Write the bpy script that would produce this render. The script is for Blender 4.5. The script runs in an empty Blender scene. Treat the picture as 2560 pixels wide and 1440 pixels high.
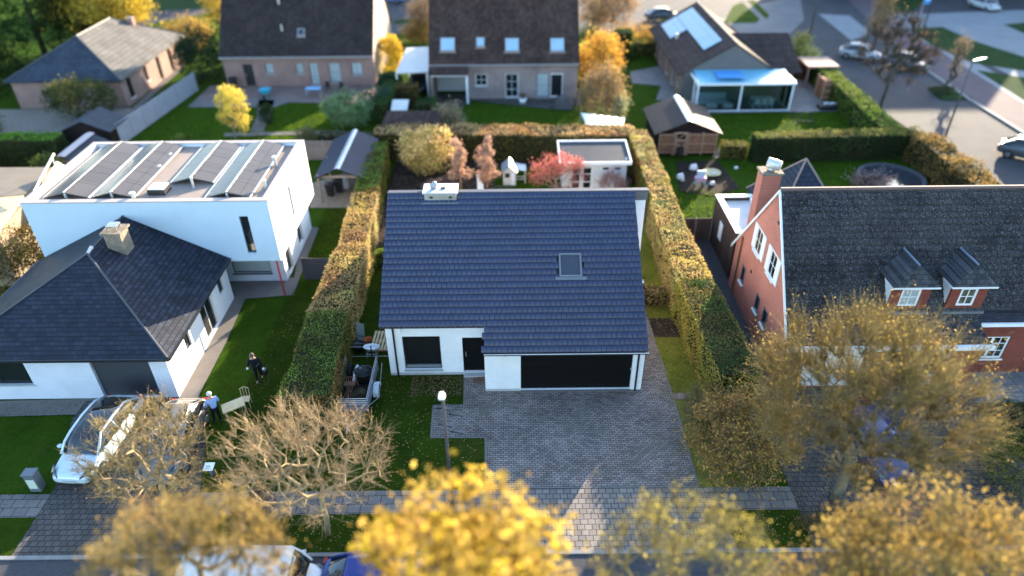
import bpy, math, random
import numpy as np
from mathutils import Vector, Matrix, noise
R = math.radians
random.seed(7); RNG = np.random.default_rng(7)
scene = bpy.context.scene; COL = scene.collection

# ---------------------------------------------------------------- camera
HC, FP, TILT, ROLL = 22.5, 1740.0, 34.8, -0.6
cd = bpy.data.cameras.new('camera'); cam = bpy.data.objects.new('camera', cd); COL.objects.link(cam)
cam.matrix_world = Matrix.Translation((0, 0, HC)) @ Matrix.Rotation(R(90-TILT), 4, 'X') @ Matrix.Rotation(R(ROLL), 4, 'Z')
cd.sensor_width = 36; cd.lens = 36*FP/2560; cd.clip_end = 2000
cd.dof.use_dof = True; cd.dof.focus_distance = 29.5; cd.dof.aperture_fstop = 0.09
scene.camera = cam
# ---------------------------------------------------------------- light
SUN_EL, SUN_AZ = 13.0, 30.0
w = bpy.data.worlds.new('World'); scene.world = w; w.use_nodes = True
nt = w.node_tree; bg = nt.nodes['Background']
sky = nt.nodes.new('ShaderNodeTexSky'); sky.sky_type = 'NISHITA'; sky.sun_disc = False
sky.sun_elevation = R(SUN_EL); sky.sun_rotation = R(SUN_AZ); sky.air_density = 1.0; sky.dust_density = 0.8; sky.ozone_density = 2.2
nt.links.new(sky.outputs[0], bg.inputs[0]); bg.inputs[1].default_value = 0.15
sd = bpy.data.lights.new('sun', 'SUN'); sd.energy = 4.3; sd.angle = R(0.5); sd.color = (1.0, 0.84, 0.62)
sun = bpy.data.objects.new('sun', sd); COL.objects.link(sun)
sv = Vector((math.sin(R(SUN_AZ))*math.cos(R(SUN_EL)), math.cos(R(SUN_AZ))*math.cos(R(SUN_EL)), math.sin(R(SUN_EL))))
sun.rotation_euler = sv.to_track_quat('Z', 'Y').to_euler(); sun.location = (0, 0, 60)
vs = scene.view_settings; vs.view_transform = 'Standard'; vs.look = 'None'; vs.gamma = 1; vs.use_curve_mapping = False
vs.exposure = 2.65
scene.cycles.max_bounces = 6; scene.cycles.transparent_max_bounces = 12; scene.cycles.caustics_reflective = False; scene.cycles.caustics_refractive = False

# ---------------------------------------------------------------- surveying: photo pixel -> point of the place
MW = np.array(cam.matrix_world.to_3x3())
def ray(px, py): return MW @ np.array([(px-1280)/FP, -(py-720)/FP, -1.0])
def G(px, py, z=0.0):
    d = ray(px, py); t = (z-HC)/d[2]; return Vector((d[0]*t, d[1]*t, z))
def GY(px, py, Y):
    d = ray(px, py); t = Y/d[1]; return Vector((d[0]*t, Y, HC+d[2]*t))
def GX(px, py, x):
    d = ray(px, py); t = x/d[0]; return Vector((x, d[1]*t, HC+d[2]*t))

# ---------------------------------------------------------------- materials
def base_mat(name):
    m = bpy.data.materials.new(name); m.use_nodes = True
    n = m.node_tree; b = n.nodes['Principled BSDF']; return m, n, b
def _pos(n, scale=1.0):
    g = n.nodes.new('ShaderNodeNewGeometry'); mp = n.nodes.new('ShaderNodeMapping')
    s = (scale,)*3 if not isinstance(scale, tuple) else scale
    mp.inputs['Scale'].default_value = s
    n.links.new(g.outputs['Position'], mp.inputs['Vector']); return mp.outputs[0]
def _noise(n, scale, detail=4, rough=.6, vec=None):
    t = n.nodes.new('ShaderNodeTexNoise'); t.inputs['Scale'].default_value = scale
    t.inputs['Detail'].default_value = detail; t.inputs['Roughness'].default_value = rough
    n.links.new(vec if vec is not None else _pos(n), t.inputs['Vector']); return t.outputs['Fac']
def _ramp(n, fac, stops):
    r = n.nodes.new('ShaderNodeValToRGB'); e = r.color_ramp.elements
    while len(e) > 1: e.remove(e[-1])
    for i, (p, c) in enumerate(stops):
        el = e[0] if i == 0 else e.new(p)
        el.position = p; el.color = (*c, 1)
    n.links.new(fac, r.inputs[0]); return r.outputs[0]
def _mix(n, a, b, fac, mode='MIX'):
    m = n.nodes.new('ShaderNodeMix'); m.data_type = 'RGBA'; m.blend_type = mode
    for s, v in ((m.inputs[6], a), (m.inputs[7], b), (m.inputs[0], fac)):
        if hasattr(v, 'links'): n.links.new(v, s)
        elif isinstance(v, (int, float)): s.default_value = v
        else: s.default_value = (*v, 1)
    return m.outputs[2]
def _bump(n, b, h, strength, dist=.05):
    u = n.nodes.new('ShaderNodeBump'); u.inputs['Strength'].default_value = strength; u.inputs['Distance'].default_value = dist
    n.links.new(h, u.inputs['Height']); n.links.new(u.outputs[0], b.inputs['Normal'])
def mul(c, k): return tuple(min(1, x*k) for x in c)
def mat(name, col, rough=.7, vary=.25, ns=3.0, metal=0.0, bump=0.0, bs=40.0, spec=None, fine=.15):
    if spec is None: spec = .5 if rough < .55 else .08
    m, n, b = base_mat(name)
    c = _ramp(n, _noise(n, ns, 5), [(.25, mul(col, 1-vary)), (.75, mul(col, 1+vary))])
    if fine: c = _mix(n, c, _ramp(n, _noise(n, ns*14, 3), [(.3, (1-fine,)*3), (.7, (1+fine*.0,)*3)]), 1.0, 'MULTIPLY')
    n.links.new(c, b.inputs['Base Color'])
    b.inputs['Roughness'].default_value = rough; b.inputs['Metallic'].default_value = metal; b.inputs['Specular IOR Level'].default_value = spec
    if bump: _bump(n, b, _noise(n, bs, 3), bump, .03)
    return m
def brick_mat(name, c1, c2, mortar, bw=.21, bh=.065, ms=.012, vertical='x', rough=.85, bump=.5, offset=.5, patch=.25, patchcol=None, grain=.75, spec=.08):
    """brick pattern laid out in metres; vertical: 'x' wall along x, 'y' wall along y, 'z' ground"""
    m, n, b = base_mat(name)
    g = n.nodes.new('ShaderNodeNewGeometry'); s = n.nodes.new('ShaderNodeSeparateXYZ'); c = n.nodes.new('ShaderNodeCombineXYZ')
    n.links.new(g.outputs['Position'], s.inputs[0])
    a, d = {'x': (0, 2), 'y': (1, 2), 'z': (0, 1), 'zr': (1, 0)}[vertical]
    n.links.new(s.outputs[a], c.inputs[0]); n.links.new(s.outputs[d], c.inputs[1])
    t = n.nodes.new('ShaderNodeTexBrick'); t.offset = offset; t.inputs['Scale'].default_value = 1.0
    t.inputs['Brick Width'].default_value = bw; t.inputs['Row Height'].default_value = bh; t.inputs['Mortar Size'].default_value = ms
    t.inputs['Mortar Smooth'].default_value = .2
    t.inputs['Color1'].default_value = (*c1, 1); t.inputs['Color2'].default_value = (*c2, 1); t.inputs['Mortar'].default_value = (*mortar, 1)
    n.links.new(c.outputs[0], t.inputs['Vector'])
    col = t.outputs['Color']
    pn = _noise(n, .55, 6, .65)
    col = _mix(n, col, _ramp(n, pn, [(.3, (1-patch,)*3), (.7, (1.1,)*3)]), 1.0, 'MULTIPLY')
    if patchcol: col = _mix(n, col, patchcol, _ramp(n, _noise(n, .9, 6, .7), [(.5, (0,)*3), (.68, (.6,)*3)]))
    col = _mix(n, col, _ramp(n, _noise(n, 30, 3), [(.3, (grain,)*3), (.7, (1.1 if grain < .9 else 1.0,)*3)]), 1.0, 'MULTIPLY')
    n.links.new(col, b.inputs['Base Color']); b.inputs['Roughness'].default_value = rough; b.inputs['Specular IOR Level'].default_value = spec
    inv = n.nodes.new('ShaderNodeInvert'); n.links.new(t.outputs['Fac'], inv.inputs['Color'])
    if bump: _bump(n, b, inv.outputs[0], bump, .01)
    return m
def tint_mat(name, col, rough, vary=.2, patches=None, spec=.1, bump=.15):
    """colour varied per tile by the 'tint' attribute"""
    m, n, b = base_mat(name)
    a = n.nodes.new('ShaderNodeAttribute'); a.attribute_name = 'tint'
    c = _ramp(n, a.outputs['Fac'], [(0, mul(col, 1-vary)), (1, mul(col, 1+vary))])
    c = _mix(n, c, _ramp(n, _noise(n, .7, 5), [(.3, (.92,)*3), (.7, (1.06,)*3)]), 1.0, 'MULTIPLY')
    if patches:
        for pc, sc, lo, hi, st in patches:
            c = _mix(n, c, pc, _ramp(n, _noise(n, sc, 5, .7), [(lo, (0,)*3), (hi, (st,)*3)]))
    n.links.new(c, b.inputs['Base Color']); b.inputs['Roughness'].default_value = rough; b.inputs['Specular IOR Level'].default_value = spec
    if bump: _bump(n, b, _noise(n, 60, 3), bump, .01)
    return m
def leaf_mat(name, trans=.35):
    m = bpy.data.materials.new(name); m.use_nodes = True; n = m.node_tree; n.nodes.clear()
    o = n.nodes.new('ShaderNodeOutputMaterial'); a = n.nodes.new('ShaderNodeAttribute'); a.attribute_name = 'leafcol'
    d = n.nodes.new('ShaderNodeBsdfPrincipled'); d.inputs['Roughness'].default_value = .75; d.inputs['Specular IOR Level'].default_value = .08
    t = n.nodes.new('ShaderNodeBsdfTranslucent'); x = n.nodes.new('ShaderNodeMixShader'); x.inputs[0].default_value = trans
    n.links.new(a.outputs['Color'], d.inputs['Base Color']); n.links.new(a.outputs['Color'], t.inputs['Color'])
    n.links.new(d.outputs[0], x.inputs[1]); n.links.new(t.outputs[0], x.inputs[2]); n.links.new(x.outputs[0], o.inputs[0])
    return m
def glass_mat(name, tint=(.75, .85, .87), mixg=.35):
    m = bpy.data.materials.new(name); m.use_nodes = True; n = m.node_tree; n.nodes.clear()
    o = n.nodes.new('ShaderNodeOutputMaterial'); t = n.nodes.new('ShaderNodeBsdfTransparent'); t.inputs[0].default_value = (*tint, 1)
    g = n.nodes.new('ShaderNodeBsdfGlossy'); g.inputs['Roughness'].default_value = .02; g.inputs['Color'].default_value = (1, 1, 1, 1)
    f = n.nodes.new('ShaderNodeFresnel'); f.inputs[0].default_value = 1.6; x = n.nodes.new('ShaderNodeMixShader')
    n.links.new(f.outputs[0], x.inputs[0]); n.links.new(t.outputs[0], x.inputs[1]); n.links.new(g.outputs[0], x.inputs[2]); n.links.new(x.outputs[0], o.inputs[0])
    return m
def grass_mat(name, dark, light, dry, dryamt=.55):
    m, n, b = base_mat(name)
    c = _ramp(n, _noise(n, .8, 8, .65), [(.3, dark), (.7, light)])
    c = _mix(n, c, dry, _ramp(n, _noise(n, .33, 8, .75), [(dryamt, (0,)*3), (dryamt+.22, (.65,)*3)]))
    c = _mix(n, c, _ramp(n, _noise(n, 22, 4, .7), [(.3, (.45,)*3), (.7, (1.35,)*3)]), 1.0, 'MULTIPLY')
    n.links.new(c, b.inputs['Base Color']); b.inputs['Roughness'].default_value = .95; b.inputs['Specular IOR Level'].default_value = .02
    _bump(n, b, _noise(n, 28, 4, .7), .9, .06)
    return m
def shingle_mat(name, col, horiz, vary=.35, rh=.22, bw=.32, rough=.75, spec=.1, speck=None):
    """slates: rows follow height (z), columns along the horizontal axis"""
    m, n, b = base_mat(name)
    g = n.nodes.new('ShaderNodeNewGeometry'); s = n.nodes.new('ShaderNodeSeparateXYZ'); c = n.nodes.new('ShaderNodeCombineXYZ')
    n.links.new(g.outputs['Position'], s.inputs[0]); n.links.new(s.outputs[0 if horiz == 'x' else 1], c.inputs[0]); n.links.new(s.outputs[2], c.inputs[1])
    t = n.nodes.new('ShaderNodeTexBrick'); t.inputs['Brick Width'].default_value = bw; t.inputs['Row Height'].default_value = rh
    t.inputs['Scale'].default_value = 1.0; t.inputs['Mortar Size'].default_value = .012; t.inputs['Mortar Smooth'].default_value = .1
    t.inputs['Color1'].default_value = (*mul(col, 1-vary), 1); t.inputs['Color2'].default_value = (*mul(col, 1+vary), 1); t.inputs['Mortar'].default_value = (*mul(col, .35), 1)
    n.links.new(c.outputs[0], t.inputs['Vector'])
    cc = _mix(n, t.outputs['Color'], _ramp(n, _noise(n, .6, 6, .7), [(.3, (.7,)*3), (.7, (1.25,)*3)]), 1.0, 'MULTIPLY')
    if speck: cc = _mix(n, cc, speck, _ramp(n, _noise(n, 1.7, 8, .8), [(.56, (0,)*3), (.75, (.45,)*3)]))
    n.links.new(cc, b.inputs['Base Color']); b.inputs['Roughness'].default_value = rough; b.inputs['Specular IOR Level'].default_value = spec
    inv = n.nodes.new('ShaderNodeInvert'); n.links.new(t.outputs['Fac'], inv.inputs['Color']); _bump(n, b, inv.outputs[0], .6, .02)
    return m
M = {}
M['grass'] = grass_mat('grass_shade', (.020, .038, .004), (.042, .070, .006), (.085, .072, .018), .54)
M['grass_far'] = grass_mat('grass_far', (.026, .058, .005), (.046, .088, .007), (.07, .09, .03), .62)
M['grass_dry'] = grass_mat('grass_dry', (.10, .125, .016), (.21, .20, .035), (.22, .16, .05), .47)
M['grass_park'] = grass_mat('grass_park', (.03, .055, .02), (.045, .075, .025), (.07, .07, .035), .6)
M['soil'] = mat('soil', (.045, .032, .024), .95, .5, 2.5, bump=.8, bs=25, fine=.5)
M['asphalt'] = mat('asphalt', (.075, .072, .075), .85, .18, .5, bump=.3, bs=60, fine=.3)
M['asphalt_light'] = mat('asphalt_light', (.17, .165, .165), .85, .15, .3, bump=.3, bs=60, fine=.2)
M['bikepath'] = mat('bikepath', (.13, .10, .105), .85, .12, .4, bump=.3, bs=60, fine=.2)
M['concrete'] = mat('concrete', (.17, .15, .135), .85, .15, 1.0, bump=.3, bs=50)
M['concrete_road'] = mat('concrete_road', (.23, .235, .24), .85, .12, .4, bump=.2, bs=50)
M['kerb'] = mat('kerb', (.24, .23, .22), .8, .2, 2)
M['pavers'] = brick_mat('pavers', (.36, .295, .265), (.21, .175, .16), (.035, .032, .028), .22, .11, .012, 'z', patch=.42, patchcol=(.12, .125, .09))
M['pavers_big'] = brick_mat('pavers_big', (.28, .24, .21), (.18, .16, .145), (.04, .035, .03), .28, .24, .014, 'z', patch=.2)
M['pavers_dark'] = brick_mat('pavers_dark', (.12, .105, .095), (.085, .077, .07), (.02, .02, .02), .28, .24, .014, 'z', patch=.3)
M['sidewalk'] = brick_mat('sidewalk', (.22, .195, .175), (.16, .145, .135), (.04, .04, .035), .5, .4, .014, 'z', patch=.25)
M['tiles_patio'] = brick_mat('tiles_patio', (.24, .23, .22), (.19, .185, .18), (.07, .07, .065), .5, .5, .012, 'z', offset=0, patch=.2)
M['patio_pink'] = brick_mat('patio_pink', (.30, .20, .165), (.24, .17, .15), (.1, .09, .08), .25, .12, .012, 'z')
M['gravel'] = mat('gravel', (.27, .23, .19), .95, .25, 3, bump=.6, bs=60, fine=.4)
M['white_x'] = brick_mat('white_brick_x', (.80, .80, .79), (.77, .77, .765), (.66, .66, .66), .21, .075, .008, 'x', .6, .15, patch=.09, patchcol=(.70, .69, .66), grain=.95)
M['white_y'] = brick_mat('white_brick_y', (.80, .80, .79), (.76, .765, .76), (.70, .70, .70), .21, .075, .008, 'y', .6, .15, patch=.05, grain=.96)
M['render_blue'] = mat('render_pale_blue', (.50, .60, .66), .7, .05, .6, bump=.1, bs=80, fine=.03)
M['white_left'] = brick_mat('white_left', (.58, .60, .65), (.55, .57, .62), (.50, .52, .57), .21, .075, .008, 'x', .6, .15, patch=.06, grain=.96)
M['render_white'] = mat('render_white', (.76, .77, .77), .7, .04, .6, bump=.1, bs=80, fine=.03)
M['white'] = mat('white_paint', (.78, .78, .77), .45, .04, 2, fine=.04)
M['offwhite'] = mat('offwhite', (.62, .60, .56), .6, .1, 2)
M['plinth'] = mat('plinth', (.42, .42, .41), .8, .15, 3)
M['dark_frame'] = mat('dark_frame', (.012, .013, .015), .4, .1, 2, fine=.05)
M['black'] = mat('black_plastic', (.015, .015, .016), .5, .2, 3)
M['garage'] = brick_mat('garage_panel', (.005, .005, .005), (.0045, .0045, .0045), (.001, .001, .001), 50, .45, .014, 'x', .7, .4, patch=.1, spec=.12)
M['shutter'] = brick_mat('shutter_panel', (.010, .0105, .010), (.009, .0095, .009), (.003, .003, .003), 50, .07, .008, 'x', .6, .5, patch=.1, spec=.15)
M['glass'] = mat('window_glass', (.012, .015, .018), .04, .2, 2, spec=.8, fine=0)
M['glass_sky'] = mat('skylight_glass', (.045, .05, .065), .08, .1, 2, spec=.5, fine=0)
M['blind'] = mat('blind', (.36, .42, .42), .5, .1, 2)
M['zinc'] = mat('zinc', (.36, .38, .41), .4, .15, 3, metal=.6)
M['steel'] = mat('galvanised_steel', (.42, .43, .45), .45, .2, 5, metal=.5)
M['roof_main'] = tint_mat('glazed_grey_tile', (.026, .035, .074), .40, .12, spec=.5, bump=.05)
M['roof_moss'] = tint_mat('mossy_tile', (.020, .020, .024), .8, .5, [((.045, .043, .043), .6, .42, .62, .6), ((.21, .205, .20), 15, .53, .64, .65), ((.010, .010, .013), 1.1, .52, .66, .65), ((.035, .05, .02), 3, .62, .75, .5)], .3, bump=.5)
M['slate_left'] = shingle_mat('slate_left', (.018, .021, .033), 'x', rh=.11, bw=.26, rough=.65, spec=.25)
M['slate_left_y'] = shingle_mat('slate_left_y', (.026, .029, .040), 'y', rh=.11, bw=.26, rough=.55)
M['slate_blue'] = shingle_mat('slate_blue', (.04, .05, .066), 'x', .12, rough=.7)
M['slate_blue_lit'] = shingle_mat('slate_blue_lit', (.12, .11, .10), 'y', .12, rough=.75)  # side slopes: the sunlit tone is put into the slate colour
M['roof_brown'] = shingle_mat('tile_brown', (.055, .036, .030), 'x', .3, .25, .25, .9, .1, (.11, .075, .055))
M['roof_dark'] = shingle_mat('tile_darkbrown', (.038, .029, .028), 'x', .2, .25, .25, .9, .1)
M['roof_bung'] = shingle_mat('tile_bungalow', (.055, .038, .034), 'y', .15, .3, .3, .9, .1)
M['roof_bung_x'] = shingle_mat('tile_bungalow_x', (.055, .038, .034), 'x', .15, .3, .3, .9, .1)
M['bitumen'] = mat('bitumen', (.30, .24, .20), .9, .12, 1.2, bump=.2, bs=60)
M['epdm'] = mat('epdm', (.05, .055, .065), .6, .2, 1.5)
M['pinkbrick_x'] = brick_mat('pinkbrick_x', (.36, .19, .15), (.28, .155, .125), (.25, .22, .2), .21, .065, .01, 'x', patch=.2)
M['pinkbrick_y'] = brick_mat('pinkbrick_y', (.36, .22, .18), (.28, .18, .15), (.25, .22, .2), .21, .065, .01, 'y', patch=.2)
M['palebrick_x'] = brick_mat('palebrick_x', (.36, .26, .23), (.26, .18, .165), (.33, .30, .28), .25, .08, .012, 'x', patch=.3)
M['palebrick_y'] = brick_mat('palebrick_y', (.48, .41, .33), (.42, .36, .29), (.38, .35, .3), .25, .08, .012, 'y', patch=.15)
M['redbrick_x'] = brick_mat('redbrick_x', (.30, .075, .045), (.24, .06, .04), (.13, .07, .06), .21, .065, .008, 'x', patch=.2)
M['redbrick_bounce'] = brick_mat('redbrick_bounce', (.60, .22, .15), (.52, .18, .125), (.40, .20, .16), .21, .065, .008, 'y', patch=.2)  # gable and chimney brick: bounced light put into the paler colour
M['tanbrick_x'] = brick_mat('tanbrick_x', (.22, .18, .15), (.18, .15, .125), (.17, .15, .13), .21, .065, .01, 'x', patch=.2)
M['tanbrick_y'] = brick_mat('tanbrick_y', (.24, .18, .14), (.19, .145, .115), (.17, .15, .13), .21, .065, .01, 'y', patch=.2)
M['creambrick'] = brick_mat('creambrick', (.55, .50, .40), (.42, .38, .31), (.3, .28, .25), .21, .065, .012, 'x', patch=.3)
M['wood'] = brick_mat('wood_boards', (.17, .085, .045), (.13, .065, .035), (.04, .025, .015), 4, .14, .012, 'x', .8, .5, patch=.3)
M['wood_log'] = mat('stacked_firewood', (.30, .15, .085), .9, .5, 9, bump=1, bs=14, fine=.5)
M['wood_pale'] = mat('wood_pale', (.45, .27, .17), .75, .25, 5)
M['wood_grey'] = mat('wood_grey', (.24, .20, .17), .85, .3, 4)
M['wood_new'] = mat('wood_new', (.62, .47, .27), .7, .15, 5)
M['wood_clad'] = brick_mat('wood_cladding', (.10, .065, .05), (.075, .05, .04), (.02, .015, .012), .16, 9, .012, 'y', .8, .5, patch=.3)
M['wood_dark'] = brick_mat('wood_dark', (.035, .025, .022), (.028, .02, .018), (.01, .008, .006), 4, .15, .015, 'x', .7, .5, patch=.3)
M['bark'] = mat('bark', (.20, .17, .12), .9, .35, 5, bump=.8, bs=30, fine=.3)
M['bark_dark'] = mat('bark_dark', (.09, .075, .06), .9, .35, 5, bump=.8, bs=30, fine=.3)
M['twig'] = mat('twig_pale', (.34, .25, .14), .8, .3, 3, fine=.2)
M['twig_olive'] = mat('twig_olive', (.22, .175, .08), .8, .3, 3, fine=.2)
M['twig_gold'] = mat('twig_gold', (.27, .20, .08), .8, .3, 1.2, fine=.2)
M['twig_pink'] = mat('twig_pink', (.36, .22, .18), .8, .3, 3, fine=.2)
M['hedge_core'] = mat('hedge_core', (.030, .028, .012), .95, .4, 5)
M['leaf'] = leaf_mat('leaf'); M['leaf_thin'] = leaf_mat('leaf_thin', .5)
M['solar'] = brick_mat('solar_cell', (.10, .092, .09), (.09, .083, .082), (.05, .05, .05), 1.0, 1.7, .02, 'z', .18, .0, offset=0, patch=.05)
M['alu'] = mat('aluminium', (.62, .60, .56), .4, .08, 3, metal=.4)
M['lightblue_panel'] = mat('polycarbonate', (.16, .40, .52), .3, .04, 1, spec=.3, fine=0)
M['glass_clear'] = glass_mat('glass_clear')
M['redpost'] = mat('red_post', (.30, .05, .04), .5, .15, 3)
M['carblue'] = mat('car_paint_pale', (.52, .60, .63), .22, .03, 1, metal=.1, spec=.8, fine=0)
M['carglass'] = mat('car_glass', (.010, .012, .014), .05, .1, 1, spec=.9, fine=0)
M['tyre'] = mat('tyre', (.02, .02, .02), .85, .2, 4)
M['rim'] = mat('rim', (.35, .36, .38), .35, .1, 3, metal=.8)
M['lamp_red'] = mat('tail_lamp', (.35, .02, .02), .25, .1, 3)
M['lamp_clear'] = mat('head_lamp', (.05, .06, .07), .08, .2, 3, spec=1)
M['skin'] = mat('skin', (.50, .30, .22), .6, .08, 5)
M['hair_white'] = mat('hair_white', (.60, .58, .55), .8, .1, 20)
M['hair_dark'] = mat('hair_greying', (.10, .08, .07), .8, .2, 20)
M['cloth_black'] = mat('cloth_black', (.012, .013, .018), .85, .2, 6)
M['cloth_blue'] = mat('cloth_pale_blue', (.30, .42, .68), .85, .08, 6)
M['glove'] = mat('glove_white', (.7, .7, .7), .8, .05, 6)
def paint(name, col, rough=.3): 
    if name not in M: M[name] = mat(name, col, rough, .05, 1, spec=.7, fine=.02)
    return M[name]

# ---------------------------------------------------------------- objects
OFF = {}
def tag(o, label=None, cat=None, group=None, kind=None):
    if label: o['label'] = label
    if cat: o['category'] = cat
    if group: o['group'] = group
    if kind: o['kind'] = kind
    return o
def thing(name, label, cat, loc, group=None):
    o = bpy.data.objects.new(name, None); COL.objects.link(o); o.empty_display_size = .3
    o.location = loc; OFF[o] = Vector(loc); return tag(o, label, cat, group)
def link_mesh(me, name, parent, off):
    o = bpy.data.objects.new(name, me); COL.objects.link(o)
    if parent is not None: o.parent = parent; OFF[o] = OFF[parent]
    else: o.location = off; OFF[o] = Vector(off)
    return o
def np_mesh(name, V, F, m, parent=None, attr=None, smooth=False, off=None):
    """V (n,3) world, F (k,4) or (k,3) ints; attr = (name, per-vertex array (n,) or (n,3))"""
    V = np.asarray(V, float); F = np.asarray(F)
    if off is None: off = OFF[parent] if parent is not None else Vector((float(V[:, 0].mean()), float(V[:, 1].mean()), float(V[:, 2].min())))
    me = bpy.data.meshes.new(name); k = F.shape[1]
    me.vertices.add(len(V)); me.vertices.foreach_set('co', (V-np.array(off)).astype(np.float32).ravel())
    me.loops.add(F.size); me.loops.foreach_set('vertex_index', F.astype(np.int32).ravel())
    me.polygons.add(len(F)); me.polygons.foreach_set('loop_start', np.arange(0, F.size, k, dtype=np.int32)); me.polygons.foreach_set('loop_total', np.full(len(F), k, dtype=np.int32))
    if smooth: me.polygons.foreach_set('use_smooth', np.ones(len(F), bool))
    me.update(calc_edges=True)
    if attr is not None:
        an, arr = attr; arr = np.asarray(arr, np.float32)
        if arr.ndim == 1: a = me.attributes.new(an, 'FLOAT', 'POINT'); a.data.foreach_set('value', arr)
        else:
            a = me.attributes.new(an, 'FLOAT_COLOR', 'POINT'); a.data.foreach_set('color', np.concatenate([arr, np.ones((len(arr), 1), np.float32)], 1).ravel())
    me.materials.append(m)
    return link_mesh(me, name, parent, off)
class MB:
    def __init__(s, T=None): s.v = []; s.f = []; s.T = T
    def pt(s, p):
        p = Vector(p); s.v.append(s.T(p) if s.T else p); return len(s.v)-1
    def face(s, *pts): s.f.append([s.pt(p) for p in pts]); return s
    def box(s, x0, x1, y0, y1, z0, z1):
        return s.loft([[(x0, y0, z0), (x1, y0, z0), (x1, y1, z0), (x0, y1, z0)], [(x0, y0, z1), (x1, y0, z1), (x1, y1, z1), (x0, y1, z1)]])
    def loft(s, rings, cap=True, closed=True):
        n = len(rings[0]); ids = [[s.pt(p) for p in r] for r in rings]
        for a, b in zip(ids, ids[1:]):
            for i in range(n if closed else n-1):
                j = (i+1) % n; s.f.append([a[i], a[j], b[j], b[i]])
        if cap: s.f.append(ids[0][::-1]); s.f.append(ids[-1])
        return s
    def prism(s, pts, z0, z1): return s.loft([[(p[0], p[1], z0) for p in pts], [(p[0], p[1], z1) for p in pts]])
    def slab(s, pts, t, d=(0, 0, -1)):
        d = Vector(d)*t; return s.loft([[Vector(p)+d for p in pts], [Vector(p) for p in pts]])
    def tube(s, path, r, n=6, cap=True):
        path = [Vector(p) for p in path]; rs = r if isinstance(r, (list, tuple)) else [r]*len(path); rings = []
        for i, p in enumerate(path):
            d = (path[min(i+1, len(path)-1)]-path[max(i-1, 0)]).normalized()
            a = d.cross(Vector((0, 0, 1))); a = Vector((1, 0, 0)) if a.length < 1e-3 else a.normalized(); b = d.cross(a)
            rings.append([p+rs[i]*(math.cos(2*math.pi*k/n)*a+math.sin(2*math.pi*k/n)*b) for k in range(n)])
        return s.loft(rings, cap)
    def cyl(s, c, r, h, n=16, r2=None, rot=0):
        r2 = r if r2 is None else r2; c = Vector(c)
        return s.loft([[c+Vector((rr*math.cos(2*math.pi*k/n+rot), rr*math.sin(2*math.pi*k/n+rot), z)) for k in range(n)] for rr, z in ((r, 0), (r2, h))])
    def lathe(s, c, prof, n=20, sx=1, sy=1):
        c = Vector(c); return s.loft([[c+Vector((r*sx*math.cos(2*math.pi*k/n), r*sy*math.sin(2*math.pi*k/n), z)) for k in range(n)] for r, z in prof])
    def sphere(s, c, rx, ry, rz, n=12, m=8):
        return s.lathe(c, [(max(.001, math.sin(math.pi*i/m))*rx, -math.cos(math.pi*i/m)*rz) for i in range(m+1)], n, 1, ry/rx)
    def build(s, name, m, parent=None, smooth=False, off=None, bevel=0):
        if parent is not None: off = OFF[parent]
        elif off is None:
            off = Vector((sum(p.x for p in s.v)/len(s.v), sum(p.y for p in s.v)/len(s.v), min(p.z for p in s.v)))
        me = bpy.data.meshes.new(name); me.from_pydata([tuple(p-off) for p in s.v], [], s.f)
        if smooth: me.polygons.foreach_set('use_smooth', [True]*len(me.polygons))
        me.materials.append(m); me.update()
        o = link_mesh(me, name, parent, off)
        if bevel:
            b = o.modifiers.new('bevel', 'BEVEL'); b.width = bevel; b.segments = 2; b.limit_method = 'ANGLE'
        return o
def lone(mb, name, m, label, cat, group=None, **k): return tag(mb.build(name, m, **k), label, cat, group)
def copy_tree(o, parent=None):
    c = o.copy(); COL.objects.link(c); c.parent = parent
    if o in OFF: OFF[c] = OFF[o]
    for ch in list(o.children): copy_tree(ch, c)
    return c
def sheet(name, px, z, m, zpx=0.0, world=False, group=None):
    """a ground surface given by its corners"""
    pts = [Vector((p[0], p[1], 0)) if world else G(p[0], p[1]) for p in px]
    if sum(a.x*b.y-b.x*a.y for a, b in zip(pts, pts[1:]+pts[:1])) < 0: pts.reverse()
    b = MB(); b.face(*[(p.x, p.y, z) for p in pts])
    return tag(b.build(name, m), kind='structure')
class WF:
    """frame on a wall from p0 to p1: local (u along wall, d inwards, z up)"""
    def __init__(s, p0, p1):
        s.p = Vector((p0[0], p0[1], 0)); q = Vector((p1[0], p1[1], 0)); s.len = (q-s.p).length
        s.u = (q-s.p).normalized(); s.n = Vector((-s.u.y, s.u.x, 0))
    def __call__(s, p): return s.p+s.u*p[0]+s.n*p[1]+Vector((0, 0, p[2]))
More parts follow.
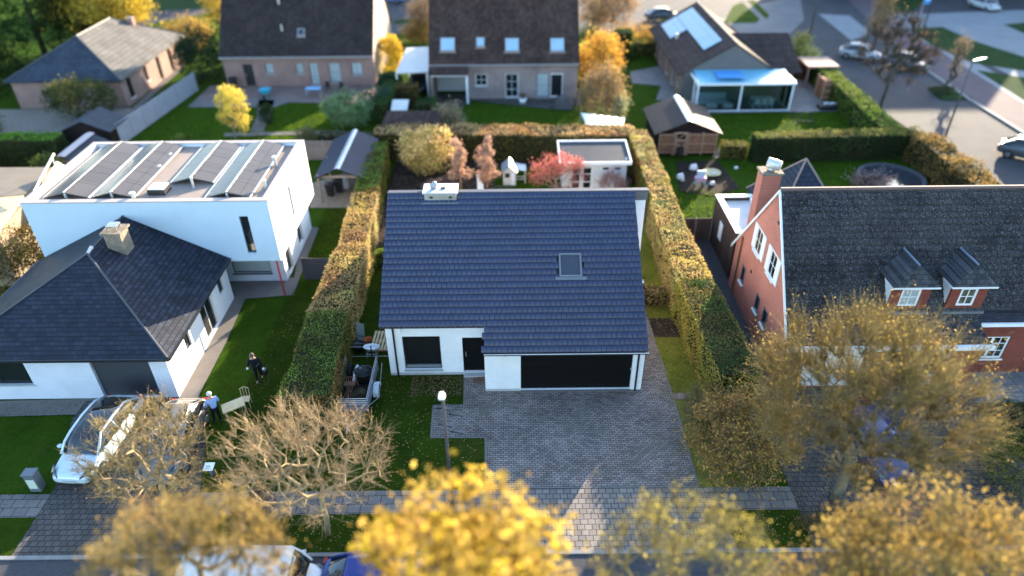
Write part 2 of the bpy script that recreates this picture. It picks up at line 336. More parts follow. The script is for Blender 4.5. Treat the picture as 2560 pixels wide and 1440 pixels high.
def wall(root, p0, p1, z0, z1, m, holes=(), th=.3, name='wall', top=None, ends=(False, False)):
    """wall with real openings; top=[(u,z),...] gives a gable outline above z1"""
    wf = WF(p0, p1); L = wf.len; b = MB(wf)
    us = sorted({0, L, *[h[0] for h in holes], *[h[1] for h in holes]}); zs = sorted({z0, z1, *[h[2] for h in holes], *[h[3] for h in holes]})
    for a, c in zip(us, us[1:]):
        for e, g in zip(zs, zs[1:]):
            if any(h[0] <= (a+c)/2 <= h[1] and h[2] <= (e+g)/2 <= h[3] for h in holes): continue
            b.face((a, 0, e), (c, 0, e), (c, 0, g), (a, 0, g)); b.face((c, th, e), (a, th, e), (a, th, g), (c, th, g))
    for h in holes:
        u0, u1, a, c = h[:4]
        b.face((u0, 0, a), (u0, 0, c), (u0, th, c), (u0, th, a)); b.face((u1, 0, a), (u1, th, a), (u1, th, c), (u1, 0, c))
        b.face((u0, 0, c), (u1, 0, c), (u1, th, c), (u0, th, c)); b.face((u0, 0, a), (u0, th, a), (u1, th, a), (u1, 0, a))
    if ends[0]: b.face((0, 0, z0), (0, 0, z1), (0, th, z1), (0, th, z0))
    if ends[1]: b.face((L, 0, z0), (L, th, z0), (L, th, z1), (L, 0, z1))
    if top: b.loft([[(u, 0, z) for u, z in top], [(u, th, z) for u, z in top]])
    else: b.face((0, 0, z1), (L, 0, z1), (L, th, z1), (0, th, z1))
    b.build(name, m, root); return wf
def window(root, wf, h, frame, glass=None, cols=1, rows=1, fw=.07, depth=.12, sill=None, name='window', mun=.03, mid=0):
    u0, u1, a, c = h[:4]; b = MB(wf); d0, d1 = depth-.03, depth+.04
    b.box(u0, u0+fw, d0, d1, a, c); b.box(u1-fw, u1, d0, d1, a, c); b.box(u0+fw, u1-fw, d0, d1, c-fw, c); b.box(u0+fw, u1-fw, d0, d1, a, a+fw)
    for i in range(1, cols): u = u0+(u1-u0)*i/cols; k = mid/2 if mid and i*2 == cols else mun/2; b.box(u-k, u+k, d0+.008, d1-.008, a+fw, c-fw)
    for i in range(1, rows): z = a+(c-a)*i/rows; b.box(u0+fw, u1-fw, d0+.012, d1-.012, z-mun/2, z+mun/2)
    w_ = b.build(name, frame, root)
    g = MB(wf); g.box(u0+fw*.6, u1-fw*.6, depth, depth+.015, a+fw*.6, c-fw*.6); g.build('pane', glass or M['glass'], w_)
    if sill: MB(wf).box(u0-.05, u1+.05, -.06, .1, a-.07, a-.003).build('sill', sill, w_)
    return w_
def door(root, wf, h, m, name='door', depth=.15, handle=True):
    b = MB(wf); b.box(h[0]+.003, h[1]-.003, depth, depth+.05, h[2], h[3]-.003); d = b.build(name, m, root)
    if handle: MB(wf).box(h[0]+.12, h[0]+.15, depth-.05, depth, h[2]+.9, h[2]+1.15).build('handle', M['steel'], d)
    return d
def tiles(root, name, O, U, V, width, length, tw, tl, m, inside=None, thick=.025, lift=.03, backing=None):
    """every tile of a roof plane: O lower-left corner, U along the eave, V up the slope"""
    O, U, V = np.array(O, float), np.array(U, float), np.array(V, float); N = np.cross(U, V); N /= np.linalg.norm(N)
    Vs, Ts = [], []
    nv = int(round(length/tl)); nu = int(math.ceil(width/tw))+1
    for r in range(nv):
        o = (r*.5 % 1)*tw + ((r*7) % 3-1)*.012
        for c in range(-1, nu):
            u0 = max(0, c*tw+o); u1 = min(width, (c+1)*tw+o-.02)
            if u1-u0 < .03: continue
            v0 = r*tl; v1 = min(length, v0+tl*1.04)
            if inside and not inside((u0+u1)/2, v0+tl/2): continue
            j = RNG.normal(0, .003, 3)
            for (u, v, h) in ((u0, v0, lift+thick+j[0]), (u1, v0, lift+thick+j[1]), (u1, v1, thick*.5), (u0, v1, thick*.5), (u0, v0, .0), (u1, v0, .0)):
                Vs.append(O+U*u+V*(v+j[2]*1.0)+N*h)
            Ts += [RNG.random()]*6
    n = len(Vs)//6; b = np.arange(n)[:, None]*6
    F = np.concatenate([b+np.array([0, 1, 2, 3]), b+np.array([4, 5, 1, 0]), b+np.array([4, 0, 3, 3]), b+np.array([1, 5, 2, 2])])
    quad = F[:, 2] != F[:, 3]
    F = F[quad]
    return np_mesh(name, np.array(Vs), F, m, root, ('tint', np.array(Ts)))

# ---------------------------------------------------------------- foliage
def leaf_cloud(name, P, size, C, parent=None, m=None, up=.0, aspect=.6, off=None):
    """many small folded leaves at points P with colours C"""
    P = np.asarray(P, float); n = len(P)
    A = RNG.normal(size=(n, 3)); A[:, 2] *= (1-up); A /= np.linalg.norm(A, axis=1)[:, None]
    B = RNG.normal(size=(n, 3)); B -= A*(A*B).sum(1)[:, None]
    if up: B[:, 2] *= (1-up*.7)
    B /= np.linalg.norm(B, axis=1)[:, None]
    s = (size*RNG.uniform(.6, 1.35, n))[:, None]
    V = np.stack([P-A*s*.5, P+B*s*.5*aspect, P+A*s*.5, P-B*s*.5*aspect], 1).reshape(-1, 3)
    return np_mesh(name, V, np.arange(4*n).reshape(-1, 4), m or M['leaf'], parent, ('leafcol', np.repeat(np.clip(C, 0, 1), 4, 0)), off=off)
def pick(P, palette, scale=.8, jitter=.22, seed=0, wgt=None):
    """patchy colours: smooth noise chooses along the palette"""
    pal = np.array(palette if len(palette) > 1 else palette*2, float); n = len(P); t = np.array([noise.noise(Vector((p[0]*scale+seed, p[1]*scale, p[2]*scale+seed*.37))) for p in P])
    t = (t-t.min())/(np.ptp(t)+1e-6); t = np.clip(t+RNG.normal(0, .13, n), 0, .9999)*(len(pal)-1); i = t.astype(int); f = (t-i)[:, None]
    return (pal[i]*(1-f)+pal[i+1]*f)*RNG.uniform(1-jitter, 1+jitter*1.2, (n, 1))
def in_ellipsoid(n, c, r, shell=0.0, flat=0):
    d = RNG.normal(size=(n, 3)); d /= np.linalg.norm(d, axis=1)[:, None]
    k = RNG.uniform(shell**3, 1, n)**(1/3); return np.array(c)+d*np.array(r)*k[:, None]
def grow(base, fork, pts, step=.5, wob=.12, bias=.30):
    """branch network: each point joins the nearest part of what has already grown"""
    base, fork = np.array(base, float), np.array(fork, float); N = [base]; par = [-1]; pl = [0.0]
    k = max(2, int(np.linalg.norm(fork-base)/.5))
    for i in range(1, k+1):
        q = base+(fork-base)*i/k+(RNG.normal(0, .03, 3) if i < k else 0); N.append(q); par.append(len(N)-2); pl.append(pl[-1]+.5)
    first = len(N)-1; pts = pts[np.argsort(np.linalg.norm(pts-fork, axis=1))]; A = np.zeros((len(pts)*8+100, 3)); A[:len(N)] = N; PL = np.zeros(len(A)); PL[:len(pl)] = pl; n = len(N)
    for p in pts:
        d = np.linalg.norm(A[first:n]-p, axis=1); cost = d+bias*PL[first:n]; j = int(np.argmin(cost))+first; D = np.linalg.norm(A[j]-p); m = max(1, int(D/step)); prev = j
        for i in range(1, m+1):
            if n >= len(A)-1: break
            t = i/m; q = A[j]*(1-t)+p*t; q = q+RNG.normal(0, wob*step, 3)*(1 if i < m else .3); q[2] += .12*D*math.sin(math.pi*t)
            A[n] = q; PL[n] = PL[prev]+D/m; par.append(prev); prev = n; n += 1
    par = np.array(par[:n]); cnt = np.ones(n); kids = np.zeros(n, int)
    for i in range(n-1, 0, -1): cnt[par[i]] += cnt[i]; kids[par[i]] += 1
    return A[:n], par, cnt, kids
def tubes_np(A, B, ra, rb, n=4):
    D = B-A; L = np.linalg.norm(D, axis=1); L[L < 1e-6] = 1e-6; D = D/L[:, None]
    ref = np.where(np.abs(D[:, 2:3]) > .9, [[1, 0, 0]], [[0, 0, 1]]); X = np.cross(D, ref); X /= np.linalg.norm(X, axis=1)[:, None]; Y = np.cross(D, X)
    ang = 2*np.pi*np.arange(n)/n; c, s = np.cos(ang)[None, :, None], np.sin(ang)[None, :, None]
    ring = X[:, None]*c+Y[:, None]*s
    V = np.concatenate([A[:, None]+ring*ra[:, None, None], B[:, None]+ring*rb[:, None, None]], 1).reshape(-1, 3)
    b = np.arange(len(A))[:, None]*2*n; i = np.arange(n); F = np.stack([i, (i+1) % n, (i+1) % n+n, i+n], 1)
    return V, (b[:, :, None]+F[None]).reshape(-1, 4)
def tree(name, label, base, crown, rad, fork, pts=200, rmin=.008, rmax=.12, bark=None, twigs=0, twlen=.5, twr=.006, twmat=None, leaves=0, lsize=.1, pal=None,
         group=None, spread=.35, shell=.3, upt=.5, twn=.55, cat='tree', lscale=.8, lm=None, step=.5, top=None, lumps=None, wob=.12, bias=.3, expo=.5, lsig=None):
    base = Vector(base); t = thing(name, label, cat, base, group); crown = Vector(crown)
    if lumps is None: P = in_ellipsoid(pts, crown, rad, shell)
    else: P = np.concatenate([in_ellipsoid(max(6, int(pts*k)), crown+Vector(o), np.array(rad)*s, shell) for o, s, k in lumps])
    P = P[P[:, 2] > base.z+.25]
    A, par, cnt, kids = grow(base, fork, P, step, wob, bias)
    rad_ = rmin*cnt**expo; k = rmax/rad_[0]; rad_ = np.where(cnt > 3, rad_*(1+(k-1)*np.clip(np.log(cnt)/math.log(cnt[0]), 0, 1)**1.5), rad_)
    i = np.arange(1, len(A)); ra = np.minimum(rad_[par[i]], rad_[i]*1.6); rb = rad_[i]
    thick = cnt[i] > max(8, cnt[0]*.25)
    V, F = tubes_np(A[par[i]], A[i], ra, rb, 6); tr = np_mesh('trunk', V, F, bark or M['bark'], t, smooth=True)
    c0 = np.array(crown); tw_end = []
    tips = np.where(cnt <= 6)[0]
    if twigs:
        S, E = [], []
        src = RNG.choice(tips, twigs); d = A[src]-np.array(fork); d /= np.linalg.norm(d, axis=1)[:, None]+1e-6
        d = d+RNG.normal(0, twn, d.shape); d[:, 2] += upt*.6; d /= np.linalg.norm(d, axis=1)[:, None]
        L = twlen*RNG.uniform(.4, 1.2, twigs)[:, None]; mid = A[src]+d*L*.5+RNG.normal(0, .06, d.shape)*L; end = mid+d*L*.5+RNG.normal(0, .12, d.shape)*L
        V1, F1 = tubes_np(A[src], mid, np.full(twigs, twr), np.full(twigs, twr*.8), 3); V2, F2 = tubes_np(mid, end, np.full(twigs, twr*.8), np.full(twigs, twr*.35), 3)
        e2 = mid+(d+RNG.normal(0, .7, d.shape))*L*.45; V3, F3 = tubes_np(mid, e2, np.full(twigs, twr*.6), np.full(twigs, twr*.3), 3)
        np_mesh('twigs', np.concatenate([V1, V2, V3]), np.concatenate([F1, F2+len(V1), F3+len(V1)+len(V2)]), twmat or M['twig'], t)
        tw_end = np.concatenate([mid, end, e2])
    if leaves:
        src = tw_end if len(tw_end) else A[tips]
        LP = src[RNG.integers(0, len(src), leaves)]+RNG.normal(0, spread if lsig is None else lsig, (leaves, 3))
        LP = LP[LP[:, 2] > base.z+.05]
        leaf_cloud('crown', LP, lsize, pick(LP, pal, lscale, seed=abs(base.x)), t, lm)
    return t
def bush(name, label, base, rad, n, lsize, pal, cat='bush', group=None, stems=14, lumps=5, bark=None, lscale=1.0, taper=None):
    """rounded shrub: lumpy leaf shell over stems"""
    base = Vector(base); t = thing(name, label, cat, base, group); c = np.array(base)+np.array([0, 0, rad[2]]); P = []
    P.append(in_ellipsoid(n//2, c, rad, .75))
    for i in range(lumps):
        d = RNG.normal(size=3); d /= np.linalg.norm(d); d[2] = abs(d[2])*.8; k = RNG.uniform(.35, .55); P.append(in_ellipsoid(n//(2*lumps), c+d*np.array(rad)*.62, np.array(rad)*k, .6))
    P = np.concatenate(P)
    if taper: h = np.clip((P[:, 2]-base.z)/(2*rad[2]), 0, 1); P[:, :2] = np.array(base)[:2]+(P[:, :2]-np.array(base)[:2])*(1-taper*h)[:, None]
    dv = (P-c)/np.array(rad); nz = np.array([noise.noise(Vector(q)*1.7+Vector((base.x, base.y, 0))) for q in dv]); P = c+(P-c)*(1+.38*nz)[:, None]; P = P[RNG.random(len(P)) > np.clip(-nz*1.6, 0, .8)]
    P += RNG.normal(0, .06*min(rad), P.shape); P = P[P[:, 2] > base.z+.02]
    ends = in_ellipsoid(stems*6, c, np.array(rad)*.85, .3); A, par, cnt, kids = grow(np.array(base), np.array(base)+np.array([0, 0, .2]), ends, .3)
    i = np.arange(1, len(A)); r = .006*cnt**.5; V, F = tubes_np(A[par[i]], A[i], r[par[i]], r[i], 4); np_mesh('stems', V, F, bark or M['bark_dark'], t)
    leaf_cloud('crown', P, lsize, pick(P, pal, lscale, seed=base.x*.3), t); return t
def hedge(name, label, a, b, width, h, pal, dens=230, lsize=.10, h2=None, width2=None, rough=.06, scale=.5, group=None, toppal=None, seed=0, z0=0.0, core=.10, stray=0):
    """clipped hedge from a to b (ground centre line)"""
    a, b = np.array([a[0], a[1], 0.]), np.array([b[0], b[1], 0.]); L = np.linalg.norm(b-a); u = (b-a)/L; s = np.array([-u[1], u[0], 0]); h2 = h2 or h; width2 = width2 or width
    t = thing(name, label, 'hedge', (a[0], a[1], 0), group)
    def P(l, x, z):
        k = l/L; return a+u*l+s*(x*(width*(1-k)+width2*k))+np.array([0, 0, 1.])*z*(h*(1-k)+h2*k)
    nt_, ns, ne = int(L*(width+width2)/2*dens*1.2), int(L*(h+h2)/2*dens), int(width*h*dens)
    l = RNG.uniform(0, L, nt_); x = RNG.uniform(-.5, .5, nt_); T = np.array([P(li, xi, 1) for li, xi in zip(l, x)])
    S = []
    for sd_ in (-.5, .5):
        l = RNG.uniform(0, L, ns); z = RNG.uniform(0.02, 1, ns); S.append(np.array([P(li, sd_, zi) for li, zi in zip(l, z)]))
    for li in (0, L):
        x = RNG.uniform(-.5, .5, ne); z = RNG.uniform(.02, 1, ne); S.append(np.array([P(li, xi, zi) for xi, zi in zip(x, z)]))
    Q = np.concatenate([T]+S); cen = np.array([P(min(max(0, float(np.dot(q-a, u))), L), 0, .5) for q in Q[:1]])
    nz = np.array([noise.noise(Vector(q*1.3)+Vector((seed, 0, 0))) for q in Q]); ax = a+u*np.clip(((Q-a)@u), 0.4, L-.4)[:, None]; ax[:, 2] = np.clip(Q[:, 2], .3, h*.6)
    d = Q-ax; d /= np.linalg.norm(d, axis=1)[:, None]+1e-6; nl = np.array([noise.noise(Vector(q*.45)+Vector((seed, 3, 0))) for q in Q]); keep = RNG.random(len(Q)) > np.clip((nz-.25)*2.2, 0, .75); Q = Q+d*(nz*rough*1.8+nl*rough*2.6)[:, None]+RNG.normal(0, rough*.55, Q.shape); Q[:, 2] = np.maximum(Q[:, 2], .03)
    C = pick(Q, pal, scale, seed=seed)
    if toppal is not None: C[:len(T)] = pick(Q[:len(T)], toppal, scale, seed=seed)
    leaf_cloud('foliage', Q[keep], lsize, C[keep], t)
    e = core; rings = []
    for li in (e, L-e):
        rings.append([P(li, x_, z_)-np.array([0, 0, 1])*(e if z_ else 0)+s*(e*(-1 if x_ > 0 else 1)) for x_, z_ in ((-.5, 0), (.5, 0), (.5, 1), (-.5, 1))])
    mb = MB(); mb.loft([[tuple(p) for p in r] for r in rings]); mb.build('branches', M['hedge_core'], t)
    return t
# ================================================================ SETTING
gr = MB(); gr.face((-400, -60, -.03), (400, -60, -.03), (400, 700, -.03), (-400, 700, -.03)); tag(gr.build('ground', M['grass_far']), kind='structure')
def W(x, y): return (x, y)
# front street
sheet('road', [W(-90, -20), W(90, -20), W(90, 15.3), W(-90, 15.3)], .0, M['asphalt'], world=True)
tag(MB().box(-90, 90, 15.3, 15.45, -.02, .05).build('road_kerb', M['kerb']), kind='structure')
sheet('verge', [W(-90, 15.46), W(90, 15.46), W(90, 17.2), W(-90, 17.2)], .012, M['grass'], world=True)
sheet('sidewalk', [W(-90, 17.15), W(90, 17.15), W(90, 18.25), W(-90, 18.25)], .02, M['sidewalk'], world=True)
sheet('front_lawn', [W(-12.6, 18.26), W(-.95, 18.26), W(-.95, 26), W(-5.8, 44), W(-12.6, 44)], .006, M['grass'], world=True)
sheet('side_lawn', [W(6.0, 18.26), W(9.6, 18.26), W(9.6, 44), W(6.0, 44)], .006, M['grass_dry'], world=True)
dw = [(1161, 925), (1213, 925), (1213, 960), (1603, 960), (1560, 760), (1612, 769), (1650, 890), (1697, 1040), (1747, 1217), (1214, 1221), (1213, 1094), (1077, 1094), (1083, 1014), (1160, 1013)]
sheet('driveway', dw, .016, M['pavers'])
rim = MB()
for p, q in zip(dw[6:], dw[7:]+dw[:1]):
    if (p[1], q[1]) in ((925, 925),): continue
    A_, B_ = G(*p), G(*q); d = (B_-A_).normalized(); n_ = Vector((-d.y, d.x, 0))*.03
    rim.loft([[A_-n_, B_-n_, B_+n_, A_+n_], [v+Vector((0, 0, .024)) for v in (A_-n_, B_-n_, B_+n_, A_+n_)]])
tag(rim.build('driveway_edging', mat('edging', (.17, .165, .155), .85, .2, 3)), kind='structure')
sheet('driveway_apron', [W(-.95, 15.46), W(8.2, 15.46), W(7.7, 18.26), W(-.95, 18.26)], .024, M['pavers_big'], world=True)
sheet('neighbour_driveway', [(139, 1218), (180, 1050), (215, 1003), (500, 990), (515, 1100), (500, 1240), (520, 1388), (22, 1400)], .022, M['pavers_dark'])
sheet('left_forecourt', [(0, 1003), (450, 992), (440, 1030), (0, 1042)], .018, M['concrete'])
sheet('side_path', [(450, 986), (523, 860), (572, 736), (615, 744), (564, 860), (497, 990), (470, 1040), (430, 1040)], .026, M['concrete'])
sheet('terrace', [(560, 695), (735, 695), (760, 565), (797, 570), (733, 738), (560, 752)], .02, M['concrete'])
sheet('right_driveway', [W(11.0, 15.46), W(21, 15.46), W(21, 24), W(11.0, 24)], .022, M['pavers_dark'], world=True)
sheet('right_alley', [W(10.3, 24), W(12.4, 24), W(12.4, 39), W(10.5, 39)], .02, M['asphalt'], world=True)
sheet('right_forecourt', [W(21, 22.8), W(32, 22.8), W(32, 24.9), W(21, 24.9)], .022, M['tiles_patio'], world=True)
sheet('planting_bed', [W(21.1, 15.6), W(40, 15.6), W(40, 22.7), W(21.1, 22.7)], .01, M['soil'], world=True)
sheet('garden_soil', [W(-8.8, 37), W(-8.8, 51.5), W(9, 50), W(9, 45.5), W(4, 44.5), W(3, 43.4), W(-1.2, 44.6), W(-2.4, 43.2), W(-6, 37)], .008, M['soil'], world=True)
sheet('garden_lawn', [W(-1.2, 44.8), W(3.6, 43.2), W(3.6, 48.2), W(-1.2, 48.4)], .012, M['grass_far'], world=True)
sheet('hedge_foot_soil', [W(6.1, 27.8), W(8.6, 27.8), W(8.6, 29.4), W(6.1, 29.4)], .013, M['soil'], world=True)
# gardens further back
sheet('far_left_patio', [W(-29.5, 63.6), W(-12, 62.2), W(-12, 67.6), W(-29.5, 67.8)], .012, M['patio_pink'], world=True)
sheet('far_left_paving', [W(-29.5, 61.8), W(-21.5, 61.6), W(-20, 63.4), W(-29.5, 64.0)], .02, M['concrete'], world=True)
sheet('garden_path', [(648, 240), (690, 240), (672, 300), (658, 330), (625, 330), (640, 295)], .02, M['concrete'])
sheet('garden_edge_path', [(560, 333), (860, 326), (860, 334), (560, 342)], .02, M['concrete'])
sheet('terrace_far', [(1070, 235), (1450, 235), (1450, 262), (1400, 276), (1330, 268), (1180, 252), (1150, 272), (1068, 272)], .02, M['pavers_dark'])
sheet('pink_house_yard', [W(-54, 50), W(-33, 50), W(-33.6, 61.8), W(-54, 61.8)], .012, M['gravel'], world=True)
sheet('pink_house_path', [(325, 275), (343, 275), (470, 160), (455, 155)], .018, M['concrete'])
sheet('bungalow_side_path', [(1575, 180), (1650, 165), (1660, 110), (1700, 255), (1640, 250), (1652, 215), (1580, 208)], .018, M['tiles_patio'])
sheet('bungalow_terrace', [(1700, 250), (1990, 200), (2080, 200), (2130, 278), (1720, 284)], .022, M['tiles_patio'])
sheet('play_soil', [(1690, 405), (1790, 400), (1850, 470), (1790, 490), (1700, 480)], .012, M['soil'])
sheet('shed_path', [(1780, 395), (1800, 360), (1822, 395)], .018, M['concrete'])
sheet('carport_yard', [(775, 520), (775, 460), (900, 420), (930, 440), (880, 520)], .018, M['gravel'])
# streets behind
sheet('far_street', [(300, 72), (560, 26), (950, 22), (950, 84), (1075, 88), (1080, 20), (1440, 20), (1440, 84), (1650, 80), (1655, -60), (200, -60)], .0, M['asphalt'])
sheet('far_front_lawn', [(330, 30), (540, 20), (540, -30), (300, -30)], .02, M['grass_park'])
sheet('far_verge', [(985, 50), (1075, 46), (1075, 56), (985, 60)], .02, M['grass_park'])
sheet('cross_street', [(1640, -60), (2700, -60), (2700, 560), (2500, 472), (2290, 335), (2010, 145), (1930, 85), (1800, 84), (1640, 30)], .004, M['asphalt'])
sheet('front_drive', [(1780, 84), (1800, 50), (1900, 10), (2000, -10), (2010, 50), (1975, 84)], .012, M['asphalt_light'])
sheet('front_lawn_patch', [(1808, 58), (1832, 15), (1855, 5), (1900, 48), (1890, 58)], .02, M['grass_far'])
sheet('front_lawn_strip', [(1868, 2), (1885, 0), (1925, 40), (1915, 48)], .02, M['grass_far'])
sheet('bike_path', [(2100, -20), (2200, 80), (2294, 162), (2423, 250), (2600, 362), (2640, 300), (2560, 262), (2372, 144), (2261, 75), (2170, -20)], .03, M['bikepath'])
sheet('footpath', [(2261, 75), (2372, 144), (2560, 262), (2640, 310), (2640, 265), (2560, 225), (2430, 150), (2300, 72)], .038, M['concrete_road'])
sheet('plaza', [(2175, 40), (2640, 22), (2640, 250), (2500, 175), (2380, 120), (2280, 78), (2215, 78)], .022, M['concrete_road'])
sheet('cycle_crossing', [(2045, 35), (2125, 40), (2178, 84), (2128, 102)], .034, M['concrete_road'])
sheet('park_lawn', [(2272, 72), (2355, 68), (2440, 105), (2560, 143), (2640, 165), (2640, 195), (2560, 178), (2430, 158), (2330, 115)], .045, M['grass_park'])
sheet('park_lawn_strip', [(2440, 176), (2560, 195), (2640, 212), (2640, 300), (2560, 252)], .045, M['grass_park'])
sheet('park_lawn_corner', [(2510, 62), (2640, 50), (2640, 100), (2560, 84)], .045, M['grass_park'])
sheet('street_verge', [(2215, 0), (2240, -20), (2330, -10), (2280, 30), (2225, 32)], .03, M['grass_park'])
kp = [G(*p) for p in ((2294, 163), (2423, 251), (2490, 292), (2560, 336), (2640, 388))]
kb = MB()
for A_, B_ in zip(kp, kp[1:]):
    n_ = Vector((-(B_-A_).y, (B_-A_).x, 0)).normalized()*.16; kb.loft([[A_-n_, B_-n_, B_+n_, A_+n_], [v+Vector((0, 0, .14)) for v in (A_-n_, B_-n_, B_+n_, A_+n_)]])
tag(kb.build('street_kerb', M['kerb']), kind='structure')
pl = [G(*p) for p in ((2318, 222), (2372, 218), (2430, 248), (2380, 252), (2352, 250))]
isl = MB(); isl.prism([(p.x, p.y) for p in pl], .0, .13); tag(isl.build('planting_island', M['grass_park']), kind='structure')

# ================================================================ MAIN HOUSE
h = thing('white_house', 'white brick bungalow with big dark blue-grey tiled roof and black garage door', 'house', (0, 25, 0))
YG, YL, YR, XL, XR, XM = 23.95, 25.15, 30.65, -5.85, 5.95, -1.28
EG = (23.68, 2.52); ER = (YR, 6.93); SL = (ER[1]-EG[1])/(ER[0]-EG[0]); rz = lambda y: EG[1]+(y-EG[0])*SL
fw_ = wall(h, (XL, YL), (XM, YL), .0, rz(24.9)-.05, M['white_x'], [(.72, 2.48, .32, 2.35), (3.5, 4.56, .12, 2.25)], ends=(True, False))
window(h, fw_, (.72, 2.48, .32, 2.35), M['dark_frame'], M['shutter'], fw=.06, depth=.16, sill=M['plinth'])
sh = MB(fw_); sh.box(.78, 2.42, .10, .16, .40, .54); sh.build('window_track', M['zinc'], h)
door(h, fw_, (3.5, 4.56, .12, 2.25), M['garage'], 'front_door')
MB(fw_).box(3.5, 4.56, -.25, .14, -.02, .10).build('doorstep', M['plinth'], h)
MB().box(XL-.004, -2.36, YL-.02, YL-.001, 0, .14).build('plinth', M['plinth'], h)
gw = wall(h, (XM, YG), (XR, YG), .0, 2.5, M['white_x'], [(1.64, 6.72, .05, 2.28)], ends=(False, True))
g_ = MB(gw); g_.box(1.643, 6.717, .12, .18, .05, 2.277); gd = g_.build('garage_door', M['garage'], h)
MB(gw).box(4.0, 4.18, .08, .12, .08, .16).build('handle', M['black'], gd)
MB(gw).box(1.64, 6.72, -.12, .12, -.02, .045).build('threshold', M['concrete'], h)
MB(gw).box(0, 1.62, -.02, -.001, 0, .14).build('plinth', M['plinth'], h)
wall(h, (XM, 26.2), (XM, YG), 0, 2.5, M['white_y']); 
sg = lambda p0, p1, n: None
def gable_poly(x0, x1, pts, nm, m, root):
    b = MB(); b.loft([[(x0, y, z) for y, z in pts], [(x1, y, z) for y, z in pts]]); return b.build(nm, m, root)
gable_poly(XR-.3, XR-.002, [(YG+.3, 0), (36.5, 0), (36.5, 3.2), (YR, 6.7), (YG+.3, 2.35)], 'wall', M['white_y'], h)
gable_poly(XL+.002, XL+.3, [(YL+.3, 0), (36.5, 0), (36.5, 3.2), (YR, 6.7), (YL+.3, 3.1)], 'wall', M['white_y'], h)
MB().box(XL+.01, XR-.01, 36.3, 36.6, 0, 3.2).build('wall', M['white_x'], h)
# taller rear gable that stands proud on the right
MB().box(XR-.002, 6.66, YR+.05, YR+.3, 0, 6.40).build('wall', M['white_x'], h)
MB().box(XR-.2, 6.72, YR+.0, YR+.36, 6.40, 6.86).build('fascia', paint('fascia_grey', (.10, .105, .11), .5), h)
gable_poly(6.36, 6.655, [(YR+.31, 0), (36.5, 0), (36.5, 3.2), (YR+.31, 6.4)], 'wall', M['white_y'], h)
U_, V_ = Vector((1, 0, 0)), Vector((0, ER[0]-EG[0], ER[1]-EG[1])).normalized(); LV = math.hypot(ER[0]-EG[0], ER[1]-EG[1]); X0, X1 = -6.02, 6.03
vstep = (24.85-EG[0])/(ER[0]-EG[0])*LV
skx = (2.21-X0, 3.25-X0); skv = ((26.75-EG[0])/(ER[0]-EG[0])*LV, (27.75-EG[0])/(ER[0]-EG[0])*LV)
ins = lambda u, v: not (u+X0 < XM-.02 and v < vstep-.05) and not (skx[0]-.02 < u < skx[1]+.02 and skv[0] < v < skv[1])
tiles(h, 'roof', (X0, EG[0], EG[1]+.02), U_, V_, X1-X0, LV, .232, .314, M['roof_main'], ins, thick=.03, lift=.035)
rb = MB(); z_ = lambda y, d=.03: rz(y)-d
rb.slab([(X0+.02, 24.9, z_(24.9)), (X1-.02, 24.9, z_(24.9)), (X1-.02, YR, z_(YR)), (X0+.02, YR, z_(YR))], .12); rb.slab([(XM, EG[0]+.03, z_(EG[0]+.03)), (X1-.02, EG[0]+.03, z_(EG[0]+.03)), (X1-.02, 24.898, z_(24.898)), (XM, 24.898, z_(24.898))], .12)
rb.slab([(X0+.02, YR+.36, 6.8), (6.7, YR+.36, 6.8), (6.7, 36.9, 3.1), (X0+.02, 36.9, 3.1)], .1); rb.build('roof_deck', M['dark_frame'], h)
rc = MB(); rc.box(X0-.02, 6.74, YR-.05, YR+.10, 6.88, 6.97); rc.box(X0-.02, 6.74, YR+.101, YR+.38, 6.84, 6.90); rc.build('ridge_cap', mat('ridge_metal', (.11, .11, .125), .55, .1, 3), h, bevel=.01)
def gutter(root, x0, x1, y, z, m=None, r=.065):
    b = MB(); n = 6; prof = [(y-r+ r*(1-math.cos(a)), z-r*math.sin(a)) for a in [math.pi*i/n for i in range(n+1)]]
    prof2 = [(a, b2-.012) for a, b2 in prof]
    for (a, c), (d, e) in zip(prof, prof[1:]): b.face((x0, a, c), (x1, a, c), (x1, d, e), (x0, d, e))
    b.face(*[(x0, a, c) for a, c in prof]); b.face(*[(x1, a, c) for a, c in prof]); b.box(x0, x1, y-r-.006, y-r+.006, z-.01, z+.012)
    for i in range(int((x1-x0)/.6)+1): b.box(x0+.6*i, x0+.6*i+.03, y-r, y+r, z-.004, z+.016)
    return b.build('gutter', m or M['zinc'], root)
gm_ = paint('gutter_dark', (.05, .055, .065), .5)
gutter(h, X0, XM-.02, 24.80, rz(24.85)-.02, gm_, .05); gutter(h, XM, X1, EG[0]-.04, EG[1]-.01, gm_, .05)
lp = MB(); lp.box(X0, XM-.02, 24.735, 24.75, rz(24.85)-.02, rz(24.85)+.004); lp.box(XM, X1, EG[0]-.105, EG[0]-.09, EG[1]-.01, EG[1]+.014); lp.build('gutter_lip', M['white'], h)
MB().box(X0, XM-.02, 24.88, 24.98, rz(24.85)-.24, rz(24.85)-.05).build('fascia', M['fascia'] if 'fascia' in M else paint('fascia_dark', (.03, .033, .04), .5), h)
MB().box(XM, X1, EG[0]+.04, EG[0]+.12, EG[1]-.20, EG[1]-.03).build('fascia', paint('fascia_dark', (.03, .033, .04), .5), h)
MB().tube([(XL+.34, 24.82, rz(24.85)-.1), (XL+.36, YL-.06, rz(24.85)-.4), (XL+.36, YL-.06, .02)], .045, 8).build('downpipe', M['black'], h, True)
MB().tube([(XR-.30, EG[0]-.02, 2.44), (XR-.28, YG-.06, 2.2), (XR-.28, YG-.06, .02)], .045, 8).build('downpipe', M['black'], h, True)
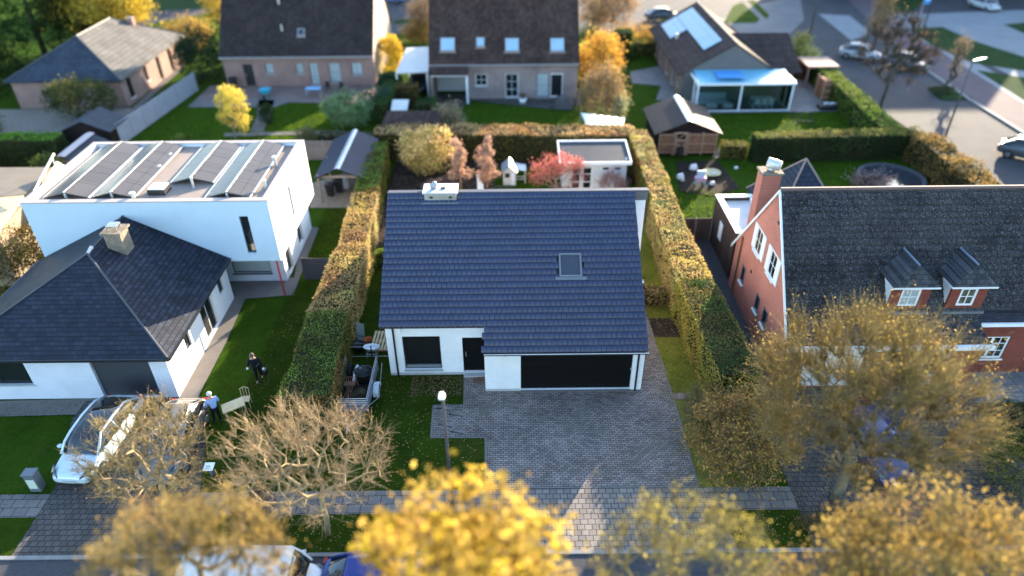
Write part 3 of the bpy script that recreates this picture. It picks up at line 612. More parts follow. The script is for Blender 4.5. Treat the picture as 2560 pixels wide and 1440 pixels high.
MB().box(-5.38, -5.12, YL-.09, YL-.002, 2.62, 2.88).build('alarm_box', M['white'], h, bevel=.02)
MB().box(-.42, -.25, YG-.03, YG-.002, 2.12, 2.22).build('wall_vent', M['plinth'], h); MB().box(5.36, 5.44, YG-.03, YG-.002, 1.25, 1.36).build('keypad', M['plinth'], h)
sk = MB(); def_ = lambda u, v, n: Vector((X0, EG[0], EG[1]+.02))+U_*u+V_*v+U_.cross(V_)*n
s2 = MB(lambda p: def_(*p)); a, b_, c, d = skx[0], skx[1], skv[0], skv[1]; t_ = .07
s2.box(a, a+t_, c, d, -.02, .11); s2.box(b_-t_, b_, c, d, -.02, .11); s2.box(a+t_, b_-t_, d-t_, d, -.02, .11); s2.box(a+t_, b_-t_, c, c+t_, -.02, .11)
sf = s2.build('skylight', paint('skylight_frame', (.16, .17, .18), .4), h); s3 = MB(lambda p: def_(*p)); s3.box(a+t_, b_-t_, c+t_, d-t_, .03, .05); s3.build('pane', M['glass_sky'], sf)
s4 = MB(lambda p: def_(*p)); s4.box(a-.2, b_+.2, c-.16, c-.004, .062, .075); s4.build('flashing', paint('lead', (.13, .14, .15), .5), sf)
ch = MB(); ch.box(-4.2, -2.66, 30.25, 31.1, 6.3, 7.08); cc = ch.build('chimney', M['creambrick'], h)
MB().box(-4.28, -2.58, 30.17, 31.18, 7.083, 7.16).build('cap', M['offwhite'], cc); fl = MB(); fl.box(-4.3, -2.56, 30.05, 30.24, 6.52, 6.66); fl.build('flashing', M['zinc'], cc)
cw = MB(); cw.cyl((-3.75, 30.65, 7.165), .13, .12, 14); cw.sphere((-3.72, 30.65, 7.38), .13, .12, .16); cw.tube([(-3.72, 30.62, 7.36), (-3.88, 30.5, 7.34)], [.1, .13], 10); cw.build('cowl', M['zinc'], cc, True); MB().box(-3.4, -3.2, 30.55, 30.72, 7.165, 7.22).build('vent', M['dark_frame'], cc)
for q in (-3.95, -3.02): MB().box(q, q+.15, 30.235, 30.248, 6.82, 6.92).build('vent', M['dark_frame'], cc)

# ================================================================ LEFT HOUSE (white, hipped roof and tall box behind)
h = thing('box_house', 'white house with a dark hipped roof and a tall box behind carrying solar panels', 'house', (-18.5, 28, 0))
x0, x1, yf, yb, ze, zr = -24.9, -15.5, 23.75, 31.66, 2.66, 5.25
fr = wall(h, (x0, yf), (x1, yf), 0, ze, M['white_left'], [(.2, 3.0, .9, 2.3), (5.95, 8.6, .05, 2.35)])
g_ = GY(0, 912, yf).x-x0, GY(62, 965, yf).x-x0
window(h, fr, (.2, 3.0, .9, 2.3), M['dark_frame'], cols=2, sill=M['plinth']); door(h, fr, (5.95, 8.6, .05, 2.35), paint('garage_grey', (.030, .034, .042), .5), 'garage_door', handle=False)
rw = wall(h, (x1, yf), (x1, yb), 0, ze, M['white_y'], [(1.9, 2.5, 1.15, 2.3), (4.0, 5.6, .05, 2.3), (6.5, 7.1, 1.2, 2.3)])
window(h, rw, (1.9, 2.5, 1.15, 2.3), M['dark_frame'], sill=M['plinth']); window(h, rw, (4.0, 5.6, .05, 2.3), M['white'], cols=2); window(h, rw, (6.5, 7.1, 1.2, 2.3), M['dark_frame'])
wall(h, (x0, yb), (x0, yf), 0, ze, M['white_y'])
xm, ya = -20.0, 28.0; e0, e1, ef = -25.3, -15.15, 23.42; A = Vector((xm, ya, zr)); B = Vector((xm, yb, zr))
MB().slab([(e0, ef, ze), (e1, ef, ze), tuple(A)], .1).build('roof', M['slate_left'], h)
MB().slab([(e1, ef, ze+.004), (e1, yb, ze+.004), tuple(B), tuple(A)], .1).build('roof', M['slate_left_y'], h)
MB().slab([(e0, yb, ze+.004), (e0, ef, ze+.004), tuple(A), tuple(B)], .1).build('roof', M['slate_left_y'], h)
hc = MB(); up = Vector((0, 0, .03))
for p, q in (((e0, ef, ze), A), ((e1, ef, ze), A), (A, B)): hc.tube([Vector(p)+up, Vector(q)+up], .045, 6)
hc.build('ridge_cap', paint('slate_ridge', (.04, .043, .05), .6), h); MB().tube([A+up, A+Vector((0, .45, .10))], [.06, .10], 8).build('ridge_end', M['offwhite'], h)
ed = MB(); ed.box(e0-.06, e1+.06, ef-.09, ef, ze-.13, ze-.01); ed.box(e1, e1+.09, ef, yb, ze-.13, ze-.01); ed.box(e0-.09, e0, ef, yb, ze-.13, ze-.01); ed.build('gutter', M['dark_frame'], h)
c0 = GX(325, 610, -19.0); stn = mat('tan_stone', (.26, .21, .155), .85, .35, 4, bump=.8, bs=12, fine=.3)
ch = MB(); ch.box(-19.55, -18.75, 28.9, 29.7, 4.3, 5.75); cc = ch.build('chimney', stn, h); MB().box(-19.65, -18.65, 28.8, 29.8, 5.753, 5.85).build('cap', stn, cc); MB().box(-19.4, -18.9, 29.05, 29.55, 6.07, 6.11).build('rain_cover', M['zinc'], cc)
cq = MB(); [cq.box(a, a+.04, b, b+.04, 5.853, 6.07) for a in (-19.38, -18.96) for b in (29.08, 29.5)]; cq.build('stilts', M['zinc'], cc)
bx0, bx1, by0, by1, bz0, bz1 = -25.0, -12.42, 31.7, 39.45, 2.42, 6.02
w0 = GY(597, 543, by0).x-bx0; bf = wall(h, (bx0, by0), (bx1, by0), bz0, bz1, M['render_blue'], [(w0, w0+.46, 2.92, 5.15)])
window(h, bf, (w0, w0+.46, 2.92, 5.15), M['dark_frame'], fw=.04, rows=1, depth=.14); MB(bf).box(w0+.22, w0+.30, .2, .24, 3.0, 4.0).build('curtain', M['white'], h)
sd0 = GX(712, 495, bx1).y-by0
br = wall(h, (bx1, by0), (bx1, by1), bz0, bz1, M['render_white'], [(3.3, 3.75, 3.2, 5.1)]); window(h, br, (3.3, 3.75, 3.2, 5.1), M['dark_frame'], M['blind'], fw=.04)
wall(h, (bx0, by1), (bx0, by0), bz0, bz1, M['render_white']); wall(h, (bx1, by1), (bx0, by1), bz0, bz1, M['render_white'])
MB().box(bx0+.01, bx1-.01, by0+.31, by1-.31, bz0+.002, bz0+.1).build('soffit', M['render_white'], h)
MB().box(bx0+.3, bx1-.3, by0+.3, by1-.3, 5.6, 5.83).build('flat_roof', M['bitumen'], h)
pp = MB(); pp.box(bx0-.03, bx1+.03, by0-.03, by0+.33, bz1+.003, bz1+.05); pp.box(bx0-.03, bx1+.03, by1-.33, by1+.03, bz1+.003, bz1+.05); pp.box(bx0-.03, bx0+.33, by0+.333, by1-.333, bz1+.003, bz1+.05); pp.box(bx1-.33, bx1+.03, by0+.333, by1-.333, bz1+.003, bz1+.05); pp.build('parapet_cap', paint('cap_beige', (.36, .29, .25), .5), h)
gf = wall(h, (-24.5, 33.35), (-12.95, 33.35), 0, bz0, M['white_left'], [(8.55, 10.75, .55, 2.1)]); window(h, gf, (8.55, 10.75, .55, 2.1), M['dark_frame'], M['blind'], fw=.06, sill=M['black'])
gr_ = wall(h, (-12.95, 33.35), (-12.95, 39.4), 0, bz0, M['render_white'], [(.5, 1.5, .05, 2.2), (3.2, 4.2, .3, 2.2)]); door(h, gr_, (.5, 1.5, .05, 2.2), M['dark_frame']); window(h, gr_, (3.2, 4.2, .3, 2.2), M['white'])
MB().tube([(-12.72, 31.85, 0), (-12.72, 31.85, 2.42)], .06, 8).build('post', M['redpost'], h)
# rooftop: solar arrays, vents, dome
def arr(near_l, near_r, far_y, root):
    L_, R_ = G(*near_l, 5.9), G(*near_r, 5.9); xa, xb, y0 = L_.x, R_.x, (L_.y+R_.y)/2; xm_ = (xa+xb)/2; zt = 6.26; f = MB(); n = 5; st = (far_y-y0)/n
    for k in range(n):
        a = y0+k*st+.01; b = y0+(k+1)*st-.01
        f.slab([(xa, a, 5.96), (xm_-.02, a, zt), (xm_-.02, b, zt), (xa, b, 5.96)], .03); f.slab([(xm_+.02, a, zt), (xb, a, 5.96), (xb, b, 5.96), (xm_+.02, b, zt)], .03)
    o = f.build('solar_panel', M['solar'], root); r = MB(); r.box(xm_-.035, xm_+.035, y0-.02, far_y, zt+.002, zt+.03)
    for xx in (xa, xb): r.box(xx-.03, xx+.03, y0, far_y, 5.9, 5.97)
    for yy in (y0+.05, far_y-.1): r.tube([(xa, yy, 5.93), (xm_, yy, zt-.05), (xb, yy, 5.93)], .02, 4); r.box(xm_-.05, xm_+.05, yy-.04, yy+.04, 5.83, zt-.06)
    r.build('mounting', M['alu'], o)
for nl, nr, fy in (((109, 497), (221, 497), 39.0), ((226, 497), (336, 496), 39.0), ((427, 459), (533, 459), 39.0), ((512, 497), (626, 495), 39.0)): arr(nl, nr, fy, h)
p = G(400, 480, 5.83); d_ = MB(); d_.box(p.x-.45, p.x+.45, p.y-.4, p.y+.4, 5.83, 6.12); dm = d_.build('roof_dome', M['black'], h); MB().box(p.x-.42, p.x+.42, p.y-.37, p.y+.37, 6.123, 6.2).build('glazing', M['white'], dm, bevel=.03)
for px, hh, rr in (((664, 472), .45, .08), ((336, 500), .35, .10), ((690, 415), .5, .09), ((485, 470), .55, .05), ((425, 392), .12, .1), ((398, 422), .12, .1)):
    p = G(*px, 5.83); v = MB(); v.cyl((p.x, p.y, 5.83), rr, hh, 10); v.cyl((p.x, p.y, 5.83+hh+.003), rr*1.6, .08, 10); v.build('roof_vent', M['alu'], h)

# ================================================================ RIGHT BRICK HOUSE
h = thing('brick_house', 'red brick house with large moss-speckled dark roof, two dormers and white gable boards', 'house', (18, 28, 0))
xg, yr_, zr, yf, zf, yb, zb = 12.3, 28.45, 8.0, 24.3, 2.95, 32.9, 2.9; XE = 34
hl = lambda c, hw, z0, z1: (c-24.4-hw, c-24.4+hw, z0, z1)
gh = []
def gx(px0, px1, z0, z1): gh.append((px0-yf-.3, px1-yf-.3, z0, z1)); return gh[-1]
gb = MB(); gy0, gy1 = yf+.1, 32.6
zroof = lambda y: zr-.12-abs(y-yr_)*(zr-zf)/(yr_-yf)
gable_poly(xg, xg+.25, [(gy0, 0), (gy1, 0), (gy1, zroof(gy1)), (yr_, zr-.14), (gy0, zroof(gy0))], 'wall', M['redbrick_bounce'], h)
gwf = WF((xg, gy1), (xg, gy0))
def gwin(y0, y1, z0, z1, fr_, sill=None, shutters=False, cols=1, rows=1):
    f = WF((xg, y1), (xg, y0)); L = y1-y0; b = MB(f); k = .07
    b.box(0, k, -.03, .0-.002, z0, z1); b.box(L-k, L, -.03, -.002, z0, z1); b.box(k, L-k, -.03, -.002, z1-k, z1); b.box(k, L-k, -.03, -.002, z0, z0+k)
    for i in range(1, cols): b.box(L*i/cols-.02, L*i/cols+.02, -.028, -.003, z0+k, z1-k)
    for i in range(1, rows): zz = z0+(z1-z0)*i/rows; b.box(k, L-k, -.026, -.004, zz-.015, zz+.015)
    o = b.build('window', fr_, h); MB(f).box(k*.8, L-k*.8, -.016, -.005, z0+k*.8, z1-k*.8).build('pane', M['glass'], o)
    if sill: MB(f).box(-.06, L+.06, -.12, -.002, z0-.08, z0-.003).build('sill', sill, o)
    if shutters:
        for a_, b_ in ((-.42, -.02), (L+.02, L+.42)): MB(f).box(a_, b_, -.05, -.003, z0-.05, z1+.02).build('shutter', M['white'], o)
gwin(29.15, 30.0, 3.95, 5.25, M['white'], M['white'], True, 2, 2); gwin(27.0, 27.85, 3.95, 5.25, M['white'], M['white'], True, 2, 2)
gwin(30.5, 31.0, 1.35, 2.35, paint('frame_grey', (.10, .11, .12), .5), M['white']); gwin(27.9, 28.45, 1.35, 2.3, paint('frame_grey', (.1, .11, .12), .5), M['white']); gwin(26.7, 27.25, 1.35, 2.3, paint('frame_grey', (.1, .11, .12), .5), M['white'])
dt = MB(); 
for y, z in ((29.75, 2.7), (25.1, 1.5), (27.9, 6.6)): dt.box(xg-.04, xg-.002, y-.07, y+.07, z-.07, z+.07)
dt.build('wall_vent', M['dark_frame'], h); MB().tube([(xg-.06, 31.7, 3.6), (xg-.06, 31.7, .1)], .05, 8).build('downpipe', paint('copper_pipe', (.16, .08, .04), .5), h)
bd = MB(); 
for (ya, za), (yb2, zb2) in (((yf-.12, zf-.15), (yr_, zr)), ((33.05, zf-.15-.45), (yr_, zr))):
    bd.loft([[(xg-.10, ya, za-.15), (xg-.025, ya, za-.15), (xg-.025, ya, za+.03), (xg-.10, ya, za+.03)], [(xg-.10, yb2, zb2-.15), (xg-.025, yb2, zb2-.15), (xg-.025, yb2, zb2+.03), (xg-.10, yb2, zb2+.03)]])
bd.build('verge_board', M['white'], h)
Vf = Vector((0, yr_-yf, zr-zf)).normalized(); LF = math.hypot(yr_-yf, zr-zf)
tiles(h, 'roof', (xg-.02, yf-.15, zf-.15*1.217), (1, 0, 0), Vf, XE-xg, LF+.23, .26, .30, M['roof_moss'], inside=lambda u, v: not (u+xg > 21.0 and v < 1.05), thick=.03, lift=.04)
rb = MB(); rb.slab([(xg, yf, zf-.02), (21.0, yf, zf-.02), (21.0, yr_, zr-.02), (xg, yr_, zr-.02)], .1); rb.slab([(21.002, 24.9, zf-.02+.6*1.217), (XE, 24.9, zf-.02+.6*1.217), (XE, yr_, zr-.02), (21.002, yr_, zr-.02)], .1); rb.slab([(XE, 33.0, zf-.5), (xg, 33.0, zf-.5), (xg, yr_+.002, zr-.02), (XE, yr_+.002, zr-.02)], .1); rb.build('roof_back', M['slate_left'], h)
MB().tube([(xg-.05, yr_, zr+.03), (XE, yr_, zr+.03)], .10, 6).build('ridge_cap', paint('ridge_red', (.14, .08, .065), .8), h)
# front wings
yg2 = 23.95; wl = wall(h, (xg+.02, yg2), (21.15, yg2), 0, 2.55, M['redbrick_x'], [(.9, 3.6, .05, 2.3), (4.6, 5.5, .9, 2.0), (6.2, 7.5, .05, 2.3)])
window(h, wl, (.9, 3.6, .05, 2.3), M['white'], M['white'], fw=.1); window(h, wl, (4.6, 5.5, .9, 2.0), M['white'], cols=2, rows=2); window(h, wl, (6.2, 7.5, .05, 2.3), M['white'], M['blind'], cols=2, rows=4)
MB().slab([(xg+.02, 23.7, 2.72), (21.2, 23.7, 2.72), (20.75, 24.6, 3.35), (xg+.02, 24.6, 3.35)], .1).build('roof', M['slate_left'], h)
MB().box(xg-.15, 21.28, 23.55, 23.7, 2.50, 2.72).build('fascia', M['white'], h)
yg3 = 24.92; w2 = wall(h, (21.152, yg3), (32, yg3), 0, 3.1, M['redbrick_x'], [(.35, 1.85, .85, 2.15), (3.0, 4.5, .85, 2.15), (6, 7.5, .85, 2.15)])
for u in (.35, 3.0, 6): window(h, w2, (u, u+1.5, .85, 2.15), M['white'], cols=4, rows=3, mid=.12, depth=.08, fw=.09, mun=.035, sill=M['white'])
MB().box(21.0, 32.2, 24.6, 24.78, 2.98, 3.16).build('fascia', M['white'], h)
MB().slab([(21.0, 24.7, 3.17), (32.2, 24.7, 3.17), (32.2, 25.2, 3.9), (21.0, 25.2, 3.9)], .08).build('roof', M['slate_left'], h)
def dormer(xa, xb, glass):
    yd = 24.95; z0, z1 = 3.72, 5.02; wfd = wall(h, (xa, yd), (xb, yd), z0, z1, M['redbrick_x'], [(.42, xb-xa-.42, z0+.22, z1-.12)], th=.12, name='dormer', ends=(True, True))
    window(h, wfd, (.42, xb-xa-.42, z0+.22, z1-.12), M['white'], glass, cols=2, rows=2, depth=.05, fw=.1, mun=.04)
    for x_ in (xa, xb-.06):
        ck = MB(); ck.loft([[(x_, yd+.12, z0), (x_, yd+.12, z1), (x_, 26.05, z1)], [(x_+.06, yd+.12, z0), (x_+.06, yd+.12, z1), (x_+.06, 26.05, z1)]]); ck.build('dormer_cheek', M['white'], h)
    MB().box(xa-.12, xb+.12, yd-.16, yd+.1, z0-.12, z0-.003).build('sill', paint('lead', (.13, .14, .15), .5), h)
    f = MB(); f.box(xa-.2, xb+.2, yd-.24, yd-.14, z1, z1+.09); f.box(xa-.2, xa-.1, yd-.139, yd+.5, z1, z1+.09); f.box(xb+.1, xb+.2, yd-.139, yd+.5, z1, z1+.09); f.build('fascia', M['white'], h)
    xc = (xa+xb)/2+.1; r = MB(); t_ = (xc, 26.75, 5.9); zc = z1+.1; yc = 26.0
    r.face((xa-.2, yd-.24, zc), (xb+.2, yd-.24, zc), (xc, yd+.3, 5.9)); r.face((xb+.2, yd-.24, zc), (xb+.2, yc+.1, zc), t_, (xc, yd+.3, 5.9)); r.face((xa-.2, yc+.1, zc), (xa-.2, yd-.24, zc), (xc, yd+.3, 5.9), t_)
    r.build('dormer_roof', M['dormer_roof'], h)
    MB().tube([(xc, yd+.3, 5.92), t_], .05, 6).build('dormer_ridge', paint('lead_blue', (.14, .18, .24), .4), h)
M['dormer_roof'] = shingle_mat('dormer_tile', (.045, .045, .048), 'x', .4, .18, .26, .8, .3, (.20, .21, .19))
dormer(16.75, 18.45, M['blind']); dormer(19.35, 20.95, mat('reflecting_pane', (.16, .16, .10), .15, .9, 2.5, fine=.5))
# chimney, rear wing, annex
ch = MB(); ch.box(12.36, 13.3, 31.1, 31.85, 3.6, 7.45); cc = ch.build('chimney', M['redbrick_bounce'], h); MB().box(12.28, 13.38, 31.0, 31.95, 7.453, 7.56).build('cap', bpy.data.materials['tan_stone'], cc, bevel=.03); cw = MB(); cw.cyl((12.85, 31.45, 7.565), .18, .15, 12); cw.tube([(12.65, 31.6, 7.92), (13.2, 31.25, 7.86)], [.27, .26], 14); cw.build('cowl', M['alu'], cc, True)
rr_ = MB(); q_ = [(14.5, 33.4, 3.0), (18.7, 33.4, 3.0), (18.7, 38.6, 3.0), (14.5, 38.6, 3.0)]
for i in range(4): rr_.face(q_[i], q_[(i+1) % 4], (16.55, 36.0, 6.05))
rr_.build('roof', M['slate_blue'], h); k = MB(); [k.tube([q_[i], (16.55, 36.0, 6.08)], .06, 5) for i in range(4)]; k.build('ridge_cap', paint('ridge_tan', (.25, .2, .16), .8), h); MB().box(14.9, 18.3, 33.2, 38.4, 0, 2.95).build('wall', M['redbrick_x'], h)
ax0, ax1, ay0, ay1 = 12.38, 15.0, 33.05, 37.6
wall(h, (ax0, ay1), (ax0, ay0), 0, 3.0, M['wood_clad']); wall(h, (ax1, ay1), (ax0, ay1), 0, 3.0, M['wood_clad']); f = WF((ax0, ay1), (ax0, ay0)); MB(f).box(1.6, 2.2, -.03, -.002, 1.1, 2.2).build('window', M['white'], h)
MB().box(ax0+.3, ax1, ay0, ay1-.3, 2.6, 2.8).build('flat_roof', M['offwhite'], h); pc = MB(); pc.box(ax0-.04, ax1, ay1-.3, ay1+.04, 3.003, 3.07); pc.box(ax0-.04, ax0+.3, ay0, ay1-.303, 3.003, 3.07); pc.box(ax0+1.9, ax0+2.05, ay0+.4, ay1-.5, 2.81, 3.1); pc.build('parapet_cap', M['white'], h)

# ================================================================ FAR HOUSES
def saltbox(name, label, x0, x1, y0, ze, slope, zr, roofm, wx, wy, holes, side_cream=True, cut=None):
    h = thing(name, label, 'house', ((x0+x1)/2, y0+4, 0)); yr = y0-.4+(zr-ze)/slope; yb = 2*yr-y0
    f = wall(h, (x0, y0), (x1, y0), 0, ze+.2, wx, [w_[:4] for w_ in holes], ends=(True, True))
    for w_ in holes:
        if w_[4] == 'door': door(h, f, w_[:4], M['dark_frame'])
        elif w_[4] == 'open': pass
        else: window(h, f, w_[:4], w_[5], w_[6] if len(w_) > 6 else None, cols=w_[7] if len(w_) > 7 else 2, rows=w_[8] if len(w_) > 8 else 2, sill=M['plinth'])
    for a, b in ((x0, x0+.3), (x1-.3, x1)): gable_poly(a+.001, b-.001, [(y0+.3, 0), (yb, 0), (yb, ze), (yr, zr-.15), (y0+.3, ze+.2)], 'wall', wy, h)
    MB().slab([(x0-.1, y0-.4, ze), (x1+.1, y0-.4, ze), (x1+.1, yr, zr), (x0-.1, yr, zr)], .12).build('roof', roofm, h); MB().slab([(x1+.1, yb+.4, ze), (x0-.1, yb+.4, ze), (x0-.1, yr+.002, zr), (x1+.1, yr+.002, zr)], .12).build('roof', roofm, h)
    MB().box(x0-.1, x1+.1, y0-.52, y0-.4, ze-.12, ze).build('gutter', M['zinc'], h); wall(h, (x1, yb), (x0, yb), 0, ze, wx); return h, f
fg = paint('frame_darkgrey', (.08, .09, .10), .5)
Y1 = 67.5; u = lambda px, Y=Y1, x0=-27.6: GY(px, 190, Y).x-x0
hs = [(u(612), u(636), .05, 2.15, 'door'), (u(668), u(687), 1.2, 2.2, 'w', fg, M['blind']), (u(743), u(762), 1.2, 2.2, 'w', fg, M['blind'], 3, 3), (u(777), u(798), .1, 2.2, 'w', fg, M['blind'], 2, 5), (u(825), u(853), .3, 2.2, 'w', fg, M['blind'], 4, 2), (u(881), u(908), 1.0, 2.2, 'w', fg, M['blind'], 2, 1)]
h1, f1 = saltbox('brown_roof_house', 'pinkish brick house under a steep plain dark brown roof, top left of centre', -27.6, -13.1, Y1, 2.95, 1.15, 10.3, M['roof_dark'], M['pinkbrick_x'], M['palebrick_y'], hs)
def on_roof(root, px0, py0, px1, py1, y0, ze, slope, name='roof_window', gm=None):
    def P(px, py):
        d = ray(px, py); e = y0-.4; t = (HC-ze+slope*e)/(slope*d[1]-d[2]); return Vector((d[0]*t, d[1]*t, HC+d[2]*t))
    a, b = P(px0, py1), P(px1, py0); n = Vector((0, -slope, 1)).normalized(); V = Vector((0, 1, slope)).normalized(); wd = b.x-a.x; L = (Vector((0, b.y-a.y, b.z-a.z))).length
    T = lambda p: a+Vector((1, 0, 0))*p[0]+V*p[1]+n*p[2]
    f = MB(T); k = .07; f.box(0, k, 0, L, -.02, .1); f.box(wd-k, wd, 0, L, -.02, .1); f.box(k, wd-k, 0, k, -.02, .1); f.box(k, wd-k, L-k, L, -.02, .1); o = f.build(name, paint('skyframe', (.25, .26, .27), .5), root)
    MB(T).box(k*.9, wd-k*.9, k*.9, L-k*.9, .03, .06).build('pane', gm or M['glass_sky'], o); MB(T).box(-.1, wd+.1, -.18, -.01, .01, .04).build('flashing', paint('flash_red', (.2, .14, .12), .6), o)
on_roof(h1, 744, 72, 762, 90, Y1, 2.95, 1.15)
for q in ((705, 75), (697, 8)):
    p = GY(q[0], q[1]+12, 71); z = 2.95+1.15*(p.y-67.1); d = ray(*q); tt = (HC-2.95+1.15*67.1)/(1.15*d[1]-d[2]); p = Vector((d[0]*tt, d[1]*tt, HC+d[2]*tt)); v = MB(); v.cyl((p.x, p.y, p.z-.1), .09, .6, 8); v.build('roof_vent', M['alu'], h1)
Y2 = 63.3; x20 = -7.2; u = lambda px: GY(px, 200, Y2).x-x20
hs = [(3.4-3.2, 3.4, .02, 2.45, 'open'), (u(1188), u(1218), 1.2, 2.3, 'w', M['white'], M['glass'], 2, 2), (u(1263), u(1296), .1, 2.3, 'w', M['white'], M['glass'], 2, 3), (u(1341), u(1373), .1, 2.3, 'w', fg, M['blind'], 1, 2), (u(1376), u(1407), .1, 2.3, 'door')]
SL2 = 1.2; h2, f2 = saltbox('skylight_house', 'pale brick house with steep brown tiled roof and four blue skylights', x20, 6.2, Y2, 3.3, SL2, 9.9, M['roof_brown'], M['palebrick_x'], M['tanbrick_y'], hs)
window(h2, f2, (u(1376)-.04, u(1407)+.04, .1, 2.3), M['white'], M['glass'], fw=.1, depth=.05)
MB().slab([(x20-.1, 61.95, 2.75), (-3.75, 61.95, 2.75), (-3.75, 62.88, 3.29), (x20-.1, 62.88, 3.29)], .1).build('porch_roof', M['roof_brown'], h2)
MB().box(-3.95, -3.78, 62.0, 62.17, 0, 2.64).build('porch_post', M['white'], h2); MB().box(x20, x20+.3, 61.98, 63.28, 0, 2.6).build('wall', M['tanbrick_y'], h2); MB().box(x20+.1, x20+3.6, 65.6, 65.8, 0, 2.6).build('wall', M['offwhite'], h2); MB().box(x20+.1, -3.8, 61.96, 62.06, 2.52, 2.63).build('porch_beam', M['plinth'], h2)
for q in ((1101, 95, 1137, 128), (1191, 94, 1211, 117), (1263, 96, 1297, 129), (1376, 96, 1410, 129)): on_roof(h2, *q, Y2, 3.3, SL2, gm=mat('skylight_blind', (.28, .42, .5), .12, .1, 1, spec=.8, fine=0) if 'skylight_blind' not in bpy.data.materials else bpy.data.materials['skylight_blind'])
# pink hip-roofed house
h = thing('hip_roof_house', 'pink brick house with blue-grey hipped roof beside the dark conifers', 'house', (-40, 69, 0)); x0, x1, y0, y1 = -44.7, -34.9, 61.9, 76.3
f = wall(h, (x0, y0), (x1, y0), 0, 2.6, M['pinkbrick_x'], [(4.3, 5.4, 1.3, 2.2)]); window(h, f, (4.3, 5.4, 1.3, 2.2), M['dark_frame'], M['blind'])
f = wall(h, (x1, y0), (x1, y1), 0, 2.6, M['pinkbrick_y'], [(1.0, 1.9, .5, 2.3), (4.6, 5.2, .9, 2.3), (7.4, 8.2, .05, 2.3), (10.2, 11.0, .05, 2.3)]); window(h, f, (1.0, 1.9, .5, 2.3), M['dark_frame'], sill=M['white']); window(h, f, (4.6, 5.2, .9, 2.3), M['dark_frame'], sill=M['white']); window(h, f, (7.4, 8.2, .05, 2.3), M['dark_frame']); window(h, f, (10.2, 11.0, .05, 2.3), M['dark_frame'])
wall(h, (x0, y1), (x0, y0), 0, 2.6, M['pinkbrick_y']); wall(h, (x1, y1), (x0, y1), 0, 2.6, M['pinkbrick_x'])
xm = -39.75; a, b = (xm, 65.9, 5.35), (xm, 72.5, 5.35); e = .35; q = [(x0-e, y0-e, 2.6), (x1+e, y0-e, 2.6), (x1+e, y1+e, 2.6), (x0-e, y1+e, 2.6)]
MB().slab([q[0], q[1], a], .12).build('roof', M['slate_blue'], h); MB().slab([q[1], q[2], b, a], .12).build('roof', M['slate_blue_lit'], h); MB().slab([q[2], q[3], b], .12).build('roof', M['slate_blue'], h); MB().slab([q[3], q[0], a, b], .12).build('roof', M['slate_blue_lit'], h)
rr_ = MB(); [rr_.tube([Vector(s_)+up, Vector(t_)+up], .07, 6) for s_, t_ in ((q[0], a), (q[1], a), (q[2], b), (a, b))]; rr_.build('ridge_cap', paint('slate_ridge', (.04, .043, .05), .6), h)
MB().box(-38.6, -38.0, 73.2, 73.8, 3.5, 5.2).build('chimney', M['pinkbrick_x'], h)
# L-shaped bungalow with solar panels and glass garden room
h = thing('bungalow', 'L-shaped bungalow with brown roof and blue solar panels beside the street', 'house', (20, 68, 0)); bo = Vector((15.5, 61.9, 0)); ang = R(-1.5)
x0, x1, y0, y1, ze, zr = 15.6, 23.8, 62.2, 77.5, 2.6, 5.15; xm = 19.9
f = wall(h, (x0, y1), (x0, y0), 0, ze, M['tanbrick_y'], [(1.0, 2.0, .1, 2.2), (4.0, 5.0, .1, 2.2), (7.5, 8.6, .1, 2.2), (10.5, 11.6, .1, 2.2), (13, 13.8, .6, 2.2)])
for q in ((1.0, 2.0, .1, 2.2), (4.0, 5.0, .1, 2.2), (7.5, 8.6, .1, 2.2), (10.5, 11.6, .1, 2.2), (13, 13.8, .6, 2.2)): window(h, f, q, M['white'])
MB().loft([[(x, y0+.001, z) for x, z in ((x0+.01, 0), (x1-.01, 0), (x1-.01, ze), (xm, zr-.1), (x0+.01, ze))], [(x, y0+.3, z) for x, z in ((x0+.01, 0), (x1-.01, 0), (x1-.01, ze), (xm, zr-.1), (x0+.01, ze))]]).build('wall', mat('gable_render', (.15, .145, .135), .8, .08, 1), h)
MB().loft([[(x, y1-.3, z) for x, z in ((x0+.01, 0), (x1-.01, 0), (x1-.01, ze), (xm, zr-.1), (x0+.01, ze))], [(x, y1, z) for x, z in ((x0+.01, 0), (x1-.01, 0), (x1-.01, ze), (xm, zr-.1), (x0+.01, ze))]]).build('wall', M['tanbrick_x'], h)
MB().slab([(x0-.5, y1+.3, ze-.15), (x0-.5, y0-.15, ze-.15), (xm, y0-.15, zr), (xm, y1+.3, zr)], .1).build('roof', M['roof_bung'], h); MB().slab([(x1+.5, y0-.15, ze-.15), (x1+.5, y1+.3, ze-.15), (xm, y1+.3, zr+.001), (xm, y0-.15, zr+.001)], .1).build('roof', M['roof_bung'], h)
MB().tube([(xm, y0-.17, zr+.03), (xm, y1+.3, zr+.03)], .09, 6).build('ridge_cap', paint('ridge_brown', (.12, .10, .085), .8), h)
MB().slab([(22.3, 62.3, 2.5), (26.3, 62.3, 2.5), (26.3, 67.5, 4.6), (20.9, 67.5, 4.6)], .1).build('roof', M['roof_bung_x'], h); MB().slab([(26.3, 72.7, 2.5), (22.3, 72.7, 2.5), (20.9, 67.502, 4.6), (26.3, 67.502, 4.6)], .1).build('roof', M['roof_bung_x'], h); MB().box(23.81, 26.0, 62.7, 72.4, 0, 2.45).build('wall', M['tanbrick_x'], h); gable_poly(25.75, 26.002, [(62.7, 0), (72.4, 0), (72.4, 2.45), (67.5, 4.45), (62.7, 2.45)], 'wall', M['tanbrick_y'], h)
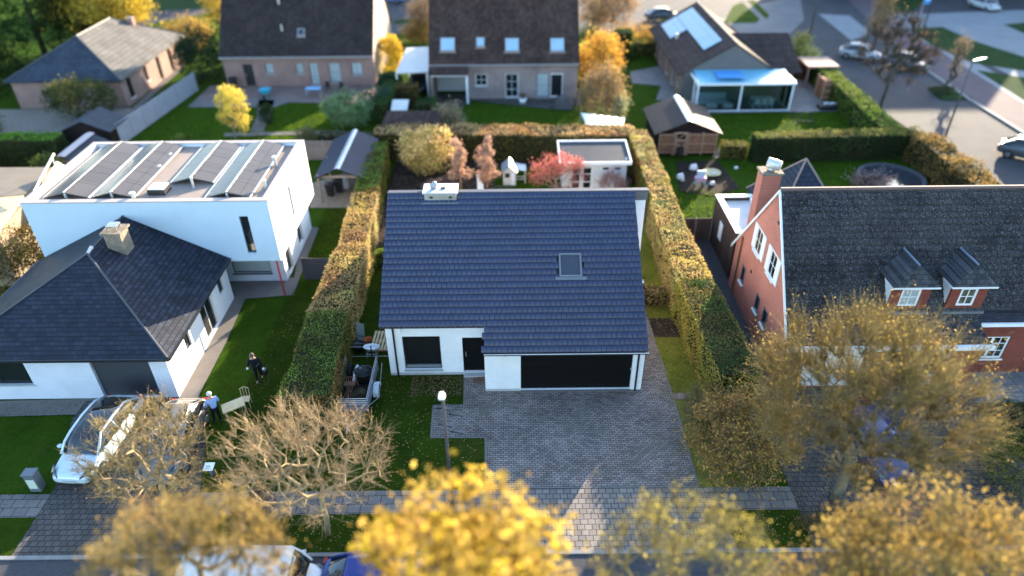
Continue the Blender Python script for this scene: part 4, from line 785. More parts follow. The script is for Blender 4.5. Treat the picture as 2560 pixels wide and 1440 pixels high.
Vn = Vector((xm-(x0-.5), 0, zr-(ze-.15))).normalized(); Nn = Vector((-Vn.z, 0, Vn.x)); T = lambda p: Vector((x0-.5, 0, ze-.15))+Vn*p[0]+Vector((0, p[1], 0))+Nn*p[2]
sp = MB(T); sp.box(3.0, 4.75, 64.2, 76.5, .08, .12); sp.box(1.2, 2.95, 71.3, 76.5, .08, .12); sp.build('solar_panel', M['solar_blue'] if 'solar_blue' in M else brick_mat('solar_blue', (.12, .27, .38), (.11, .26, .37), (.06, .13, .18), 1.7, 1.0, .02, 'z', .35, 0, offset=0, patch=.03, spec=.2), h)
p = T((1.7, 70.6, 0)); v = MB(); v.cyl((p.x, p.y, p.z), .15, .5, 8); v.build('roof_vent', M['alu'], h)
vr = MB(); vx0, vx1, vy0, vy1 = 16.3, 24.7, 59.4, 62.15
for x in (vx0, (vx0+vx1)/2-.4, vx1-.14): vr.box(x, x+.14, vy0, vy0+.14, .1, 2.35)
for x in (vx0, vx1-.14): vr.box(x, x+.14, vy0+1.3, vy0+1.42, .1, 2.4)
vr.box(vx0-.1, vx1+.1, vy0-.08, vy0+.12, 2.353, 2.52); vr.box(vx0-.08, vx0+.1, vy0+.121, vy1, 2.42, 2.6); vr.box(vx1-.1, vx1+.08, vy0+.121, vy1, 2.42, 2.6); vr.box(vx0, vx1, vy0-.02, vy0+.12, .03, .097); vo = vr.build('garden_room', M['white'], h)
MB().slab([(vx0+.1, vy0+.12, 2.56), (vx1-.1, vy0+.12, 2.56), (vx1-.1, vy1, 2.85), (vx0+.1, vy1, 2.85)], .03).build('glass_roof', M['lightblue_panel'], vo)
MB().box(vx0+.15, vx1-.15, vy0+.05, vy0+.065, .1, 2.35).build('glazing', M['glass_clear'], vo); MB().box(vx1-.08, vx1-.065, vy0+.15, vy1-.05, .1, 2.4).build('glazing', M['glass_clear'], vo); MB().box(18.1, 20.4, vy0+.3, vy1-.5, 2.88, 2.9).build('sunshade', paint('awning_blue', (.06, .28, .62), .6), vo)
# flat-roofed building at the left edge
h = thing('flat_roof_house', 'flat-roofed neighbouring building cut by the left edge with a sloping white rail', 'house', (-32, 38, 0))
yw = 41.8; MB().prism([(-50, 30.5), (-28.4, 33.2), (-30.0, 42.0), (-50, 42.2)], 0, 3.15).build('wall', mat('ochre_render', (.30, .23, .16), .8, .1, 1), h); MB().prism([(-50.05, 34.2), (-29.6, 38.2), (-30.0, 42.1), (-50.05, 42.3)], 3.153, 3.26).build('flat_roof', mat('roof_sand', (.22, .18, .14), .9, .1, 1), h); MB().prism([(-50.05, 30.45), (-28.35, 33.15), (-29.55, 38.0), (-50.05, 34.0)], 3.153, 3.3).build('roof_edge', M['wood_new'], h)
rl = MB(); a, b = Vector((-28.5, 37.6, 3.25)), Vector((-29.2, 41.6, 3.9)); rl.tube([a+Vector((0, 0, .5)), b+Vector((0, 0, .5))], .06, 6); [rl.tube([a.lerp(b, t_), a.lerp(b, t_)+Vector((0, 0, .5))], .04, 6) for t_ in (.05, .5, .9)]; rl.build('rail', M['white'], h); MB().slab([tuple(a), tuple(a+Vector((1.2, .3, -.7))), tuple(b+Vector((.9, .1, -.9))), tuple(b)], .05).build('panel', M['white'], h)
# ================================================================ SHEDS AND SMALL BUILDINGS
def gable_shed(root, x0, x1, y0, y1, ze, zr, wallm, roofm, over=.25, open_front=False, cap=None, capm=None):
    xm = (x0+x1)/2
    if wallm:
        for a, b in (((y0, y0+.08),) if not open_front else ())+((y1-.08, y1),): MB().loft([[(x, a, z) for x, z in ((x0, 0), (x1, 0), (x1, ze), (xm, zr-.06), (x0, ze))], [(x, b, z) for x, z in ((x0, 0), (x1, 0), (x1, ze), (xm, zr-.06), (x0, ze))]]).build('wall', wallm, root)
        for a in (x0, x1-.08): MB().box(a, a+.08, y0+.081, y1-.081, 0, ze-.02).build('wall', wallm, root)
    s = (zr-ze)/(xm-x0); zo = ze-s*over
    MB().slab([(x0-over, y1+over, zo), (x0-over, y0-over, zo), (xm, y0-over, zr), (xm, y1+over, zr)], .06).build('roof', roofm, root); MB().slab([(x1+over, y0-over, zo), (x1+over, y1+over, zo), (xm, y1+over, zr+.002), (xm, y0-over, zr+.002)], .06).build('roof', roofm, root)
    if cap: MB().loft([[(xm-cap, y, zr-.02), (xm, y, zr+.06), (xm+cap, y, zr-.02), (xm, y, zr+.01)] for y in (y0-over-.02, y1+over)]).build('ridge_cap', capm, root)
h = thing('log_store', 'brown wooden log store with stacked firewood in front, beside the glass garden room', 'shed', (13.5, 50, 0))
rs = brick_mat('shed_roofing', (.055, .042, .040), (.048, .037, .035), (.02, .016, .016), .55, 9, .03, 'zr', .7, .6, patch=.15)
gable_shed(h, 11.3, 15.8, 50.3, 55.2, 1.95, 2.85, M['wood_dark'], rs, .35, cap=.22, capm=M['alu'])
for x in (11.42, 12.72, 13.62, 14.72): 
    k = MB(); k.box(x, x+(.62 if x == 12.72 else .98), 50.05, 50.28, .25, 1.78 if x != 12.72 else 1.3); k.build('firewood_stack', M['wood_log'], h)
sl_ = MB()
for x in (11.38, 12.46, 13.58, 14.66, 15.74): sl_.box(x-.03, x+.04, 49.98, 50.045, .1, 1.95)
for z in (.3, 1.0, 1.75): sl_.box(11.4, 12.47, 49.95, 49.978, z, z+.06); sl_.box(13.62, 14.62, 49.95, 49.978, z, z+.06); sl_.box(14.70, 15.70, 49.95, 49.978, z, z+.06)
sl_.build('frame', M['wood_pale'], h)
d_ = MB(); d_.box(12.55, 12.65, 49.86, 49.92, .15, 2.0); d_.box(13.35, 13.45, 49.86, 49.92, .15, 2.0); [d_.box(12.65, 13.35, 49.86, 49.92, z, z+.1) for z in (.9, 1.3, 1.9)]; d_.tube([(12.68, 49.89, 1.42), (13.32, 49.89, 1.88)], .03, 4); d_.build('door', M['wood_pale'], h)
t = thing('wood_stove', 'small black stove standing before the log store door', 'stove', (13.0, 49.6, 0)); MB().box(12.8, 13.2, 49.45, 49.8, .3, .85).build('firebox', M['black'], t, bevel=.02); MB().cyl((13.0, 49.6, .853), .06, .4, 10).build('flue', M['black'], t); lg = MB(); [lg.cyl((a, b, 0), .02, .3, 6) for a in (12.83, 13.17) for b in (49.48, 49.77)]; lg.build('legs', M['black'], t)
h = thing('carport_shed', 'open timber carport with dark blue-grey ridged roof beside the left hedge', 'carport', (-11.6, 46, 0))
gable_shed(h, -13.1, -10.1, 42.9, 49.3, 2.0, 2.65, None, M['slate_carport'] if 'slate_carport' in M else brick_mat('carport_roofing', (.026, .030, .050), (.023, .027, .045), (.012, .012, .02), 3, .35, .02, 'z', .6, .3, patch=.1, spec=.15), .2, cap=.2, capm=M['zinc'])
MB().box(-13.1, -10.1, 49.2, 49.28, 0, 2.0).build('wall', M['wood_dark'], h); MB().box(-10.18, -10.1, 43.5, 49.19, 0, 1.95).build('wall', M['wood_grey'], h)
for x, y in ((-13.05, 43.0), (-10.2, 43.0), (-13.05, 46), ): MB().box(x-.07, x+.07, y-.07, y+.07, 0, 2.05).build('post', M['wood_grey'], h)
MB().box(-13.12, -10.08, 42.93, 43.07, 1.86, 2.02).build('beam', M['wood_grey'], h)
h = thing('garden_shed', 'white garden shed with a dark flat roof, double glazed doors and two slit windows', 'shed', (5.85, 45.6, 0))
f = wall(h, (3.62, 44.4), (8.05, 44.4), 0, 2.2, brick_mat('white_boards', (.78, .78, .77), (.75, .75, .75), (.5, .5, .5), .12, 9, .006, 'x', .5, .3, patch=.04), [(.55, 2.1, .06, 1.85), (2.75, 3.2, 1.55, 1.75), (3.6, 4.05, 1.55, 1.75)], th=.1, ends=(True, True))
window(h, f, (.55, 1.32, .06, 1.85), M['white'], cols=1, rows=3, fw=.13, depth=.04, mun=.08, name='glazed_door'); window(h, f, (1.33, 2.1, .06, 1.85), M['white'], cols=1, rows=3, fw=.13, depth=.04, mun=.08, name='glazed_door')
for a in (2.75, 3.6): window(h, f, (a, a+.45, 1.55, 1.75), M['white'], fw=.02, depth=.04)
MB().box(3.62, 3.7, 44.51, 46.9, 0, 2.3).build('wall', M['white'], h); MB().box(7.97, 8.05, 44.51, 46.9, 0, 2.3).build('wall', M['white'], h); MB().box(3.62, 8.05, 46.91, 47.0, 0, 2.4).build('wall', M['white'], h)
MB().slab([(3.45, 44.1, 2.24), (8.22, 44.1, 2.24), (8.22, 47.1, 2.50), (3.45, 47.1, 2.50)], .1).build('roof', M['epdm'], h)
fs = MB(); fs.box(3.35, 8.32, 43.98, 44.1, 2.1, 2.33); fs.box(3.35, 8.32, 47.1, 47.22, 2.36, 2.6); [fs.loft([[(x, 44.101, 2.12), (x+.1, 44.101, 2.12), (x+.1, 44.101, 2.33), (x, 44.101, 2.33)], [(x, 47.099, 2.38), (x+.1, 47.099, 2.38), (x+.1, 47.099, 2.6), (x, 47.099, 2.6)]]) for x in (3.35, 8.22)]; fs.build('roof_edge', M['white'], h)
h = thing('playhouse', 'small cream toy playhouse with grey gable roof and side porch', 'playhouse', (0, 45.8, 0))
gable_shed(h, -.55, .35, 45.3, 46.6, 1.15, 1.55, M['offwhite'], M['zinc'], .12); MB().box(-.42, -.08, 45.27, 45.298, .62, .95).build('window', M['black'], h); MB().box(.04, .28, 45.27, 45.298, .02, .98).build('door', M['white'], h)
MB().slab([(.36, 45.6, 1.1), (1.1, 45.6, .98), (1.1, 46.7, .98), (.36, 46.7, 1.1)], .04).build('porch_roof', M['zinc'], h); pr = MB(); [pr.box(1.0, 1.05, y, y+.05, 0, .96) for y in (45.62, 46.6)]; [pr.box(.36, 1.0, 45.63, 45.66, z, z+.04) for z in (.3, .5)]; pr.build('porch_frame', M['offwhite'], h)
h = thing('dark_shed', 'low black timber shed with dark gable roof behind the solar-panel roof', 'shed', (-33.3, 53.5, 0)); gable_shed(h, -35.3, -31.6, 52.2, 55.0, 1.75, 2.55, M['wood_dark'], M['epdm'], .2)
h = thing('grey_hut', 'small grey hut with pinkish tiled ridge at the corner of the left garden', 'shed', (-32.2, 48.4, 0)); gable_shed(h, -33.4, -31.0, 46.6, 50.6, 1.5, 2.1, M['wood_grey'], M['slate_blue'], .2, cap=.35, capm=paint('hut_ridge', (.42, .34, .33), .7))
h = thing('pergola_shelter', 'low wooden shelter with pale flat roof at the bungalow side by the green hedge', 'shelter', (29.3, 66, 0)); MB().box(28.0, 30.9, 65.2, 68.2, 1.95, 2.1).build('roof', mat('weathered_roof', (.42, .27, .21), .8, .25, 3), h)
for x in (28.15, 30.75): MB().box(x-.07, x+.07, 65.3, 65.45, 0, 1.95).build('post', M['wood_grey'], h)
MB().box(28.1, 30.8, 68.0, 68.1, 0, 1.94).build('wall', M['wood'], h)
t = thing('firewood_rack', 'tall slatted rack of pale split firewood on the bungalow terrace', 'rack', (29.3, 62.5, 0)); MB().box(28.4, 30.2, 61.8, 63.3, .1, 1.8).build('firewood', M['wood_log'], t); [MB().box(a-.05, a+.05, b-.05, b+.05, 0, 2.0).build('post', M['wood_pale'], t) for a in (28.35, 30.25) for b in (61.75, 63.35)]; [MB().box(28.3, 30.3, 61.66, 61.7, z, z+.1).build('rail', M['wood_pale'], t) for z in (.3, .9, 1.5)]
h = thing('car_shelter', 'open carport with pale corrugated roof beside the skylight house', 'carport', (-9, 65, 0)); MB().slab([(-10.4, 63.3, 2.5), (-7.45, 63.3, 2.6), (-7.45, 70.2, 2.9), (-10.2, 70.2, 2.8)], .1).build('roof', mat('corrugated_sheet', (.50, .50, .48), .5, .1, 2), h)
for x, y in ((-10.35, 63.4), (-7.55, 63.4), (-10.2, 70)): MB().box(x-.06, x+.06, y-.06, y+.06, 0, 2.5).build('post', M['white'], h)
t = thing('outdoor_oven', 'white-roofed stone oven on legs behind the back hedge', 'oven', (-9.3, 57.6, 0)); MB().box(-9.9, -8.9, 57.2, 58.2, 0, 1.0).build('base', M['wood_grey'], t); MB().slab([(-10.1, 57.0, 1.35), (-8.7, 57.0, 1.35), (-8.7, 58.4, 1.75), (-10.1, 58.4, 1.75)], .07).build('roof', M['offwhite'], t); MB().box(-9.8, -9.0, 57.4, 58.2, 1.0, 1.3).build('oven_body', M['dark_frame'], t)
t = thing('rain_barrel', 'white plastic barrel beside the white-roofed oven', 'barrel', (-8.4, 57.0, 0)); MB().lathe((-8.4, 57.0, 0), [(.22, 0), (.27, .3), (.27, .6), (.2, .85), (.05, .88)], 14).build('body', M['white'], t, True); MB().cyl((-8.4, 57.0, .885), .12, .05, 12).build('lid', M['zinc'], t)
h = thing('summer_roof', 'brown shallow hipped roof of a hut behind the left end of the back hedge', 'hut', (-8, 53.6, 0)); MB().slab([(-10.2, 52.6, 1.7), (-5.7, 52.6, 1.7), (-7.9, 54.2, 2.3)], .05).build('roof', M['roof_brown'], h); MB().slab([(-5.7, 52.6, 1.7), (-5.7, 55.8, 1.7), (-7.9, 54.2, 2.3)], .05).build('roof', M['roof_brown'], h); MB().slab([(-10.2, 55.8, 1.7), (-10.2, 52.6, 1.7), (-7.9, 54.2, 2.3)], .05).build('roof', M['roof_brown'], h); MB().box(-9.9, -6.0, 52.9, 55.5, 0, 1.68).build('wall', M['wood'], h)

# ================================================================ FENCES
def fence(name, label, a, b, ht, m, n, post=None, cat='fence', th=.05, z0=0.0):
    t = thing(name, label, cat, (a[0], a[1], 0)); wf = WF(a, b); L = wf.len; st = L/n
    for i in range(n): MB(wf).box(i*st+.05, (i+1)*st-.05, 0, th, z0, ht).build('panel', m, t)
    for i in range(n+1): MB(wf).box(i*st-.045, i*st+.045, -.02, th+.02, 0, ht+.04).build('post', post or m, t)
    return t
fence('concrete_fence', 'pale grey concrete panel fence running beside the lawn towards the dark shed', (-31.6, 53.4), (-30.2, 66.5), 1.75, mat('fence_grey', (.30, .31, .34), .8, .1, 1), 7)
fence('garden_fence', 'weathered grey board fence between the solar-roof house and the carport', (-17.0, 50.1), (-13.0, 50.0), 1.55, brick_mat('grey_boards', (.24, .21, .19), (.20, .17, .16), (.08, .07, .06), 4, .2, .01, 'x'), 3, M['wood_grey'])
fence('dark_panel_fence', 'single dark composite fence panel between the lawn and the left hedge', (-11.95, 33.45), (-10.25, 33.4), 1.45, brick_mat('composite', (.085, .078, .08), (.08, .072, .075), (.03, .03, .03), 4, .17, .01, 'x', .6), 1, paint('post_dark', (.05, .05, .052), .5))
fence('wooden_gate', 'brown wooden picket gate between the right hedge and the brick house annex', (10.4, 37.4), (12.35, 37.4), 1.55, brick_mat('pickets', (.16, .11, .09), (.12, .085, .07), (.02, .015, .012), .13, 9, .02, 'x', .8, .5), 2, M['wood_grey'], 'gate')
t = thing('wire_fence', 'thin wire fence between the trailer and the house corner', 'fence', (-8, 26.4, 0))
k = MB(); [k.tube([(-8.0, 26.2, z), (-5.9, 26.2, z)], .012, 4) for z in (.3, .9)]; k.build('wire', M['steel'], t); k = MB(); [k.cyl((x, 26.2, 0), .03, .95, 8) for x in (-7.9, -6.9)]; k.build('posts', M['black'], t)

# ================================================================ HEDGES
GRN = [(.055, .085, .012), (.12, .18, .025), (.20, .28, .055), (.08, .11, .02)]; DKG = [(.02, .05, .015), (.035, .075, .02), (.06, .11, .03)]
BRN = [(.42, .24, .12), (.26, .14, .06), (.50, .34, .17), (.24, .20, .06), (.44, .26, .13)]; GLD = [(.58, .43, .14), (.42, .34, .09), (.64, .50, .23), (.38, .20, .09), (.30, .31, .09), (.58, .47, .21)]  # hedge golds and browns paled: sun on them put into the leaf colour
OLV = [(.14, .13, .03), (.22, .19, .04), (.10, .12, .03), (.24, .13, .04)]; YEL = [(.62, .42, .04), (.70, .52, .06), (.45, .30, .03), (.55, .30, .05)]
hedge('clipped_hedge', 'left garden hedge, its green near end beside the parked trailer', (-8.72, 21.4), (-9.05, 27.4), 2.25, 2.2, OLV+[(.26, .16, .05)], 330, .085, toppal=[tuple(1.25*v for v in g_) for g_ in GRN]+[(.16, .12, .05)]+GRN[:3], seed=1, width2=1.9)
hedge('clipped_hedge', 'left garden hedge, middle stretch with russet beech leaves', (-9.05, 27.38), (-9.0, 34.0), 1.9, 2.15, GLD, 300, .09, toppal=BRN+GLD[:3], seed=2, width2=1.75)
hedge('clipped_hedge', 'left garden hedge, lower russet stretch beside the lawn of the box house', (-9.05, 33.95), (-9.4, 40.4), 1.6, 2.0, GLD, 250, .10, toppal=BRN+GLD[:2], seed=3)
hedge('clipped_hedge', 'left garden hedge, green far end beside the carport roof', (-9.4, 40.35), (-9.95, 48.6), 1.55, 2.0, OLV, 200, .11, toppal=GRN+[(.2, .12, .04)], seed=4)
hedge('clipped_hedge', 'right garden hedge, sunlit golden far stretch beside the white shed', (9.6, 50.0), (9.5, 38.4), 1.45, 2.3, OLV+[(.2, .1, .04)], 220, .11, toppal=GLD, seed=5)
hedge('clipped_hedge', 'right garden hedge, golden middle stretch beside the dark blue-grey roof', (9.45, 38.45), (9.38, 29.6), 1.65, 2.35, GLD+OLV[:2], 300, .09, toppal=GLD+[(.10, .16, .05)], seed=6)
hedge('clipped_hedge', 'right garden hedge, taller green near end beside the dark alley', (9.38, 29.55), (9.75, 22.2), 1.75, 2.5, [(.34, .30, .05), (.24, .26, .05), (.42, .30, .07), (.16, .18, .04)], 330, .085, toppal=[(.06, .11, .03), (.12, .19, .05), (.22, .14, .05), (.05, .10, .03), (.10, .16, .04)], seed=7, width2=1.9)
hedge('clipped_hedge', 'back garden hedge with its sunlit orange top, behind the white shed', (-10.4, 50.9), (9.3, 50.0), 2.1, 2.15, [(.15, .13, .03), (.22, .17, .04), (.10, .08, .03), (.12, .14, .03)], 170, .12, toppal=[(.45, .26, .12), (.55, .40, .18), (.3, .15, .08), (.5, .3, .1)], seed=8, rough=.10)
hedge('low_hedge', 'low brown hedge across the passage right of the tiled roof', (6.2, 31.1), (8.5, 30.9), 1.0, .8, BRN+OLV, 260, .09, seed=9, rough=.1)
hedge('box_hedge_block', 'small clipped green block of hedge at the left house wall', (-8.05, 35.0), (-7.3, 35.0), .7, .95, GRN, 300, .08, seed=10)
hedge('garden_hedge', 'long dark green hedge across the garden in front of the sunlit lawn patch', (18.3, 49.3), (31.0, 49.7), 1.4, 2.0, DKG+[(.10, .08, .03)], 120, .14, toppal=[(.16, .18, .04), (.2, .17, .05)], seed=11)
hedge('low_hedge', 'low olive hedge stub beside the log store', (16.2, 49.9), (18.1, 49.8), 1.1, 1.1, OLV, 200, .12, seed=12)
a_, b_ = G(2062, 150, 1.9), G(2262, 338, 1.9)
hedge('garden_hedge', 'tall green hedge running along the street beside the bungalow terrace', (a_.x-.6, a_.y), (b_.x-.4, b_.y), 1.5, 1.9, GRN+DKG, 100, .16, toppal=[(.14, .20, .03), (.20, .24, .05), (.10, .15, .03)], seed=13)
a_, b_ = G(2312, 333, 2.1), G(2500, 478, 2.1)
hedge('garden_hedge', 'rusty brown and orange hedge beside the sunlit street', (a_.x, a_.y), (b_.x, b_.y-3), 1.9, 2.1, [(.22, .14, .05), (.34, .20, .06), (.16, .12, .04), (.40, .24, .07)], 130, .15, seed=14, rough=.12)
hedge('garden_hedge', 'bright green clipped hedge at the left edge of the photo', (-48, 50.2), (-34.3, 50.1), 1.7, 2.15, DKG, 110, .14, toppal=[(.10, .22, .02), (.13, .26, .03)], seed=15)
a_, b_ = G(1575, 108, 1.2), G(1640, 104, 1.2)
hedge('garden_hedge', 'yellow-green hedge at the back corner of the bungalow', (a_.x-1.2, a_.y), (b_.x, b_.y), 2.0, 1.4, [(.12, .15, .04), (.3, .26, .06)], 90, .2, toppal=[(.34, .22, .05), (.40, .30, .06), (.2, .2, .05)], seed=16)
hedge('tall_hedge', 'tall orange-brown clipped hedge beside the carport of the skylight house', (-10.3, 61.5), (-8.3, 61.5), 1.4, 2.0, [(.12, .08, .03), (.20, .13, .04), (.08, .08, .02)], 110, .15, seed=17)
hedge('tall_hedge', 'dark green clipped hedge block beside the white barrel', (-7.9, 57.7), (-6.3, 57.7), 1.6, 1.9, DKG, 110, .15, seed=18)
hedge('tall_hedge', 'narrow dark green hedge between the two steep-roofed houses', (-11.0, 57), (-10.6, 64.5), 1.2, 1.9, DKG+[(.05, .12, .03)], 90, .16, seed=19)
a_ = G(1552, 150, 0); hedge('tall_hedge', 'dark green clipped yew block beside the orange tree', (a_.x-.9, a_.y), (a_.x+.9, a_.y), 1.8, 3.0, DKG, 90, .18, seed=20)
hedge('low_hedge', 'low bare hedge strip behind the grey-green shrub', (-15.5, 53.2), (-11, 52.6), 1.2, 1.0, [(.09, .10, .06), (.14, .13, .08)], 110, .14, seed=21)

# ================================================================ TREES AND SHRUBS
CU = [(.40, .30, .20), (.30, .22, .13), (.22, .17, .10)]
# bare street trees in front
c = G(765, 1150, 4.3)
tree('bare_street_tree', 'bare pale-twigged street tree on the verge before the left hedge', (-7.02, 16.27, 0), c, (2.85, 2.3, 1.6), (c.x+.3, c.y-.3, 2.0), pts=300, rmin=.009, rmax=.11, bark=M['twig'], twigs=2300, twlen=.55, twr=.0085, twmat=M['twig'], leaves=900, lsize=.05, pal=[(.45, .20, .12), (.40, .25, .12)], upt=.5, group='bare street trees along the pavement', lm=M['leaf_thin'], lsig=.03)
c = G(362, 1130, 4.3)
tree('bare_street_tree', 'bare pale-twigged street tree in front of the pale blue car', (-13.6, 17.3, 0), c, (2.05, 1.9, 1.6), (c.x+.1, c.y-.2, 2.0), pts=260, rmin=.009, rmax=.11, bark=M['twig'], twigs=2100, twlen=.5, twr=.0085, twmat=M['twig_olive'], leaves=1400, lsize=.06, pal=[(.45, .24, .14), (.42, .30, .10)], upt=.5, group='bare street trees along the pavement', lm=M['leaf_thin'], lsig=.03)
c = G(2170, 1000, 6.2)
tree('large_street_tree', 'big olive-brown leafless tree filling the lower right, before the brick house', (12.6, 17.6, 0), c, (3.3, 2.9, 2.6), (12.3, 17.2, 3.0), pts=330, rmin=.009, rmax=.20, bark=M['bark'], twigs=7000, twlen=1.05, twr=.009, twn=.28, twmat=M['twig_gold'], leaves=11000, lsize=.055, pal=[(.42, .29, .06), (.32, .23, .05), (.48, .34, .09), (.40, .23, .08)], upt=.25, lm=M['leaf_thin'], lsig=.06, lscale=.5)
AUT = [(.44, .20, .08), (.22, .13, .04), (.50, .29, .08), (.16, .12, .04), (.46, .18, .08)]
tree('russet_shrub', 'tangled shrub with sparse russet leaves at the end of the right hedge', (9.3, 18.6, 0), (9.0, 19.0, 1.9), (2.0, 1.8, 1.7), (9.2, 18.7, .5), pts=260, rmin=.01, rmax=.06, bark=M['bark_dark'], twigs=2600, twlen=.5, twr=.007, twmat=M['twig_olive'], leaves=8500, lsize=.11, pal=AUT, cat='shrub', lsig=.13)
tree('wispy_shrub', 'wispy grey-green bare shrub against the right hedge', (8.7, 21.2, 0), (8.4, 21.0, 1.2), (1.3, 1.3, 1.1), (8.6, 21.2, .3), pts=150, rmin=.008, rmax=.03, bark=M['bark_dark'], twigs=1800, twlen=.5, twr=.006, twmat=M['twig_olive'], cat='shrub')
c = G(1150, 1395, 10.7)
tree('yellow_tree', 'bright yellow autumn tree closest to the camera, bottom centre', (c.x, c.y-.3, 0), c, (1.95, 1.9, 1.9), (c.x, c.y, 7.6), pts=170, rmin=.012, rmax=.14, leaves=5200, lsize=.18, pal=[(.54, .40, .05), (.58, .42, .09), (.28, .17, .04), (.48, .35, .035), (.46, .24, .08)], lsig=.2, lumps=[((-.9, 0, -.6), .62, .3), ((0, 0, .15), .8, .4), ((.9, 0, -.4), .6, .3)], lm=M['leaf_thin'])
c = G(470, 1450, 8.8)
tree('olive_tree', 'mustard-leaved treetop at the bottom edge left, over the white van', (c.x, c.y-.6, 0), c, (1.95, 1.7, 1.6), (c.x, c.y, 6.0), pts=200, rmin=.012, rmax=.12, twigs=3000, twlen=.5, twr=.007, twmat=M['twig_olive'], leaves=7000, lsize=.085, pal=[(.34, .22, .06), (.20, .14, .04), (.38, .26, .07), (.28, .15, .07)], lsig=.09, lm=M['leaf_thin'])
c = G(1690, 1440, 8.2)
tree('sparse_tree', 'sparse yellow-green treetop with upright shoots at the bottom edge right of centre', (c.x, c.y-.6, 0), c, (1.9, 1.5, 2.0), (c.x, c.y, 5.6), pts=150, rmin=.011, rmax=.11, bark=M['twig_olive'], twigs=1500, twlen=.6, twr=.007, twmat=M['twig_olive'], leaves=2400, lsize=.075, pal=[(.42, .32, .06), (.30, .26, .06), (.5, .4, .08)], lsig=.07, upt=1.2, lm=M['leaf_thin'])
c = G(2330, 1430, 7.6)
tree('golden_brown_tree', 'golden-brown leafy treetop in the bottom right corner', (c.x, c.y-.6, 0), c, (3.3, 2.2, 2.1), (c.x, c.y, 5.2), pts=260, rmin=.012, rmax=.14, twigs=3000, twlen=.5, twr=.007, twmat=M['twig_olive'], leaves=9500, lsize=.11, pal=[(.42, .26, .05), (.20, .13, .04), (.46, .32, .08), (.26, .14, .06)], lsig=.16, lumps=[((-1.6, 0, 0), .55, .3), ((0, 0, .2), .7, .4), ((1.7, 0, .1), .6, .35)])
bush('round_bush', 'rounded dark olive bush at the right edge of the photo', (19.9, 18.4, 0), (1.5, 1.5, 1.25), 9000, .09, [(.06, .08, .02), (.14, .13, .03), (.22, .18, .04)])
bush('round_bush', 'low bronze shrub in the bed before the brick wing', (22.3, 21.3, 0), (1.4, 1.2, .5), 3500, .09, [(.08, .09, .03), (.16, .13, .05)])
bush('verge_bush', 'dark shrubs on the verge under the golden-brown treetop', (12.4, 16.2, 0), (2.0, .6, .45), 4500, .09, [(.05, .06, .02), (.14, .09, .03), (.09, .10, .03)])
bush('red_leaf_bush', 'dark purple-brown shrub top above the white van', (-9.8, 17.0, 0), (.8, .7, .9), 3500, .07, [(.10, .05, .035), (.06, .035, .03)])
# back garden
bush('golden_shrub', 'big rounded golden shrub in the back garden, left of the two trained trees', (-6.0, 47.4, 0), (2.1, 1.7, 1.85), 7500, .17, [(.66, .48, .12), (.75, .58, .25), (.58, .33, .13), (.36, .36, .07), (.78, .52, .26)], lumps=14)
for px, lab, w_ in ((1152, 'left of the pair of tall tiered trees trained in a column', .85), (1218, 'right of the pair of tall tiered trees trained in a column', 1.0)):
    g = G(px, 475); t = thing('tiered_tree', lab, 'tree', (g.x, g.y, 0), 'tiered trees behind the tiled roof'); MB().tube([(g.x, g.y, 0), (g.x+.05, g.y, 1.2), (g.x, g.y, 3.0)], [.10, .07, .03], 8).build('trunk', M['wood_pale'], t, True)
    P = np.concatenate([in_ellipsoid(RNG.integers(90, 260), (g.x+RNG.normal(0, .38)*w_*(1-.12*(j//6)), g.y+RNG.normal(0, .3), 1.1+(j//6)*.62+RNG.normal(0, .2)), np.array((.36, .34, .24))*RNG.uniform(.5, 1.3), .2) for j in range(26)]); P = P+RNG.normal(0, .07, P.shape); leaf_cloud('crown', P, .125, pick(P, [(.42, .25, .18), (.52, .34, .22), (.34, .19, .14), (.56, .36, .26)], 1.5), t)
bush('bare_bush', 'low bare purplish bush beside the chimney', (-5.0, 44.3, 0), (1.3, .9, .55), 3500, .05, [(.20, .13, .12), (.26, .19, .16)])
c = (4.2, 44.0, 1.9)
tree('red_maple', 'red-leaved maple in front of the white shed', (3.35, 43.2, 0), (3.2, 43.5, 1.75), (1.75, .9, 1.25), (3.3, 43.3, .6), pts=160, rmin=.008, rmax=.05, bark=M['twig_pink'], twigs=900, twlen=.4, twr=.006, twmat=M['twig_pink'], leaves=3600, lsize=.10, pal=[(.62, .16, .13), (.66, .24, .17), (.50, .09, .08), (.60, .28, .20)], lsig=.12)
tree('red_shrub', 'small twiggy pink-tipped shrub before the right end of the white shed', (7.0, 43.2, 0), (7.0, 43.3, .95), (.85, .6, .75), (7.0, 43.2, .2), pts=120, rmin=.007, rmax=.025, bark=M['twig_pink'], twigs=1100, twlen=.45, twr=.005, twmat=M['twig_pink'], leaves=450, lsize=.08, pal=[(.62, .20, .25), (.55, .25, .22)], lsig=.06, cat='shrub', upt=1.2)
bush('low_twigs', 'low dry twigs at the foot of the playhouse', (-.6, 44.2, 0), (1.1, .4, .25), 700, .06, [(.22, .17, .12), (.16, .14, .08)])
